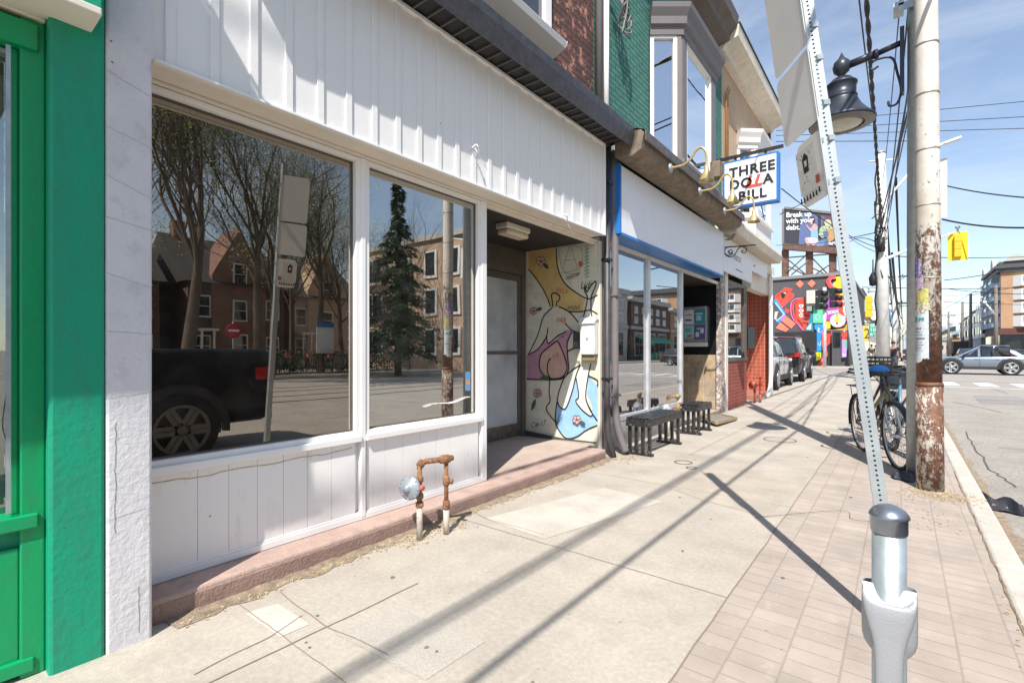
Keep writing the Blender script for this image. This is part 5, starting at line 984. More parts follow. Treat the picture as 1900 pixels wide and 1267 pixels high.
gable_house('dark gabled house at the far left of the reflected row', 31, -5, 2.5, 5.6, 9.0, M_br3, M_hb)
ab = thing('brick_block', 'three storey orange brick block across the street with pale bay windows', 'building', (15.8, 23, 0)); M_blk = brickmat('block_brick', (.56, .36, .25), (.50, .31, .21), (.5, .42, .34), var=.12)
mb = MB(); mb.box(15.8, 28.5, 23, 27.5, -.1, 8.8); mb.build('wall', M_blk, ab); mb = MB(); mb.box(15.6, 28.7, 22.8, 27.6, 8.8, 9.15); mb.build('parapet', M_pale, ab)
for (xx, wd) in ((26.2, 3.6), (22.4, 1.3), (19.6, 1.3), (17.2, 1.1)):
    for z in (.9, 3.6, 6.2):
        w_ = MB(); w_.box(xx-wd/2, xx+wd/2, 22.55 if wd > 2 else 22.9, 23.02, z, z+1.9); f_ = w_.build('window', M_pale if wd > 2 else M_white, ab); w_ = MB(); yy = 22.52 if wd > 2 else 22.87; n = 3 if wd > 2 else 1
        for i in range(n): a = xx-wd/2+.15+i*(wd-.3)/n; w_.box(a+.05, a+(wd-.3)/n-.05, yy, yy+.03, z+.2, z+1.75)
        w_.build('pane', M_dkglass, f_)
fr_ = thing('iron_fence', 'black iron railing along the far pavement before the brick block', 'fence', (21.6, 18, 0)); mb = MB()
for i in range(90): mb.box(21.6, 21.63, 10+i*.14, 10.025+i*.14, 0, 1.1)
mb.box(21.59, 21.64, 10, 22.6, .95, 1.0); mb.box(21.59, 21.64, 10, 22.6, .15, .2); mb.build('railing', K_black, fr_)
hd = MB()
for i in range(5200):
    x = 22.2+rnd(0, 1.2); y = rnd(-8, 22); z = rnd(0, 1.25); a = Vector((rnd(-1, 1), rnd(-1, 1), rnd(-1, 1))).normalized(); b = a.orthogonal().normalized(); s = rnd(.05, .1); c = V(x, y, z); hd.add([c-a*s, c+b*s, c+a*s, c-b*s], [(0, 1, 2, 3)])
o = hd.build('hedge', mat('hedge', (.05, .075, .025), .8, var=.4)); tag(o, 'low dark hedge behind the far pavement, seen in the window reflections', 'hedge')
for (y0, y1, h, m_, lab, gl) in ((44, 58, 8.2, M_pale, 'grey stone corner bank across the junction, reflected in the teal shop window', 1), (59, 72, 7.6, M_br3, 'dark brick corner block across the junction, reflected in the teal shop window', 1), (73, 100, 7, M_or, 'orange brick row across the junction', 1)):
    b = thing('corner_block', lab, 'building', (21.5, y0, 0)); mb = MB(); mb.box(21.5, 34, y0, y1, -.1, h); mb.build('wall', m_, b); mb = MB(); mb.box(21.1, 34, y0-.3, y1, h, h+.6); mb.box(21.3, 21.5, y0-.2, y1, 4, 4.4); mb.build('cornice', M_pale, b)
    facade(b, 21.5, y0+.5, y1-.5, 4.6, h-.4, '-x', int((y1-y0)/2.6), 2, M_white, M_dkglass, .45, .7); facade(b, 21.5, y0+.5, y1-.5, .3, 3.8, '-x', int((y1-y0)/3.6), 1, M_pale, M_dkglass, .7, .9)
    facade(b, y0, 22, 33, 4.6, h-.4, '-y', 4, 2, M_white, M_dkglass, .45, .7)
aw = thing('fruit_stand', 'green shaded market stall of plants across the junction, reflected in the teal shop window', 'stall', (20, 60, 0)); mb = MB(); mb.prism([(21.3, 60, 3.1), (19.2, 60, 2.3), (19.2, 60, 2.2), (21.3, 60, 3.0)], (0, 9, 0)); mb.build('awning', M((.04, .35, .22)), aw)
mb = MB(); 
for i in range(6): mb.box(19.4, 20.6, 60.2+i*1.5, 61.4+i*1.5, 0, .8+.15*(i % 3))
mb.build('shelf', M((.06, .28, .18)), aw)
hung_sign('pink_awning_sign', 'pink shop sign across the junction', 1500, 600, 1540, 620, 70, (.7, .2, .4)) if False else None
# ================================================================ STREET FURNITURE
# ring and post bike stand, close to the camera
rp_ = thing('bike_post', 'galvanised bike ring post with domed cap, closest to the camera', 'bike stand', (-.018, 1.17, 0))
px, py = -.018, 1.175
mb = MB(); mb.lathe((px, py, 0), [(.0268, 0), (.0268, .915)], n=40); mb.build('pipe', M_galv, rp_)
mb = MB(); mb.lathe((px, py, .905), [(.0280, 0), (.0290, .002), (.0290, .028), (.0316, .030), (.0320, .033), (.030, .037), (.025, .044), (.016, .050), (.007, .053), (0, .0535)], n=48); mb.build('cap', M_cap, rp_)
# cast saddle: a collar wrapping the pipe, necking down in front into the ring casting
rows = []; fdir = Vector((SY, -CY, 0)); ax0 = (Vector((px, py, 0))-0*fdir)
fd = Vector((-px, -py, 0)).normalized(); sd_ = Vector((-fd.y, fd.x, 0))
def slabloft(prof, depth_back, name, saddle=False):
    rows = []
    for (z, hw, fo) in prof:
        r = []
        for k in range(33):
            a = -math.pi/2+math.pi*k/32; s_ = math.sin(a); c = math.cos(a); xs = hw*math.copysign(abs(s_)**.7, s_); ys = fo-(1-max(0, c)**.45)*.014
            zz = z-(.030*(1-abs(s_)**1.8) if saddle and z > prof[1][0]+.001 else 0)-(.012*(1-abs(s_)**1.8) if saddle and z == prof[1][0] else 0)
            r.append(Vector((px, py, zz))+sd_*xs+fd*ys)
        r += [Vector((px, py, r[-1].z))+sd_*hw*f+fd*depth_back for f in (1, .5, 0, -.5, -1)]
        rows.append(r)
    mb = MB(); mb.grid(rows, closev=True); n = len(rows[0]); mb.add(rows[0], [(i, (i+1) % 33, n-1-(i*5)//33) for i in range(0)]); 
    top = rows[0]; mb.add(top, [tuple(range(n))]); o = mb.build(name, M_cast, rp_, fixn=True); o.data.polygons.foreach_set('use_smooth', [True]*len(o.data.polygons)); return o
slabloft([(.806, .0405, .028), (.794, .0415, .035), (.775, .0400, .038), (.756, .0365, .039), (.738, .0320, .040), (.722, .0275, .041), (.706, .0240, .042), (.690, .0222, .043), (.660, .0212, .044), (.60, .0208, .044), (.50, .0205, .043), (.42, .0215, .042)], .010, 'saddle_casting', True)
mb = MB(); rows = []
for (z, hw, fo) in ((.800, .0412, .010), (.775, .0425, .014), (.738, .0428, .016), (.708, .0422, .016), (.694, .039, .014), (.682, .032, .010), (.672, .024, .006)):
    rows.append([Vector((px, py, z))+sd_*hw*math.copysign(abs(math.sin(a))**.6, math.sin(a))+fd*(fo*max(0, math.cos(a))**.5 if math.cos(a) > 0 else -.030*abs(math.cos(a))**.5) for a in [2*math.pi*k/36 for k in range(36)]])
mb.grid(rows, closev=True); mb.add(rows[-1], [tuple(range(36))]); mb.build('collar', M_cast, rp_, fixn=True)
mb = MB(); cc = Vector((px, py, .50))+fd*.045; mb.tube([cc+fd*(.19*math.cos(t*math.pi/24)-.19)+V(0, 0, .20*math.sin(t*math.pi/24)-.1) for t in range(48)], .019, 12, closed=True); mb.build('ring', M_cast, rp_)
# leaning perforated sign post
def lp(z): return V(-.121*z, 2.69+.006*z, z)
lt_ = Vector((-.121, .006, 1)).normalized()
sp_ = thing('sign_post', 'leaning perforated galvanised sign post with three plates, base behind the bike ring post', 'sign post', (0, 2.69, 0))
vd = Vector((-lp(1.5).x, -lp(1.5).y, 0)).normalized(); nrm_ = Vector((.10, -.995, 0)).normalized()
nrm_ = (nrm_-lt_*nrm_.dot(lt_)).normalized(); wd_ = lt_.cross(nrm_).normalized()
W2, D2 = .026, .026; holes = MB(); body = MB()
n = 160; Lp = 3.36; pitch = .0212
# front face with real holes: strips around each hole
def facep(a, h, d): return lp(0)+lt_*h+wd_*a+nrm_*d
T = [i*math.pi/6 for i in range(12)]
hh = 0.0; rr0 = .0048
while hh+pitch < Lp:
    c = hh+pitch/2; sq = []
    for t in T:
        x, y = math.cos(t), math.sin(t); k = min(W2*.999/abs(x) if abs(x) > 1e-6 else 9, (pitch/2)/abs(y) if abs(y) > 1e-6 else 9)
        sq.append((x*k, y*k))
    ci = [(rr0*math.cos(t), rr0*math.sin(t)) for t in T]
    # add corners exactly
    ang = math.atan2(pitch/2, W2)
    for D, sgn in ((D2, 1), (-D2, -1)):
        vs = [facep(x, c+y, D) for x, y in sq]+[facep(x, c+y, D) for x, y in ci]+[facep(x, c+y, D-.003*sgn) for x, y in ci]
        fs = []
        for i in range(12):
            j = (i+1) % 12; fs += [(i, j, j+12, i+12), (i+12, j+12, j+24, i+24)]
        b0 = len(vs); cs = [(W2, pitch/2), (-W2, pitch/2), (-W2, -pitch/2), (W2, -pitch/2)]; vs += [facep(x, c+y, D) for x, y in cs]
        fs += [(1 if ang < math.pi/6 else 0, 2 if ang >= math.pi/6 else 1, b0)] if False else []
        # corner triangles between consecutive square samples that span a corner
        for (q, (x, y)) in enumerate(cs):
            a = math.atan2(y, x) % (2*math.pi); i = int(a/(math.pi/6)); fs.append((i % 12, b0+q, (i+1) % 12))
        body.add(vs, fs)
    hh += pitch
for s in (-1, 1): body.add([facep(s*W2, 0, -D2), facep(s*W2, 0, D2), facep(s*W2, hh, D2), facep(s*W2, hh, -D2)], [(0, 1, 2, 3)])
body.add([facep(-W2, hh, -D2), facep(W2, hh, -D2), facep(W2, hh, D2), facep(-W2, hh, D2)], [(0, 1, 2, 3)])
body.build('post', mat('post_galv', (.40, .435, .45), .5, metal=.35, var=.10, scale=9, bump=.05), sp_, fixn=True)
ph = R(53); pd = Vector((-math.cos(ph), math.sin(ph), -.121*math.cos(ph))).normalized(); pn = pd.cross(lt_).normalized(); PW = .30
M_plate = mat('sign_back', (.74, .72, .69), .55, metal=.15, var=.06, scale=3); M_stk = mat('sticker_paper', (.60, .58, .54), .6, var=.1, scale=20)
def plate(z0, z1, w, off=.0, nm='sign_plate'):
    mb = MB(); c = lp(0)+pn*(-.033); P = []; r = .03
    for (a, h, sx_, sz_) in ((off, z0, 1, 1), (off+w, z0, -1, 1), (off+w, z1, -1, -1), (off, z1, 1, -1)):
        ang0 = {(1, 1): 180, (-1, 1): 270, (-1, -1): 0, (1, -1): 90}[(sx_, sz_)]
        for k in range(4): t = R(ang0+k*30); P.append(c+pd*(a+sx_*r+r*math.cos(t))+lt_*(h+sz_*r+r*math.sin(t)))
    mb.prism(P, pn*.003); return mb.build(nm, M_plate, sp_)
z1b, z1t = 2.72, 3.22; plate(z1b, z1t, PW, -.02); plate(2.345, 2.70, PW, -.02); p3 = plate(1.985, 2.30, PW*.66, -.01)
mb = MB()
for z in (3.12, 2.79, 2.63, 2.41, 2.24, 2.04): mb = MB(); mb.obox(lp(0)+lt_*z+pd*.06-pn*.028, pd*.075, pn*.004, lt_*.012); mb.obox(lp(0)+lt_*z-pd*.030-pn*.0, pd*.008, pn*.014, lt_*.012); mb.build('bracket', M_galv, sp_)
stc = MB(); c = lp(0)+pn*(-.0333); K3 = [0]
def s3(pts, m):
    K3[0] += 1; stc.poly([c-pn*(.0004*K3[0])+pd*a+lt_*h for a, h in pts], m)
s3([(.05, 2.05), (.20, 2.05), (.20, 2.27), (.05, 2.27)], 0); s3([(.11, 2.15), (.15, 2.15), (.155, 2.22), (.13, 2.25), (.105, 2.22)], 1); s3([(.12, 2.18), (.14, 2.18), (.14, 2.21), (.12, 2.21)], 0)
for i in range(22): x = rnd(.06, .19); h = rnd(2.07, 2.24); s = rnd(.003, .009); s3([(x, h), (x+s, h+s*.5), (x+s*.6, h+s*1.8)], 1)
for i in range(7): x = .03+.024*i; h = 2.005+rnd(0, .012); s3([(x, h), (x+.016, h+.004), (x+.012, h+.03), (x+.002, h+.026)], 1)
s3([(.02, 2.06), (.05, 2.06), (.05, 2.10), (.02, 2.10)], 2)
stc.build('sticker', [M_stk, K_black, M((.35, .08, .04))], p3)
# rusty tubular pole
M_rp, nt_, b_ = newmat('rusty_pole_paint'); L_ = nt_.links.new
geo = _n(nt_, 'ShaderNodeNewGeometry'); sx_ = _n(nt_, 'ShaderNodeSeparateXYZ'); L_(geo.outputs['Position'], sx_.inputs[0])
mpn = _n(nt_, 'ShaderNodeMapping'); mpn.inputs['Scale'].default_value = (1.5, 1.5, .8); L_(geo.outputs['Position'], mpn.inputs[0])
n1 = _n(nt_, 'ShaderNodeTexNoise', Scale=17., Detail=14., Roughness=.82); L_(mpn.outputs[0], n1.inputs['Vector'])
n0 = _n(nt_, 'ShaderNodeTexNoise', Scale=3.2, Detail=6., Roughness=.7); L_(geo.outputs['Position'], n0.inputs['Vector'])
thz = _n(nt_, 'ShaderNodeValToRGB'); mz_ = _n(nt_, 'ShaderNodeMapRange'); mz_.inputs[1].default_value = 0; mz_.inputs[2].default_value = 4.2; L_(sx_.outputs['Z'], mz_.inputs[0]); L_(mz_.outputs[0], thz.inputs[0])
el = thz.color_ramp.elements; el[0].position = 0; el[0].color = (.50, .50, .50, 1); el[1].position = 1; el[1].color = (.28, .28, .28, 1)
for p_, v_ in ((.10, .54), (.13, .56), (.21, .58), (.235, .66), (.29, .67), (.33, .54), (.40, .53), (.48, .51), (.58, .44), (.70, .40), (.85, .36)): e = el.new(p_); e.color = (v_, v_, v_, 1)
ad = _n(nt_, 'ShaderNodeMath', operation='ADD'); m5 = _n(nt_, 'ShaderNodeMath', operation='MULTIPLY_ADD'); m5.inputs[1].default_value = .45; m5.inputs[2].default_value = -.22; L_(n0.outputs['Fac'], m5.inputs[0])
L_(n1.outputs['Fac'], ad.inputs[0]); L_(m5.outputs[0], ad.inputs[1]); a2 = _n(nt_, 'ShaderNodeMath', operation='ADD'); L_(ad.outputs[0], a2.inputs[0]); L_(thz.outputs[0], a2.inputs[1])
mr = _n(nt_, 'ShaderNodeMapRange'); mr.inputs[1].default_value = 1.0; mr.inputs[2].default_value = 1.035; L_(a2.outputs[0], mr.inputs[0])
rc = _n(nt_, 'ShaderNodeValToRGB'); rc.color_ramp.elements[0].position = .35; rc.color_ramp.elements[0].color = (.10, .042, .028, 1); rc.color_ramp.elements[1].position = .65; rc.color_ramp.elements[1].color = (.21, .10, .055, 1)
n4 = _n(nt_, 'ShaderNodeTexNoise', Scale=22., Detail=8.); L_(geo.outputs['Position'], n4.inputs['Vector']); L_(n4.outputs['Fac'], rc.inputs[0])
pc = _n(nt_, 'ShaderNodeValToRGB'); pc.color_ramp.elements[0].position = .3; pc.color_ramp.elements[0].color = (.50, .44, .35, 1); pc.color_ramp.elements[1].position = .62; pc.color_ramp.elements[1].color = (.66, .63, .58, 1); L_(n0.outputs['Fac'], pc.inputs[0])
mm = _n(nt_, 'ShaderNodeMix', data_type='RGBA'); L_(mr.outputs[0], mm.inputs[0]); L_(pc.outputs[0], mm.inputs[6]); L_(rc.outputs[0], mm.inputs[7]); L_(mm.outputs[2], b_.inputs['Base Color']); b_.inputs['Roughness'].default_value = .7
bpn = _n(nt_, 'ShaderNodeBump', Strength=.5, Distance=.004); iv = _n(nt_, 'ShaderNodeMath', operation='MULTIPLY'); iv.inputs[1].default_value = -1.; L_(mr.outputs[0], iv.inputs[0]); L_(iv.outputs[0], bpn.inputs['Height']); L_(bpn.outputs[0], b_.inputs['Normal'])
rpole = thing('utility_pole', 'rusty peeling white metal pole plastered with paper flyers at the kerb', 'pole', (.205, 5.80, 0))
def rpx(z): return .205-.030*z/4.4
mb = MB(); mb.tube([(rpx(z), 5.80, z) for z in (0, .95)], [.099, .098], 32); mb.tube([(rpx(z), 5.80, z) for z in (.93, .95, .965)], [.101, .101, .094], 32)
mb.build('base_sleeve', M_rp, rpole); mb = MB(); mb.tube([(rpx(z), 5.80, z) for z in (.9, 2.6, 4.4, 8.2)], [.091, .089, .085, .078], 32); mb.build('shaft', M_rp, rpole)
M_band = mat('band_steel', (.40, .36, .30), .5, metal=.5, var=.3, scale=20)
mb = MB()
for z in (1.9, 2.55, 3.05, 3.55, 4.0): a = rnd(-.02, .02); mb = MB(); mb.lathe((rpx(z), 5.80, z), [(.088, -.008), (.0912, -.007), (.0912, .007), (.088, .008)], (a, .03*rnd(-1, 1), 1), 32); mb.build('band', M_band, rpole)
M_fly = [mat('flyer_'+n_, c_, .75, var=.12, scale=25, col2=c2_, thr=(.5, .56)) for n_, c_, c2_ in (('white', (.66, .68, .70), (.45, .55, .62)), ('purple', (.18, .12, .38), (.5, .5, .55)), ('yellow', (.62, .55, .18), (.25, .35, .12)), ('pinkish', (.55, .42, .50), (.3, .2, .4)), ('cream', (.62, .55, .42), (.25, .22, .16)))]
def wrap(z0, z1, a0, a1, mt, nm='flyer', r=.0925, ragged=.0, par=None):
    mb = MB(); rows = []; nn = 14
    for j in range(7):
        row = []
        for i in range(nn+1):
            a = R(a0+(a1-a0)*i/nn); f = j/6; z = z0+(z1-z0)*f+(ragged*rnd(-1, 1) if j in (0, 6) else 0); rr = r+(.004*rnd(0, 1) if j in (0,) else 0)+.0008*rnd(-1, 1)
            row.append(V(rpx(z)+rr*math.cos(a), 5.80+rr*math.sin(a), z))
        rows.append(row)
    mb.grid(rows); return mb.build(nm, mt, par or rpole)
# angle facing camera ~ 268 deg; left edge ~ 178
wrap(1.17, 1.62, 185, 268, M_fly[0], ragged=.02); wrap(1.60, 1.66, 190, 275, M_fly[4], ragged=.02, r=.094); wrap(1.63, 1.80, 215, 268, M_fly[2], ragged=.01); wrap(1.80, 1.93, 188, 246, M_fly[3], ragged=.006, r=.0932); wrap(1.92, 2.07, 186, 240, M_fly[1], ragged=.01, r=.094); wrap(1.63, 1.80, 188, 216, M_fly[4], ragged=.02)
wrap(1.14, 1.25, 182, 235, M_fly[0], ragged=.02, r=.0955)
tx = MB()
for (z, a0, a1, h) in ((1.44, 195, 235, .012), (1.41, 195, 228, .007), (1.385, 195, 240, .007), (1.35, 200, 252, .014), (1.32, 195, 240, .006), (1.295, 195, 246, .006), (1.27, 195, 232, .006), (1.245, 195, 240, .006)):
    a = a0
    while a < a1:
        b = min(a1, a+rnd(2, 7)); tx.add([V(rpx(z)+.0950*math.cos(R(q)), 5.80+.0950*math.sin(R(q)), zz) for q, zz in ((a, z), (b, z), (b, z+h), (a, z+h))], [(0, 1, 2, 3)]); a = b+rnd(1, 2.5)
for (ac, r_, sx3) in ((200, .03, 1), (228, .018, 0), (243, .018, 0)):
    zc_ = 1.53; tx.add([V(rpx(zc_)+.0952*math.cos(R(ac+12*math.cos(t*.785)*r_/.03)), 5.80+.0952*math.sin(R(ac+12*math.cos(t*.785)*r_/.03)), zc_+r_*math.sin(t*.785)) for t in range(8)], [tuple(range(8))], 1)
tx.build('printed_text', [M((.12, .14, .18)), M((.05, .35, .38))], rpole)
# grey pole behind, carrying the lamp
gp = thing('lamp_pole', 'smooth grey metal lamp pole standing just behind the rusty pole', 'pole', (.115, 6.19, 0)); mb = MB(); mb.tube([(.115, 6.19, 0), (.125, 6.19, 9.5)], [.078, .065], 24); mb.build('shaft', M_galv, gp); 
mb = MB(); mb.box(-.02, .20, 6.08, 6.10, 4.55, 4.62) ; mb.box(-.06, .02, 6.08, 6.30, 4.60, 4.64); mb.build('clamp', M_galv, gp)
mb = MB(); p0 = gy(1745, 277, 6.19); mb.tube([(.12, 6.19, p0.z), (.33, 6.19, p0.z+.05)], .014, 8); mb.obox((.38, 6.19, p0.z+.06), (.06, 0, .012), (0, .025, 0), (0, 0, .010)); mb.build('small_arm', M_white, gp)
pl_ = gy(1747, 300, 6.3); mb = MB(); mb.box(.20, .345, 6.27, 6.275, gy(1752, 404, 6.3).z, gy(1752, 296, 6.3).z); tag(mb.build('sign_plate', M_plate, bevel=.0), 'grey sign plate seen edge-on behind the right side of the rusty pole', 'sign')
lm = thing('street_lamp', 'black bell shaped street lamp on scrolled arm over the pavement', 'street lamp', (-.49, 6.19, 3.64))
lx, ly = -.49, 6.19; M_lb = mat('lamp_black', (.035, .042, .058), .38, var=.2, metal=.2)
mb = MB(); mb.lathe((lx, ly, 3.62), [(.295, .0), (.30, .02), (.285, .04), (.235, .09), (.18, .16), (.145, .235), (.135, .26), (.14, .265), (.14, .28), (.128, .285), (.13, .40), (.14, .405), (.14, .42), (.125, .43), (.09, .47), (.05, .49), (.0, .495)], n=44); mb.build('lamp_shade', M_lb, lm)
mb = MB(); mb.lathe((lx, ly, 3.62), [(.0, -.045), (.08, -.04), (.16, -.02), (.20, .0)], n=40); mb.build('lens', mat('lamp_lens', (.52, .50, .42), .2), lm); mb = MB(); mb.lathe((lx, ly, 3.615), [(.20, -.006), (.225, -.012), (.25, 0), (.292, .004)], n=40, cap=False); mb.build('rim', mat('lrim', (.16, .16, .16), .4), lm)
mb = MB(); mb.lathe((lx, ly, 4.10), [(.03, 0), (.035, .04), (.07, .07), (.082, .12), (.07, .17), (.03, .21), (.012, .25), (.0, .28)], n=28); mb.build('finial', M_lb, lm)
mb = MB(); mb.tube([(lx+.05, ly, 4.22), (lx+.30, ly, 4.25)], .038, 14); mb.tube([(lx+.30, ly, 4.25), (.02, ly-.02, 4.28)], .028, 14); mb.tube([(lx+.27, ly, 4.247), (lx+.31, ly, 4.251)], .045, 14)
mb.tube(smoothpath([(lx+.31, ly, 4.12), (lx+.26, ly, 4.10), (lx+.24, ly, 4.15), (lx+.30, ly, 4.19), (lx+.42, ly, 4.16), (-.03, ly, 4.0), (.0, ly, 3.82), (-.03, ly, 3.70), (-.09, ly, 3.69), (-.10, ly, 3.74)], 6), .011, 8); mb.build('arm', M_lb, lm)
mb = MB(); mb.box(-.01, .025, ly-.06, ly+.06, 3.78, 4.42); mb.build('mounting_bar', M_lb, lm, bevel=.004)
# benches
M_bw = mat('bench_black', (.026, .025, .026), .38, var=.5, scale=9, col2=(.20, .17, .14), thr=(.58, .66), bump=.15)
def bench(x0, x1, y0, y1, h, label, nsl=5):
    t = thing('slatted_bench', label, 'bench', ((x0+x1)/2, y0, 0), 'black slatted benches outside the teal shop')
    w = x1-x0; sw = w/(nsl)*.72
    for i in range(nsl): a = x0+i*(w-sw)/(nsl-1); mb = MB(); mb.box(a, a+sw, y0+.003, y1-.003, h-.028, h); mb.build('seat_slat', M_bw, t, bevel=.003)
    mb = MB(); mb.box(x0, x1, y0-.018, y0+.018, h-.105, h-.030); mb.box(x0, x1, y1-.018, y1+.018, h-.105, h-.030); mb.box(x0, x0+.03, y0+.019, y1-.019, h-.10, h-.030); mb.box(x1-.03, x1, y0+.019, y1-.019, h-.10, h-.030); mb.build('apron', M_bw, t, bevel=.003)
    for yy in (y0+.03, y1-.075):
        for i in range(4): a = x0+.008+i*(w-.053)/3; mb = MB(); mb.box(a, a+.036, yy, yy+.042, .030, h-.106); mb.build('leg', M_bw, t, bevel=.003)
        mb = MB(); mb.box(x0-.015, x1+.015, yy-.01, yy+.055, .0, .029); mb.build('foot_rail', M_bw, t, bevel=.003)
    return t
bench(-2.60, -2.30, 5.50, 6.55, .45, 'longer black slatted bench, nearest the downpipes'); bench(-2.60, -2.32, 7.35, 7.95, .45, 'short black slatted bench, farther one by the tiled recess')
# gas meters
M_lowpipe = mat('old_white_pipe', (.46, .42, .35), .7, var=.2, scale=12, col2=(.25, .13, .07), thr=(.52, .66))
def gas(xa, ya, label, s=1.0, body=(.27, .30, .33), rust=M_rust, low=M_lowpipe):
    t = thing('gas_regulator', label, 'gas regulator', (xa, ya, 0), 'gas regulators along the shopfronts')
    xb, yb = xa+.06*s, ya+.185*s; z1 = .50*s
    mb = MB(); mb.tube([(xa, ya, .24*s), (xa, ya, z1-.03)], .017*s, 12); mb.tube(smoothpath([(xa, ya, z1-.03), (xa, ya+.01, z1), (xa+.01, ya+.04, z1+.012), (xb-.01, yb-.04, z1+.012), (xb, yb, z1+.012), (xb+.01, yb+.05, z1+.012)], 5), .019*s, 12)
    for z in (.235, .29, .40): mb.lathe((xa, ya, z*s), [(.022*s, -.018*s), (.026*s, -.014*s), (.026*s, .014*s), (.022*s, .018*s)], n=8)
    mb.lathe((xa, ya+.012, z1), [(.024*s, -.02), (.028*s, 0), (.024*s, .02)], (0, .7, .7), 12); mb.lathe((xb, yb-.02, z1+.012), [(.025*s, -.03), (.030*s, -.01), (.030*s, .03), (.024*s, .045)], (.3, 1, 0), 12)
    mb.tube([(xb, yb, .16*s), (xb, yb, z1)], .015*s, 12)
    for z in (.20, .36): mb.lathe((xb, yb, z*s), [(.019*s, -.03*s), (.024*s, -.022*s), (.024*s, .022*s), (.019*s, .03*s)], n=8)
    mb.lathe((xb, yb, .36*s), [(.0, 0), (.014*s, .002), (.014*s, .04*s), (.02*s, .045*s), (.0, .05*s)], (1, .3, 0), 10); mb.build('pipe', rust, t)
    mb = MB(); mb.tube([(xa, ya, 0), (xa, ya, .235*s)], .020*s, 14); mb.tube([(xb, yb, 0), (xb, yb, .165*s)], .021*s, 14); mb.build('riser', low, t)
    dc = V(xa-.02*s, ya-.065*s, .355*s); dn = Vector((.25, -.95, .12)).normalized(); M_reg = mat('regulator_grey', body, .45, metal=.2, var=.1)
    mb = MB(); mb.lathe(dc, [(.0, -.03*s), (.045*s, -.026*s), (.07*s, -.008*s), (.078*s, -.006*s), (.078*s, .006*s), (.066*s, .012*s), (.04*s, .028*s), (.026*s, .032*s), (.024*s, .05*s), (0, .052*s)], dn, 28)
    a = dn.orthogonal().normalized(); b = dn.cross(a)
    for k in range(8): c = dc+(a*math.cos(k*.785)+b*math.sin(k*.785))*.070*s; mb.lathe(c, [(.007*s, -.012*s), (.007*s, .014*s)], dn, 6)
    mb.tube([dc-dn*.02*s, V(xa, ya, .355*s)], .022*s, 12); mb.build('regulator', M_reg, t)
    mb = MB(); q = V(xa+.02*s, ya-.02*s, .36*s); mb.tube([q, q+V(.045*s, -.01*s, 0)], .017*s, 12); mb.build('red_valve', M((.55, .10, .07)), t)
gas(-2.49, 2.16, 'rusty gas regulator with grey disc and red plug in front of the white shop')
gas(-2.66, 7.02, 'brass gas pipes with pale grey regulator behind the first black bench', 1.12, rust=mat('brass_pipe', (.33, .22, .10), .6, var=.3, scale=20), body=(.34, .37, .40))
gas(-2.72, 12.7, 'all red painted gas regulator beside the red brick base', 1.2, rust=M((.35, .08, .05)), body=(.38, .09, .06), low=M((.35, .08, .05)))
# lying board
t = thing('sandwich_board', 'flattened wooden sandwich board lying on the pavement behind the second bench', 'board', (-2.5, 9.2, 0)); Q = [V(-2.36, 8.35, .05), V(-2.30, 9.35, .03), V(-2.72, 9.75, .02), V(-2.74, 8.75, .10)]
mb = MB(); mb.prism(Q, (0, 0, .02)); mb.build('panel', mat('boardtop', (.22, .20, .17), .7, var=.5, scale=12), t); mb = MB()
for i in range(4): mb.bar(Q[i]+V(0, 0, .012), Q[(i+1) % 4]+V(0, 0, .012), .035, .045)
mb.build('frame', mat('boardframe', (.33, .25, .14), .7, var=.2, scale=20), t)
# cloth things
def cloth(name, label, cat, c, L, W, H, ang, mt, seed):
    rs = random.Random(seed); n, m_ = 16, 9; rows = []; ca, sa = math.cos(ang), math.sin(ang)
    for i in range(n+1):
        f = i/n; r = []
        for j in range(m_+1):
            g_ = j/m_-.5; wv = W*(.5+.5*math.sin(math.pi*min(1, f*1.1+.12)))*(1+.25*math.sin(f*9+seed)); x = (f-.5)*L; y = g_*wv+.02*math.sin(f*12); z = H*(1-(2*g_)**2)*(.35+.65*abs(math.sin(f*7+g_*5+seed)))*(1 if 0 < i < n else .1)+rs.uniform(0, H*.15)+.004
            r.append(V(c[0]+x*ca-y*sa, c[1]+x*sa+y*ca, c[2]+z))
        rows.append(r)
    mb = MB(); mb.grid(rows, sm=False); o = mb.build(name, mt); o.modifiers.new('s', 'SUBSURF').render_levels = 1; return tag(o, label, cat)
pj = gz(1852, 946, -.12); cloth('jacket', 'crumpled black cloth lying in the road by the kerb', 'cloth', (pj.x, pj.y, -.12), .36, .17, .12, R(-28), mat('black_cloth', (.02, .022, .035), .75, var=.5, scale=30), 3)
pj = gz(1688, 890, 0); cloth('plastic_bag', 'dark plastic bag lying at the left foot of the rusty pole', 'bag', (pj.x, pj.y, 0), .28, .20, .08, R(20), mat('bag', (.035, .04, .055), .45, var=.4, scale=30), 5)
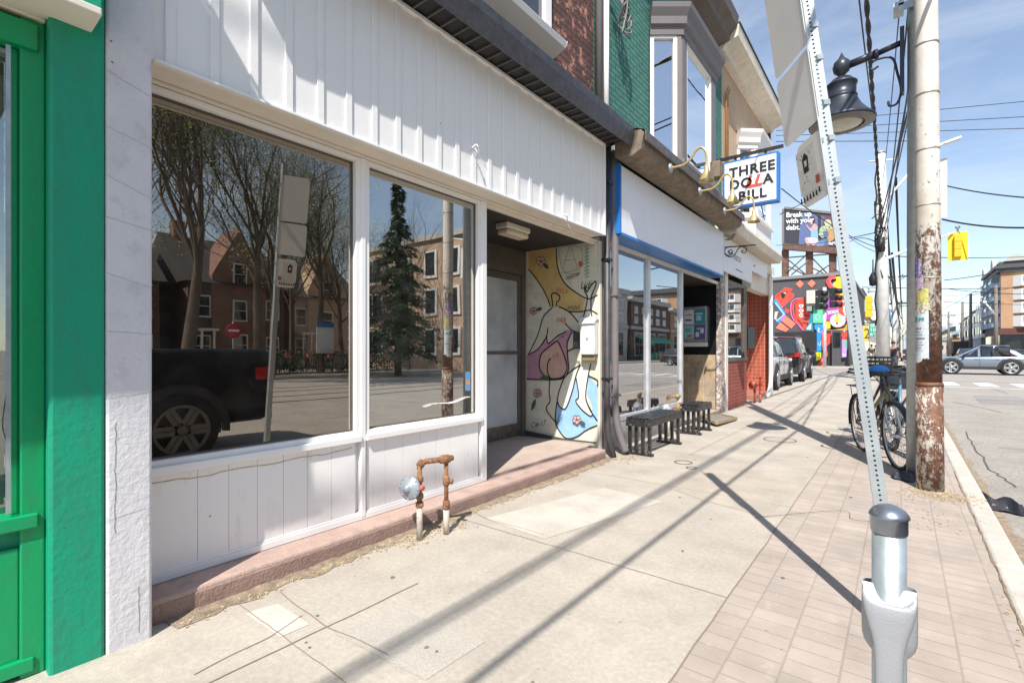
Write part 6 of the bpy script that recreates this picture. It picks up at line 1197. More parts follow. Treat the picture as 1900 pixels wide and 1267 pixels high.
# ================================================================ BICYCLES
def bike(name, label, x, y, ang, frame, seed=0, lean=0., wheel_r=.345):
    t = thing(name, label, 'bicycle', (0, 0, 0), 'bicycles locked at the kerb'); ru, rm = M_tyre, M_galv
    def wheel(cy, nm='wheel'):
        mb = MB(); mb.tube([(0, cy+wheel_r*math.cos(k*math.pi/24), wheel_r+wheel_r*math.sin(k*math.pi/24)) for k in range(48)], .020, 8, closed=True); wo = mb.build(nm, ru, t)
        mb = MB(); rr = wheel_r-.025; mb.tube([(0, cy+rr*math.cos(k*math.pi/20), wheel_r+rr*math.sin(k*math.pi/20)) for k in range(40)], .010, 6, closed=True); mb.build('rim', rm, wo)
        mb = MB()
        for k in range(28): a = k*2*math.pi/28; s = .03 if k % 2 else -.03; mb.tube([(s, cy+.02*math.cos(a+.6), wheel_r+.02*math.sin(a+.6)), (0, cy+rr*math.cos(a), wheel_r+rr*math.sin(a))], .0013, 3, cap=False)
        mb.tube([(-.05, cy, wheel_r), (.05, cy, wheel_r)], .018, 8); mb.build('spokes', M_chrome, wo)
    wheel(-.52); wheel(.52)
    mb = MB(); BB = V(0, .08, .30); ST = V(0, .22, .82); HT = V(0, -.36, .86); HB = V(0, -.39, .70); RA = V(0, .52, wheel_r); FA = V(0, -.52, wheel_r)
    mb.tube([BB, ST], .017, 8); mb.tube([HT, HB], .021, 10); mb.tube([HB+V(0, .01, .03), BB], .021, 8); mb.tube([HT+V(0, .01, -.03), BB.lerp(ST, .45)], .018, 8)
    for s in (-.055, .055): mb.tube([BB+V(s*.5, 0, 0), RA+V(s, 0, 0)], .010, 6); mb.tube([ST+V(0, 0, -.05), RA+V(s, 0, 0)], .008, 6)
    mb.build('frame', mat('bike_paint', frame, .35, coat=.3), t)
    mb = MB()
    for s in (-.05, .05): mb.tube(smoothpath([HB+V(s*.5, -.005, -.03), HB+V(s, -.02, -.12), FA+V(s, 0, 0)], 4), .012, 8)
    mb.build('fork', M_chrome, t)
    mb = MB(); mb.tube([HT, HT+V(0, .02, .12)], .014, 8); mb.tube(smoothpath([(-.30, -.18, 1.02), (-.22, -.30, 1.0), (0, -.36, .98), (.22, -.30, 1.0), (.30, -.18, 1.02)], 5), .012, 8); mb.build('handlebar', M_black, t)
    mb = MB(); mb.tube([(-.30, -.18, 1.02), (-.27, -.08, 1.02)], .016, 8); mb.tube([(.30, -.18, 1.02), (.27, -.08, 1.02)], .016, 8); mb.build('grip', K_black, t); mb = MB(); mb.tube(smoothpath([(.15, -.36, 1.0), (.10, -.45, .9), (0, -.43, .8)], 4), .004, 5); mb.tube(smoothpath([(-.15, -.36, 1.0), (-.10, -.46, .92), (0, -.42, .75)], 4), .004, 5); mb.build('brake_cable', K_black, t)
    mb = MB(); mb.tube([ST, ST+V(0, .03, .12)], .013, 8); mb.build('seat_post', M_galv, t)
    mb = MB(); rows = []
    for i in range(9):
        f = i/8; wv = .022+.055*f**1.5; yy = .12+.26*f; rows.append([V(wv*1.2*math.cos(a), yy, .955+.028*math.sin(a)) for a in [k*math.pi/5 for k in range(10)]])
    mb.grid(rows, closev=True); mb.build('saddle', K_black, t, fixn=True)
    mb = MB(); mb.tube([BB+V(.03, .095*math.cos(k*.52), .095*math.sin(k*.52)) for k in range(12)], .006, 5, closed=True); mb.tube([BB+V(-.05, 0, 0), BB+V(.05, 0, 0), BB+V(.06, -.12, -.12)], .009, 6); mb.tube([BB+V(-.05, 0, 0), BB+V(-.06, .12, .12)], .009, 6); mb.obox(BB+V(.10, -.12, -.12), (.04, 0, 0), (0, .03, 0), (0, 0, .008)); mb.obox(BB+V(-.10, .12, .12), (.04, 0, 0), (0, .03, 0), (0, 0, .008)); mb.build('crank', M_black, t)
    for cy in (-.52, .52):
        mb = MB(); rows = []
        for k in range(14):
            a = R(-10+k*14) if cy > 0 else R(20+k*12); rr = wheel_r+.028; rows.append([V(s, cy+rr*math.cos(a), wheel_r+rr*math.sin(a)-abs(s)*.2) for s in (-.03, -.015, 0, .015, .03)])
        mb.grid(rows); mb.build('mudguard', M_black, t)
    mb = MB()
    for s in (-.05, 0, .05): mb.tube([(s, .38, .80), (s, .80, .80)], .006, 5)
    for s in (-.06, .06): mb.tube([(s, .62, .80), (s*.9, .52, wheel_r)], .005, 5)
    mb.tube([(-.06, .38, .80), (.06, .38, .80)], .006, 5); mb.tube([(-.06, .80, .80), (.06, .80, .80)], .006, 5); mb.build('rear_rack', M_black, t)
    t.location = (x, y, 0); t.rotation_euler = (0, lean, ang); return t
b1 = bike('bicycle', 'olive step-through bicycle facing the camera left of the rusty pole', -.20, 7.08, R(20), (.16, .15, .09), lean=R(-3))
b2k = bike('bicycle', 'pale blue bicycle half hidden behind the rusty pole', -.0, 7.72, R(14), (.10, .22, .30), lean=R(3))
b3 = bike('bicycle', 'black bicycle farthest left in the rack, behind the leaning sign post', -.24, 8.35, R(16), (.03, .03, .035), lean=R(-4))
cr = thing('crate', 'black plastic crate basket mounted over the bicycle rack', 'crate', (-.36, 7.55, .95)); mb = MB(); x0, x1, y0, y1, z0, z1 = -.42, -.08, 7.5, 7.85, .95, 1.17
for z in (z0, z0+.05, z0+.10, z0+.15, z0+.20): mb.box(x0, x1, y0, y0+.008, z, z+.022); mb.box(x0, x1, y1, y1+.008, z, z+.022); mb.box(x0, x0+.008, y0, y1, z, z+.022); mb.box(x1, x1+.008, y0, y1, z, z+.022)
for i in range(9): a = x0+i*(x1-x0-.012)/8; mb.box(a, a+.012, y0-.002, y0+.01, z0, z1)
mb.box(x0, x1, y0, y1, z0-.01, z0); mb.build('basket', K_black, cr)
mb = MB(); rows = []
for i in range(9):
    a = i/8*math.pi*.5; rows.append([V(-.20+.075*math.cos(a)*math.cos(b_)*1.35, 6.85+.105*math.cos(a)*math.sin(b_), 1.02+.065*math.sin(a)) for b_ in [k*math.pi/10 for k in range(20)]])
mb.grid(rows, closev=True); tag(mb.build('seat_cover', mat('blue_cover', (.02, .22, .62), .5, var=.2, scale=20)), 'bright blue cover on the handlebars of the nearest bicycle', 'cover')
fb = thing('cargo_box', 'flat black board panel standing behind the bicycles', 'panel', (-.3, 8.9, 0)); YQ = 8.9
q = [gy(1633, 673, YQ), gy(1692, 684, YQ), gy(1692, 722, YQ), gy(1633, 722, YQ)]; mb = MB(); mb.prism(q, (0, .04, 0)); mb.build('panel', mat('boardblack', (.03, .035, .045), .35, var=.4, scale=5), fb, bevel=.004)
mb = MB(); mb.bar(q[0]+V(0, -.01, 0), q[1]+V(0, -.01, 0), .02, .02); mb.box(q[3].x, q[3].x+.04, YQ, YQ+.04, 0, q[3].z); mb.box(q[2].x-.04, q[2].x, YQ, YQ+.04, 0, q[2].z); mb.build('stand', K_black, fb)
# ================================================================ VEHICLES
def car(name, label, cat, paint, P, pos, rotz, rim=M_chrome, cladding=True, group=None, pk=None, roofrail=True, spokes=5, arch=(.03, .03, .032)):
    """front along +y. P: L,W,H, wheelbase, r (wheel), belt z, hood z, stations"""
    L, W, H, wb, r = P['L'], P['W'], P['H'], P['wb'], P['r']; belt, hood, gc = P['belt'], P['hood'], P['gc']
    t = thing(name, label, cat, (0, 0, 0), group); yf, yr = L/2, -L/2; fa, ra = P.get('fa', wb/2+.05), P.get('fa', wb/2+.05)-wb
    m_p = mat('car_paint', paint, .3, var=.02, metal=P.get('metal', .3), coat=P.get('coat', .8), spec=P.get('coat', .5)); M_cl = mat('cladding', arch, .7)
    # body stations: y, zbot, zshoulder(side top), ztop centre, halfwidth
    st = P['st']; rows = []
    for (y, zb, zs, zt, hw) in st:
        rr_ = []
        for (fx, fz) in ((0, 0), (.80, 0), (.95, .06), (.985, .25), (1.0, .52), (.99, .78), (.955, .95), (.90, 1.0)): rr_.append((hw*fx, zb+(zs-zb)*fz))
        for fx in (.7, .4, 0): rr_.append((hw*fx, zs+(zt-zs)*(1-fx*fx)))
        row = [V(x, y, z) for x, z in rr_]+[V(-x, y, z) for x, z in reversed(rr_[1:-1])]; rows.append(row)
    mb = MB(); mb.grid(rows, closev=True); n = len(rows[0]); mb.add(rows[0], [tuple(range(n))]); mb.add(rows[-1], [tuple(reversed(range(n)))])
    body_ = mb.build('body', m_p, t, fixn=True)
    # greenhouse
    gs = P['gs']; rows = []   # y, zbase, ztop, hwbase, hwtop
    for (y, z0, z1, h0, h1) in gs: rows.append([V(h0, y, z0), V(h0+(h1-h0)*.5+.01, y, z0+(z1-z0)*.5), V(h1, y, z1-.03), V(h1-.09, y, z1), V(0, y, z1+.02), V(-h1+.09, y, z1), V(-h1, y, z1-.03), V(-h0-(h1-h0)*.5-.01, y, z0+(z1-z0)*.5), V(-h0, y, z0)])
    mb = MB(); mb.grid(rows); mb.add(rows[0], [tuple(range(9))]); mb.add(rows[-1], [tuple(reversed(range(9)))]); mb.build('windows', M_dkglass, t, fixn=True)
    # roof skin
    rf = [(y, z1, h1) for (y, z0, z1, h0, h1) in gs if z1-z0 > (H-belt)*.80]; rows = []
    for (y, z1, h1) in rf: rows.append([V(h1+.012, y, z1-.045), V(h1+.005, y, z1-.018), V(h1-.09, y, z1+.012), V(0, y, z1+.034), V(-h1+.09, y, z1+.012), V(-h1-.005, y, z1-.018), V(-h1-.012, y, z1-.045)])
    mb = MB(); mb.grid(rows); ro = mb.build('roof', m_p, t)
    if roofrail:
        mb = MB()
        for s in (-1, 1): mb.tube([(s*(h1-.05), y, z1+.05) for (y, z1, h1) in rf], .018, 6)
        mb.build('roof_rail', M_black, ro)
    # pillars
    mb = MB()
    for (ya, yb, w_) in P['pil']:
        for s in (-1, 1):
            def at(y, f):
                for i in range(len(gs)-1):
                    if gs[i][0] <= y <= gs[i+1][0]:
                        k = (y-gs[i][0])/(gs[i+1][0]-gs[i][0]+1e-9); g0, g1 = gs[i], gs[i+1]; v = [g0[j]+(g1[j]-g0[j])*k for j in range(5)]; break
                else: v = gs[0] if y < gs[0][0] else gs[-1]
                return V(s*((v[3]+(v[4]-v[3])*f)+.012), y, v[1]+(v[2]-.03-v[1])*f)
            mb.add([at(ya-w_/2, 0), at(ya+w_/2, 0), at((ya+yb)/2+w_/2, .5)+V(s*.008, 0, 0), at((ya+yb)/2-w_/2, .5)+V(s*.008, 0, 0), at(yb-w_/2, 1), at(yb+w_/2, 1)], [(0, 1, 2, 3), (3, 2, 5, 4)])
    mb.build('pillar', m_p if P.get('ppaint', 1) else M_cl, t)
    # wheels, arches
    for (wy) in (fa, ra):
        for s in (-1, 1):
            c = V(s*(W/2-.10), wy, r); mb = MB(); mb.lathe(c, [(r*.62, -.10), (r*.95, -.10), (r, -.07), (r, .07), (r*.95, .10), (r*.68, .105), (r*.62, -.10)], (s, 0, 0), 32, cap=False); wo = mb.build('wheel', M_tyre, t)
            mb = MB(); mb.lathe(c, [(0, .03), (r*.60, .03), (r*.66, .085), (r*.70, .10)], (s, 0, 0), 32, cap=False); mb.build('hub_dish', K_black, wo)
            mb = MB(); mb.lathe(c, [(r*.66, .085), (r*.72, .108), (r*.69, .112), (r*.62, .09)], (s, 0, 0), 32, cap=False)
            for k in range(spokes):
                a = k*2*math.pi/spokes; d = V(0, math.cos(a), math.sin(a)); e = V(0, -math.sin(a), math.cos(a))
                for q_ in (-.12, .12): mb.obox(c+V(s*.095, 0, 0)+d*r*.37+e*q_*r*.6, d*r*.30, e*r*.062, V(.010, 0, 0))
            mb.lathe(c, [(0, .11), (r*.14, .108), (r*.16, .08)], (s, 0, 0), 14); mb.build('rim', rim, wo)
            mb = MB(); X_ = s*(W/2+.004); o_, i_ = r*1.30, r*1.06; rows = []
            for k in range(15): a = R(-8+k*196/14); rows.append([V(X_+s*.012, wy+i_*math.cos(a), r+i_*math.sin(a)), V(X_+s*.016, wy+o_*math.cos(a), r+o_*math.sin(a)), V(s*(W/2-.02), wy+(o_+.01)*math.cos(a), r+(o_+.01)*math.sin(a))])
            mb.grid(rows); mb.build('wheel_arch', M_cl, t)
            mb = MB(); mb.lathe((s*(W/2-.10), wy, r), [(0, .0), (i_, 0), (i_, .115), (i_-.01, .118), (0, .0)][:4], (s, 0, 0), 30)
            mb2 = MB(); mb2.add([V(X_+s*.003, wy+i_*math.cos(R(a)), max(gc*.8, r+i_*math.sin(R(a)))) for a in range(0, 360, 12)], [tuple(range(30))]); mb2.build('wheel_well', K_black, t)
            # put wheel proud of the well
            for o_w in (wo,): o_w.location = (s*.045, 0, 0)
    # cladding, lights, plates, mirrors, handles, seams
    mb = MB(); 
    for s in (-1, 1): mb.box(s*(W/2-.01), s*(W/2+.012), ra+r*1.2, fa-r*1.2, gc, gc+.16)
    mb.box(-W/2*.9, W/2*.9, yf-.03, yf+.02, gc+.02, gc+.2); mb.box(-W/2*.9, W/2*.9, yr-.04, yr+.03, gc+.02, gc+.28); mb.build('lower_trim', M_cl, t, bevel=.01)
    for s in (-1, 1):
        mb = MB(); mb.box(s*(W/2*.62), s*(W/2*.93), yf-.16, yf+.012, hood-.17, hood-.06); mb.build('headlight', mat('headlamp', (.75, .76, .78), .1), t, bevel=.02)
        tlz = P.get('tlz', belt-.18); mb = MB(); mb.box(s*(W/2*.60), s*(W/2+.012), yr-.035, yr+.24, tlz, tlz+.17); mb.build('tail_light', mat('tail', (.42, .015, .015), .15), t, bevel=.02); 
        mb = MB(); ym = P['mir']; mb.obox((s*(W/2+.09), ym, belt+.07), (.09, 0, 0), (0, .05, 0), (0, 0, .065)); mb.build('mirror', m_p if P.get('mirp') else K_black, t, bevel=.02)
        for ys_ in P['doors']: mb = MB(); mb.box(s*(W/2-.004), s*(W/2+.0055), ys_-.005, ys_+.005, gc+.17, belt-.02); mb.build('door_seam', K_black, t)
        for ys_ in P['handles']: mb = MB(); mb.box(s*(W/2-.01), s*(W/2+.028), ys_, ys_+.17, belt-.15, belt-.12); mb.build('door_handle', m_p, t, bevel=.008)
    mb = MB(); mb.box(-.26, .26, yr-.052, yr-.041, P.get('plz', gc+.32), P.get('plz', gc+.32)+.14); mb.build('licence_plate', K_white, t)
    mb = MB(); mb.box(-W/2*.55, W/2*.55, yf-.01, yf+.022, gc+.23, hood-.12); mb.build('grille', K_black, t, bevel=.01)
    t.location = pos; t.rotation_euler = (0, 0, rotz); return t
def suvP(L, W, H, wb, r, belt=.98, hood=.98, gc=.26, slope=.55, **k):
    yf, yr = L/2, -L/2; hw = W/2
    d = dict(L=L, W=W, H=H, wb=wb, r=r, belt=belt, hood=hood, gc=gc, mir=yf-1.35, doors=(yf-1.25, yf-2.25, yf-3.15), handles=(yf-2.2, yf-3.1),
      st=[(yr, gc+.10, belt*.86, belt*.9, hw*.86), (yr+.06, gc+.05, belt*.97, belt, hw*.95), (yr+.35, gc, belt+.02, belt+.04, hw), (0, gc, belt, belt+.02, hw), (yf-1.35, gc, belt-.02, belt, hw), (yf-1.1, gc, hood-.04, hood+.02, hw), (yf-.45, gc, hood-.08, hood-.03, hw*.98), (yf-.12, gc+.03, hood-.16, hood-.11, hw*.93), (yf, gc+.08, hood-.26, hood-.22, hw*.85)],
      gs=[(yr+.10, belt, belt+.02, hw*.86, hw*.80), (yr+.16+slope*.2, belt, belt+(H-belt)*.45, hw*.90, hw*.80), (yr+.22+slope*.55, belt, H-.06, hw*.93, hw*.76), (yr+.9, belt, H-.015, hw*.95, hw*.78), (0, belt, H, hw*.95, hw*.78), (yf-2.05, belt, H-.06, hw*.95, hw*.76), (yf-1.65, belt, belt+(H-belt)*.5, hw*.93, hw*.78), (yf-1.15, belt, belt+.02, hw*.9, hw*.82)],
      pil=[(yr+.30, yr+.55, .22), (yf-3.15, yf-3.1, .09), (yf-2.25, yf-2.25, .10), (yf-1.2, yf-2.0, .09)])
    d.update(k); return d
# silver crossover crossing
car('silver_crossover', 'silver grey crossover with black wheel arches crossing the junction', 'car', (.20, .235, .285), suvP(4.1, 1.84, 1.64, 2.42, .41, belt=1.02, hood=1.0, gc=.30, slope=2.1, metal=.5, mir=.72, tlz=.92, pil=[(-1.66, -1.15, .36), (-.85, -.80, .09), (.10, .10, .10), (.95, .15, .09)], doors=(.95, .08, -.85), handles=(.12, -.72)), (3.52, 38.6, -.115), R(90)+R(0), group=None)
# black pickup by the kerb: only its reflection is seen
pP = suvP(5.6, 1.98, 1.88, 3.5, .42, belt=1.38, hood=1.30, gc=.42, slope=.0, mir=1.35, tlz=.98, coat=.15, metal=0.)
pP['gs'] = [(-.75, 1.38, 1.40, .90, .80), (-.62, 1.38, 1.92, .92, .76), (.2, 1.38, 1.98, .93, .78), (.9, 1.38, 1.94, .92, .76), (1.55, 1.34, 1.38, .88, .80)]; pP['pil'] = [(-.68, -.6, .22), (.45, .45, .1), (1.5, .95, .09)]; pP['doors'] = (1.5, .45, -.6); pP['handles'] = (.5, -.5)
pP['st'] = [(-2.8, .5, 1.34, 1.35, .94), (-2.74, .42, 1.38, 1.39, .98), (-.8, .40, 1.38, 1.39, .99), (1.4, .40, 1.36, 1.38, .99), (1.6, .4, 1.26, 1.32, .99), (2.4, .4, 1.12, 1.18, .98), (2.7, .45, 1.0, 1.05, .93), (2.8, .5, .9, .92, .86)]
tk = car('pickup_truck', 'black pickup truck parked at the kerb, reflected in the left shop window', 'pickup truck', (.006, .006, .008), pP, (1.98, .45, -.12), R(180), rim=mat('dull_rim', (.16, .15, .14), .5, metal=.5, var=.2), roofrail=False, spokes=6)
# parked SUVs in the lot
bs = car('black_suv', 'muddy black SUV with red tail lights parked in front of the street art wall', 'car', (.018, .017, .018), suvP(4.85, 1.95, 1.80, 2.9, .38, belt=1.10, hood=1.08, gc=.30, slope=.55, tlz=.98), (-4.10, 24.1, 0), R(2))
wsv = car('white_suv', 'dusty white SUV parked half behind the red tiled wall', 'car', (.62, .62, .60), suvP(4.6, 1.88, 1.72, 2.7, .37, belt=1.06, hood=1.02, gc=.28, slope=.4), (-4.03, 18.6, 0), R(1))
def far_car(label, pos, rot, col, **k): return car('parked_car', label, 'car', col, suvP(4.5, 1.8, 1.5, 2.65, .34, **k), pos, rot, group='distant cars on the main street')
far_car('dark SUV far up the road left of the rusty pole', (.9, 74, -.12), R(180), (.05, .06, .08)); far_car('dark green car behind the silver crossover, seen over its bonnet', (4.6, 56, -.12), R(180), (.04, .06, .07)); far_car('white car queued behind the dark car in the distance', (3.0, 92, -.12), R(180), (.6, .6, .6))
far_car('black hatchback parked in the distance beside the pavement', (1.4, 110, -.12), R(180), (.03, .03, .03)); far_car('red car in the far traffic right of the rusty pole', (8.2, 84, -.12), R(0), (.3, .04, .03)); far_car('dark blue car parked on the right before the terraces', (13.5, 104, -.12), R(0), (.04, .06, .12))
far_car('black car leaving the right edge behind the silver crossover', (9.2, 44.3, -.115), R(90), (.02, .02, .022))
bxt = thing('box_truck', 'dark box truck standing in traffic beyond the silver crossover', 'truck', (11, 150, 0)); bx0 = gy(1769, 634, 150).x; mb = MB(); mb.box(bx0, bx0+2.6, 150, 156, .6, 3.3); mb.build('box', mat('truckbox', (.06, .055, .055), .7), bxt, bevel=.05); mb = MB(); mb.box(bx0+.1, bx0+2.5, 156.1, 158, .5, 2.5); mb.build('cab', K_white, bxt, bevel=.2)
for s_ in (bx0+.1, bx0+2.2):
    for y in (151.5, 157): mb = MB(); mb.lathe((s_, y, .38), [(0, 0), (.45, 0), (.45, .3), (0, .3)], (1, 0, 0), 20); mb.build('wheel', M_tyre, bxt)
# ================================================================ POLES, SIGNALS, CABLES
M_cpole = mat('concrete_pole', (.60, .59, .57), .85, var=.14, scale=4, bump=.3)
cp = thing('concrete_pole', 'tall pale concrete utility pole with tangled cables beside the bicycles', 'pole', (-.56, 25, 0)); mb = MB(); mb.tube([(-.56, 25, -.05), (-.62, 25, 5), (-.66, 25, 9.25)], [.24, .21, .17], 20); mb.build('shaft', M_cpole, cp)
mb = MB(); mb.lathe((-.66, 25, 9.25), [(.19, 0), (.19, .05), (.12, .1), (0, .1)]); mb.build('cap', M_galv, cp)
mb = MB(); a = gy(1645, 480, 25); b = gy(1702, 456, 25.6); mb.tube([V(-.6, 25, a.z-.05), a, b, gy(1770, 432, 27)], [.06, .06, .05, .04], 8); a = gy(1650, 375, 25); b = gy(1690, 318, 25.4); mb.tube([V(-.63, 25, a.z-.1), b, gy(1700, 300, 25.6)], .045, 8); mb.tube([gy(1612, 300, 25), gy(1660, 296, 25)], .03, 6); mb.build('arm', M_white, cp)
mb = MB(); rs = random.Random(5)
for k in range(26):
    z = rs.gauss(6.0, .55) if k < 26 else rs.gauss(7.7, .25); c = V(-.64, 25, z); P = [c+V(rs.gauss(0, .13), rs.gauss(0, .1)-.15, rs.gauss(0, .28)) for _ in range(4)]; mb.tube(smoothpath(P, 4), rs.uniform(.012, .022), 4)
mb.lathe((-.64, 24.7, 5.5), [(.0, -.3), (.14, -.28), (.14, .28), (0, .3)], n=10); mb.lathe((-.9, 24.8, 4.15), [(.0, -.3), (.12, -.25), (.15, .05), (.03, .3), (.02, .8)], n=12); mb.build('cable_tangle', K_black, cp)
mb = MB(); mb.tube([(-.80+.03*math.sin(k*1.3), 24.74, 9-k*.25) for k in range(28)], .03, 5); mb.build('riser_cable', K_black, cp)
def signal(name, label, x, y, z, s=1., facing='away', bp_=True, rotz=0.):
    t = thing(name, label, 'traffic light', (x, y, z), 'traffic lights at the junction'); w_, h_ = .125*s, .50*s
    if bp_: mb = MB(); mb.box(x-.33*s, x+.33*s, y-.01, y+.01, z-.62*s, z+.62*s); mb.build('backplate', mat('backplate', (.90, .66, .02), .6), t, bevel=.01)
    for k, zz in enumerate((.33, 0, -.33)):
        if bp_: mb = MB(); mb.box(x-w_, x+w_, y-.20*s, y-.012, z+(zz-.16)*s, z+(zz+.16)*s); mb.build('lamp_housing', M_yellow, t, bevel=.02)
        else: mb = MB(); mb.box(x-w_, x+w_, y-.15*s, y+.15*s, z+(zz-.16)*s, z+(zz+.16)*s); mb.lathe((x, y+.15*s, z+zz*s), [(.15*s, 0), (.15*s, .2*s)], (0, 1, -.15), 14); mb.build('lamp_housing', M_yellow, t, bevel=.02)
    mb = MB(); mb.tube([(x, y+.02, z+.62*s), (x, y+.02, z+.85*s)], .035, 8); mb.lathe((x, y+.02, z+.85*s), [(.0, -.08), (.08, -.05), (.09, .02), (0, .06)]); mb.build('hanger', M_galv, t); return t
p = gy(1777, 457, 27); signal('traffic_light', 'yellow traffic light with square backplate hanging right of the rusty pole', p.x, 27, p.z, .93)
p = gy(1612, 569, 44); s2 = signal('traffic_light', 'yellow traffic light beyond the leaning sign post, left of the concrete pole', p.x, 44, p.z, 1.55, bp_=False); pp_ = thing('signal_pole', 'grey signal pole across the junction carrying the left yellow light', 'pole', (p.x+.9, 44, 0)); mb = MB(); mb.tube([(p.x+.9, 44.1, -.1), (p.x+.9, 44.1, 6.2)], .10, 10); mb.tube([(p.x-.1, 44.1, p.z+1.1), (p.x+.9, 44.1, p.z+1.1)], .05, 8); mb.build('shaft', M_galv, pp_)
p = gy(1541, 555, 43.3); pt = gy(1530, 679, 43.3); t = thing('signal_pole', 'thin pale pole in front of the street art wall with black traffic light backs', 'pole', (pt.x, 43.3, 0)); mb = MB(); mb.tube([(pt.x, 43.3, -.05), (pt.x, 43.3, p.z+.9)], .12, 10); mb.build('shaft', M_cpole, t); mb = MB()
for dx, dz in ((-.35, .0), (.55, .1)):
    for k in range(3): mb.box(pt.x+dx-.22+.0, pt.x+dx+.22, 43.0, 43.25, p.z-.75+k*.5+dz, p.z-.3+k*.5+dz); mb.lathe((pt.x+dx+.2, 43.1, p.z-.52+k*.5+dz), [(.18, 0), (.2, .35)], (1, -.3, -.2), 10)
mb.build('lamp_housing', K_black, t)
poles = [(1659, 545, 52, 'first thin utility pole beyond the concrete pole'), (1664, 500, 70, 'second thin utility pole beyond the concrete pole'), (1669, 560, 110, 'third utility pole toward the vanishing point')]
def far_pole(u, vt, Y, lab, r=.16, cross=True):
    p = gy(u, vt, Y); t = thing('utility_pole', lab, 'pole', (p.x, Y, 0), 'distant utility poles'); mb = MB(); mb.tube([(p.x, Y, -.1), (p.x, Y, p.z)], [r*1.2, r*.8], 8); mb.build('shaft', M_cpole if Y < 90 else mat('wood_pole', (.20, .17, .15), .9), t)
    if cross: mb = MB(); mb.box(p.x-1.1, p.x+1.1, Y-.06, Y+.06, p.z-.9, p.z-.75); [mb.lathe((p.x+d, Y, p.z-.75), [(.06, 0), (.04, .2)], n=6) for d in (-1, -.5, .5, 1)]; mb.build('crossarm', K_dkgrey, t)
    return p
for a in poles: far_pole(*a)
far_pole(1848, 560 if False else 530, 118, 'utility pole before the corner building bays', .28, False); far_pole(1801, 544, 150, 'utility pole with long top left of the terraces', .3, False); far_pole(1786, 560, 165, 'utility pole second left of the terraces', .3, False); far_pole(1760, 578, 140, 'thin utility pole just right of the rusty pole', .2); 
t = thing('street_light', 'slanted street light arm on the pole before the corner building', 'street lamp', (12, 117, 8)); mb = MB(); mb.tube([gy(1848, 585, 117), gy(1828, 562, 115)], .12, 6); mb.lathe(gy(1827, 561, 115), [(0, -.3), (.3, -.1), (.3, .1), (0, .3)], (1, 0, .5), 8); mb.build('arm', K_white, t)
wires = [0]
def wire(pts, r, lab, sag=0., n=10, twist=0):
    P = [Vector(p) for p in pts]
    if len(P) == 2:
        a, b = P; P = [a.lerp(b, i/n)+V(0, 0, -sag*4*(i/n)*(1-i/n)) for i in range(n+1)]
    else: P = smoothpath(P, 6)
    mb = MB()
    if twist:
        Q = []
        for i in range(len(P)-1):
            for k in range(twist): Q.append(P[i].lerp(P[i+1], k/twist))
        for ph_ in (0, math.pi): mb.tube([q+V(math.cos(j*.9+ph_)*r*.8, 0, math.sin(j*.9+ph_)*r*.8) for j, q in enumerate(Q)], r, 5)
    else: mb.tube(P, r, 5)
    o = mb.build('overhead_wire', K_black); tag(o, lab, 'wire', 'overhead wires'); return o
L1 = V(-.72, 25, 8.9)
wire([(-.62, -12, 9.5), (-.72, 25, 8.8)], .017, 'straight overhead wire rising left of the lamp to the top of the frame', .55)
wire([(-.18, -12, 8.6), (-.62, 25, 6.2)], .024, 'thick twisted overhead cable hanging in front of the concrete pole', .25, n=24, twist=10)
for (x, z, r, x1_, z1_, l) in ((.43, 6.3, .017, .0, 6.3, 'heavy overhead cable bundle running along the kerb poles, upper one'), (.55, 6.5, .016, .10, 6.4, 'thinner overhead cable beside the heavy bundle'), (.235, 4.45, .018, -.25, 5.9, 'low overhead cable running along the kerb poles')): wire([(x, -14, z), (x, 6, z)], r, l, .0); wire([(x, 6, z), (x1_-.6, 25, z1_)], r*.8, l+', far span', .15)
for i, (a, b, sag, l) in enumerate((((.10, 6.19, 5.2), (-.60, 25, 5.6), .5, 'service drop sagging from the grey lamp pole to the concrete pole'), ((.12, 6.19, 6.6), (-.60, 25, 8.0), .4, 'upper thin wire from the grey lamp pole to the concrete pole'), ((.14, 6.19, 4.6), (-.62, 25, 5.3), .35, 'lowest thin wire from the grey lamp pole to the concrete pole'))): wire([a, b], .010, l, sag)
def span(u0, v0, Y0, u1, v1, Y1, lab, r=.02, sag=.0): wire([gy(u0, v0, Y0), gy(u1, v1, Y1)], r, lab, sag)
span(1440, 233, 30, 1990, 180, 30, 'highest pale wire crossing the sky behind the lamp', .016); span(1440, 243, 30, 1990, 212, 30, 'second pale wire crossing the sky behind the lamp', .016); span(1440, 252, 30, 1990, 236, 30, 'third pale wire crossing the sky behind the lamp', .016); span(1440, 263, 30, 1700, 262, 30, 'lowest wire crossing the sky behind the lamp', .02)
span(1756, 345, 27, 1960, 370, 24, 'dark cable leaving the rusty pole to the right, upper', .025, .1); span(1748, 407, 24, 1960, 420, 22, 'dark cable leaving the rusty pole to the right, lower', .03, .15)
span(1440, 455, 40, 1632, 430, 26, 'cable from the roofs to the concrete pole, upper', .02, .2); span(1450, 350, 14, 1630, 460, 25, 'cable sloping down from the letter-board sign to the concrete pole', .014, .2); span(1447, 398, 14, 1500, 372, 20, 'short slack wire behind the letter-board sign', .012); span(1560, 425, 40, 1633, 470, 25.5, 'cable dipping behind the billboard corner', .015, .2); span(1575, 450, 40, 1636, 455, 25, 'cable running behind the sign post', .02, -.3)
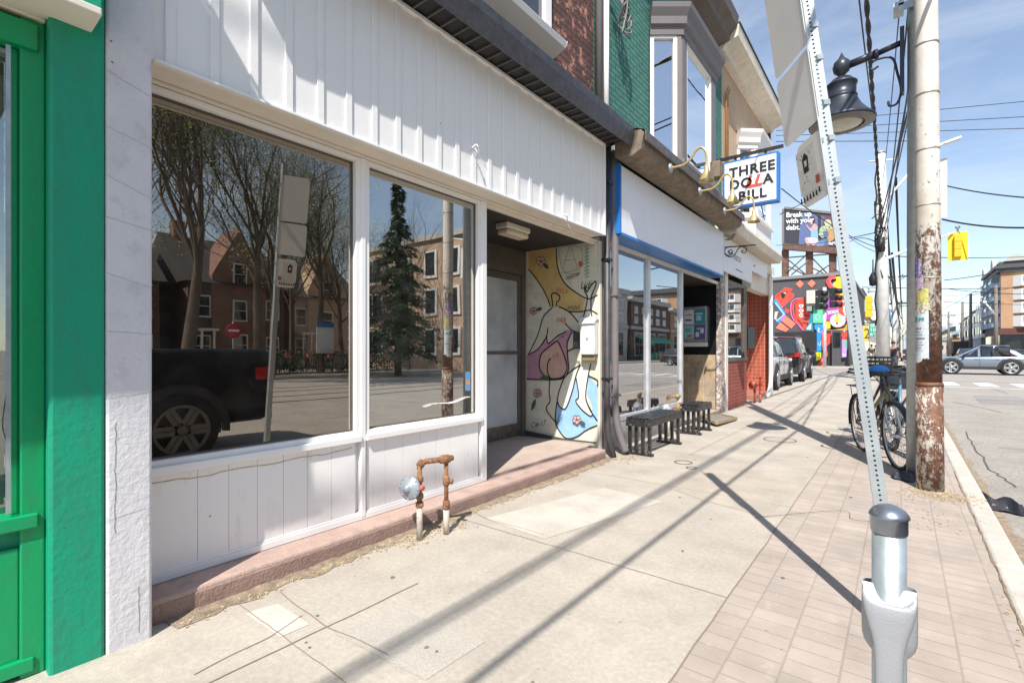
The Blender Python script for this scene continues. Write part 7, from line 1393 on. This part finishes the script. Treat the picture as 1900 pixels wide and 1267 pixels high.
span(1640, 475, 25, 1990, 470, 60, 'streetcar span wire to the right of the junction', .02, .2); span(1600, 533, 44, 1990, 530, 75, 'lower span wire across the junction', .03, .2); span(1655, 470, 26, 1672, 610, 90, 'wire bundle descending along the distant poles, left', .05, .8); span(1662, 330, 26, 1676, 600, 100, 'wire bundle descending along the distant poles, right', .05, 2.0); span(1660, 520, 30, 1700, 490, 15, 'slack cable between the distant poles and the rusty pole', .012, .15)
span(1750, 575, 90, 1862, 505, 110, 'streetcar wire sloping up to the corner building, upper', .03, .2); span(1750, 590, 90, 1862, 560, 110, 'streetcar wire sloping up to the corner building, lower', .03, .2); span(1750, 560, 80, 1990, 566, 80, 'wire in front of the corner building', .03, .1); span(1752, 600, 120, 1846, 598, 118, 'low wire before the terraces', .035, .1)
# bare tree twigs in the distance
tree('bare_tree', 'bare dark street tree far up the road behind the concrete pole', gy(1668, 640, 62).x-.3, 62, 6.5, .10, 1.0, 8, leaf=0, nb=4, levels=3)
# ================================================================ PEOPLE
def person(label, x, y, z0, rot, joints, colors, h=1.75, group=None, name='person'):
    """skin-modified figure; joints: dict of points in metres for a 1.75 m person, facing -y"""
    t = thing(name, label, 'person', (0, 0, 0), group); J = joints; P = []; E = []; Rr = []; idx = {}
    def add(k, p, r): idx[k] = len(P); P.append(p); Rr.append(r)
    for k, (p, r) in J.items(): add(k, p, r)
    chains = [('pelvis', 'waist', 'chest', 'neck', 'jaw', 'head', 'crown')]+[('chest', 'sh'+s, 'el'+s, 'wr'+s, 'hand'+s) for s in 'LR']+[('pelvis', 'hip'+s, 'kn'+s, 'an'+s, 'toe'+s) for s in 'LR']
    def mk(nm, keys_edges, scale, mt, parent=t, cut=None):
        used = sorted({i for e in keys_edges for i in e}); mp_ = {u: i for i, u in enumerate(used)}; me = bpy.data.meshes.new(nm); me.from_pydata([P[u] for u in used], [(mp_[a], mp_[b]) for a, b in keys_edges], []); o = bpy.data.objects.new(nm, me); sc.collection.objects.link(o); o.parent = parent
        sk = o.modifiers.new('skin', 'SKIN'); sk.use_smooth_shade = True
        for i, u in enumerate(used): r = Rr[u]*scale; me.skin_vertices[0].data[i].radius = (r, r); me.skin_vertices[0].data[i].use_root = (i == 0)
        ss = o.modifiers.new('sub', 'SUBSURF'); ss.levels = 1; ss.render_levels = 1; me.materials.append(mt); return o
    ed = []
    for ch in chains:
        for a, b in zip(ch[:-1], ch[1:]): ed.append((idx[a], idx[b]))
    mk('body', ed, 1.0, mat('skin', colors[0], .6))
    e2 = [(idx['pelvis'], idx['waist']), (idx['waist'], idx['chest'])]+[(idx['chest'], idx['sh'+s]) for s in 'LR']
    for s in 'LR':
        k = 'slv'+s; add(k, tuple(P[idx['sh'+s]][i]+(P[idx['el'+s]][i]-P[idx['sh'+s]][i])*.75 for i in range(3)), Rr[idx['el'+s]]*1.15); e2.append((idx['sh'+s], idx[k]))
    mk('shirt', e2, 1.13, mat('shirt', colors[1], .85))
    e3 = [(idx['pelvis'], idx['hip'+s]) for s in 'LR']+[(idx['hip'+s], idx['kn'+s]) for s in 'LR']+[(idx['kn'+s], idx['an'+s]) for s in 'LR']; mk('trousers', e3, 1.16, mat('trousers', colors[2], .85)); mk('shoe', [(idx['anL'], idx['toeL'])], 1.3, K_black); mk('shoe', [(idx['anR'], idx['toeR'])], 1.3, K_black)
    hd = P[idx['head']]; mb = MB(); rows = []
    for i in range(8):
        a = i/7*math.pi*.55; rows.append([V(hd[0]+.098*math.sin(a)*math.cos(b_), hd[1]+.015+.112*math.sin(a)*math.sin(b_), hd[2]+.025+.115*math.cos(a)) for b_ in [k*math.pi/8 for k in range(16)]])
    mb.grid(rows, closev=True); mb.build('hair', mat('hair', colors[3], .8), t)
    mb = MB(); mb.lathe((hd[0], hd[1]-.098, hd[2]-.015), [(.012, 0), (.008, .015), (.0, .02)], (0, -1, -.2), 8); [mb.lathe((hd[0]+s*.035, hd[1]-.088, hd[2]+.01), [(.0, .006), (.012, 0)], (0, 1, 0), 8) for s in (-1, 1)]; mb.build('face', mat('skin', [c*.7 for c in colors[0]], .6), t)
    t.location = (x, y, z0); t.rotation_euler = (0, 0, rot); s = h/1.75; t.scale = (s, s, s); return t
def stand(armL=((.26, 0, 1.12), (.27, -.05, .88), (.27, -.08, .79)), armR=((-.26, 0, 1.12), (-.27, -.05, .88), (-.27, -.08, .79)), legs=0.):
    return dict(pelvis=((0, 0, .95), .13), waist=((0, 0, 1.12), .12), chest=((0, 0, 1.36), .145), neck=((0, -.01, 1.50), .055), jaw=((0, -.03, 1.57), .065), head=((0, -.02, 1.64), .088), crown=((0, -.01, 1.71), .06),
        shL=((.185, 0, 1.41), .065), elL=(armL[0], .045), wrL=(armL[1], .032), handL=(armL[2], .038), shR=((-.185, 0, 1.41), .065), elR=(armR[0], .045), wrR=(armR[1], .032), handR=(armR[2], .038),
        hipL=((.09, 0, .90), .095), knL=((.10, -.03-legs*.5, .50), .065), anL=((.10, .02-legs, .09), .042), toeL=((.11, -.14-legs, .04), .036), hipR=((-.09, 0, .90), .095), knR=((-.10, -.03+legs*.2, .50), .065), anR=((-.10, .05+legs, .09), .042), toeR=((-.11, -.11+legs, .04), .036))
ride = dict(pelvis=((0, .22, 1.04), .13), waist=((0, .16, 1.20), .125), chest=((0, .04, 1.42), .15), neck=((0, -.02, 1.56), .055), jaw=((0, -.05, 1.62), .065), head=((0, -.04, 1.69), .088), crown=((0, -.02, 1.76), .06),
    shL=((.19, .02, 1.46), .065), elL=((.33, -.10, 1.25), .045), wrL=((.34, -.22, 1.08), .032), handL=((.31, -.26, 1.03), .038), shR=((-.19, .02, 1.46), .065), elR=((-.34, -.04, 1.27), .045), wrR=((-.22, -.22, 1.38), .032), handR=((-.13, -.26, 1.42), .038),
    hipL=((.09, .22, 1.0), .095), knL=((.12, -.12, .74), .068), anL=((.12, .06, .32), .042), toeL=((.12, -.10, .26), .036), hipR=((-.09, .22, 1.0), .095), knR=((-.12, -.16, .86), .068), anR=((-.12, -.02, .48), .042), toeR=((-.12, -.18, .44), .036))
pc_ = gy(1657, 690, 30); XC = pc_.x
person('cyclist in dark T-shirt and cap riding towards the camera, one hand raised', XC, 30, -.12, 0, ride, ((.42, .26, .18), (.035, .035, .04), (.05, .05, .06), (.02, .02, .02)), 1.75)
bk4 = bike('bicycle', 'bicycle ridden by the cyclist in dark clothes', XC, 30, 0, (.03, .03, .03)); bk4['group'] = 'ridden bicycles'; bk4.location.z = -.12
p = gy(1617, 690, 50); person('pedestrian in black top and pale trousers on the pavement by the teal banner', p.x, 50, 0, R(20), stand(legs=.12), ((.35, .22, .16), (.03, .03, .03), (.40, .44, .38), (.02, .02, .02)), 1.72, 'pedestrians on the far pavement')
p = gy(1625, 690, 53); person('pedestrian in a white shirt on the pavement beside the teal banner', p.x, 53, 0, R(-30), stand(legs=.1), ((.45, .3, .22), (.6, .6, .6), (.05, .05, .08), (.06, .04, .03)), 1.7, 'pedestrians on the far pavement')
# bike share dock across the street (reflection) + notice panel + do-not-enter sign
dk = thing('bike_dock', 'row of docked share bicycles across the street, reflected in the left window', 'bike dock', (19.4, 15, 0)); 
mb = MB(); mb.box(19.2, 19.35, 10.8, 19.5, 0, .08); mb.build('dock_rail', K_dkgrey, dk)
for i in range(7):
    yy = 11.3+i*1.2; mb = MB(); 
    for cx in (18.75, 19.75): mb.tube([(cx+.33*math.cos(k*.524), yy, .33+.33*math.sin(k*.524)) for k in range(12)], .025, 5, closed=True)
    mb.tube([(18.75, yy, .33), (18.9, yy, 1.0)], .03, 5); mb.tube([(18.85, yy, .8), (19.25, yy, .3), (19.5, yy, .85)], .03, 5); mb.box(18.8, 19.0, yy-.28, yy+.28, .98, 1.03); mb.box(19.4, 19.65, yy-.07, yy+.07, .88, .94); o = mb.build('docked_bicycle', K_black, dk)
    mb = MB(); mb.box(18.62, 18.80, yy-.12, yy+.12, .85, 1.06); mb.build('basket', M((.5, .12, .10)), o)
nb2 = thing('dock_panel', 'white notice panel with blue header beside the docked bicycles', 'notice panel', (19, 14.6, 0)); mb = MB(); mb.box(18.98, 19.03, 14.3, 15.3, 1.1, 2.5); mb.build('sign_panel', K_white, nb2); mb = MB(); mb.box(18.96, 19.04, 14.29, 15.31, 2.5, 2.75); mb.build('header', M_blue, nb2); mb = MB(); mb.box(19, 19.06, 14.35, 14.42, 0, 1.1); mb.box(19, 19.06, 15.18, 15.25, 0, 1.1); mb.build('leg', K_dkgrey, nb2)
dn_ = thing('no_entry_sign', 'round red no entry sign across the street, reflected in the left window', 'sign', (17.5, 9.4, 0)); mb = MB(); mb.lathe((17.45, 9.4, 2.1), [(0, -.01), (.34, -.01), (.34, .01), (0, .01)], (1, 0, 0), 28); mb.build('sign_panel', M((.5, .04, .04)), dn_); mb = MB(); mb.box(17.41, 17.43, 9.17, 9.63, 2.05, 2.15); mb.build('bar', K_white, dn_); mb = MB(); mb.tube([(17.5, 9.4, 0), (17.5, 9.4, 2.5)], .03, 6); mb.build('post', M_galv, dn_)
for nm_ in ('pickup_truck',): pass
# extra wires converging on the poles, parapet crowns on the corner building
rs = random.Random(12)
for i in range(9):
    u0, v0 = 1640+rs.uniform(-6, 10), rs.uniform(340, 480); u1, v1 = 1664+rs.uniform(-8, 14), rs.uniform(560, 625)
    span(u0, v0, 25.5, u1, v1, rs.uniform(60, 110), 'thin dark wire in the tangled fan dropping behind the concrete pole into the distance', rs.uniform(.02, .035), rs.uniform(.3, 1.6))
for i, (a, b, Y0, Y1) in enumerate((((1752, 520), (1990, 470), 60, 60), ((1752, 535), (1990, 545), 80, 70), ((1752, 640-20), (1830, 560), 150, 118), ((1752, 548), (1846, 540), 120, 118), ((1846, 540), (1990, 500), 118, 90), ((1800, 548), (1848, 532), 150, 118))):
    span(*a, Y0, *b, Y1, ['upper trolley wire right of the rusty pole', 'middle trolley wire right of the rusty pole', 'rising guy wire by the terraces', 'wire from the distant poles to the corner pole', 'wire from the corner pole out of frame', 'short wire between the two terrace poles'][i], .035, .3)
for xx in (xc+.4, xc+9, xc+18): 
    mb = MB(); mb.prism([(xx, Yc-.55, zt+.61), (xx+3.2, Yc-.55, zt+.61), (xx+2.6, Yc-.55, zt+1.3), (xx+1.6, Yc-.55, zt+1.9), (xx+.6, Yc-.55, zt+1.3)], (0, .5, 0)); mb.build('gable_crown', M_pale, cb)
for yy in (Yc+3.6, Yc+16.6):
    mb = MB(); mb.prism([(xc-.9, yy-1.6, zt-.2), (xc-.9, yy+1.6, zt-.2), (xc-.9, yy+1.2, zt+1.0), (xc-.9, yy, zt+1.7), (xc-.9, yy-1.2, zt+1.0)], (.5, 0, 0)); mb.build('gable_crown', M_pale, cb)
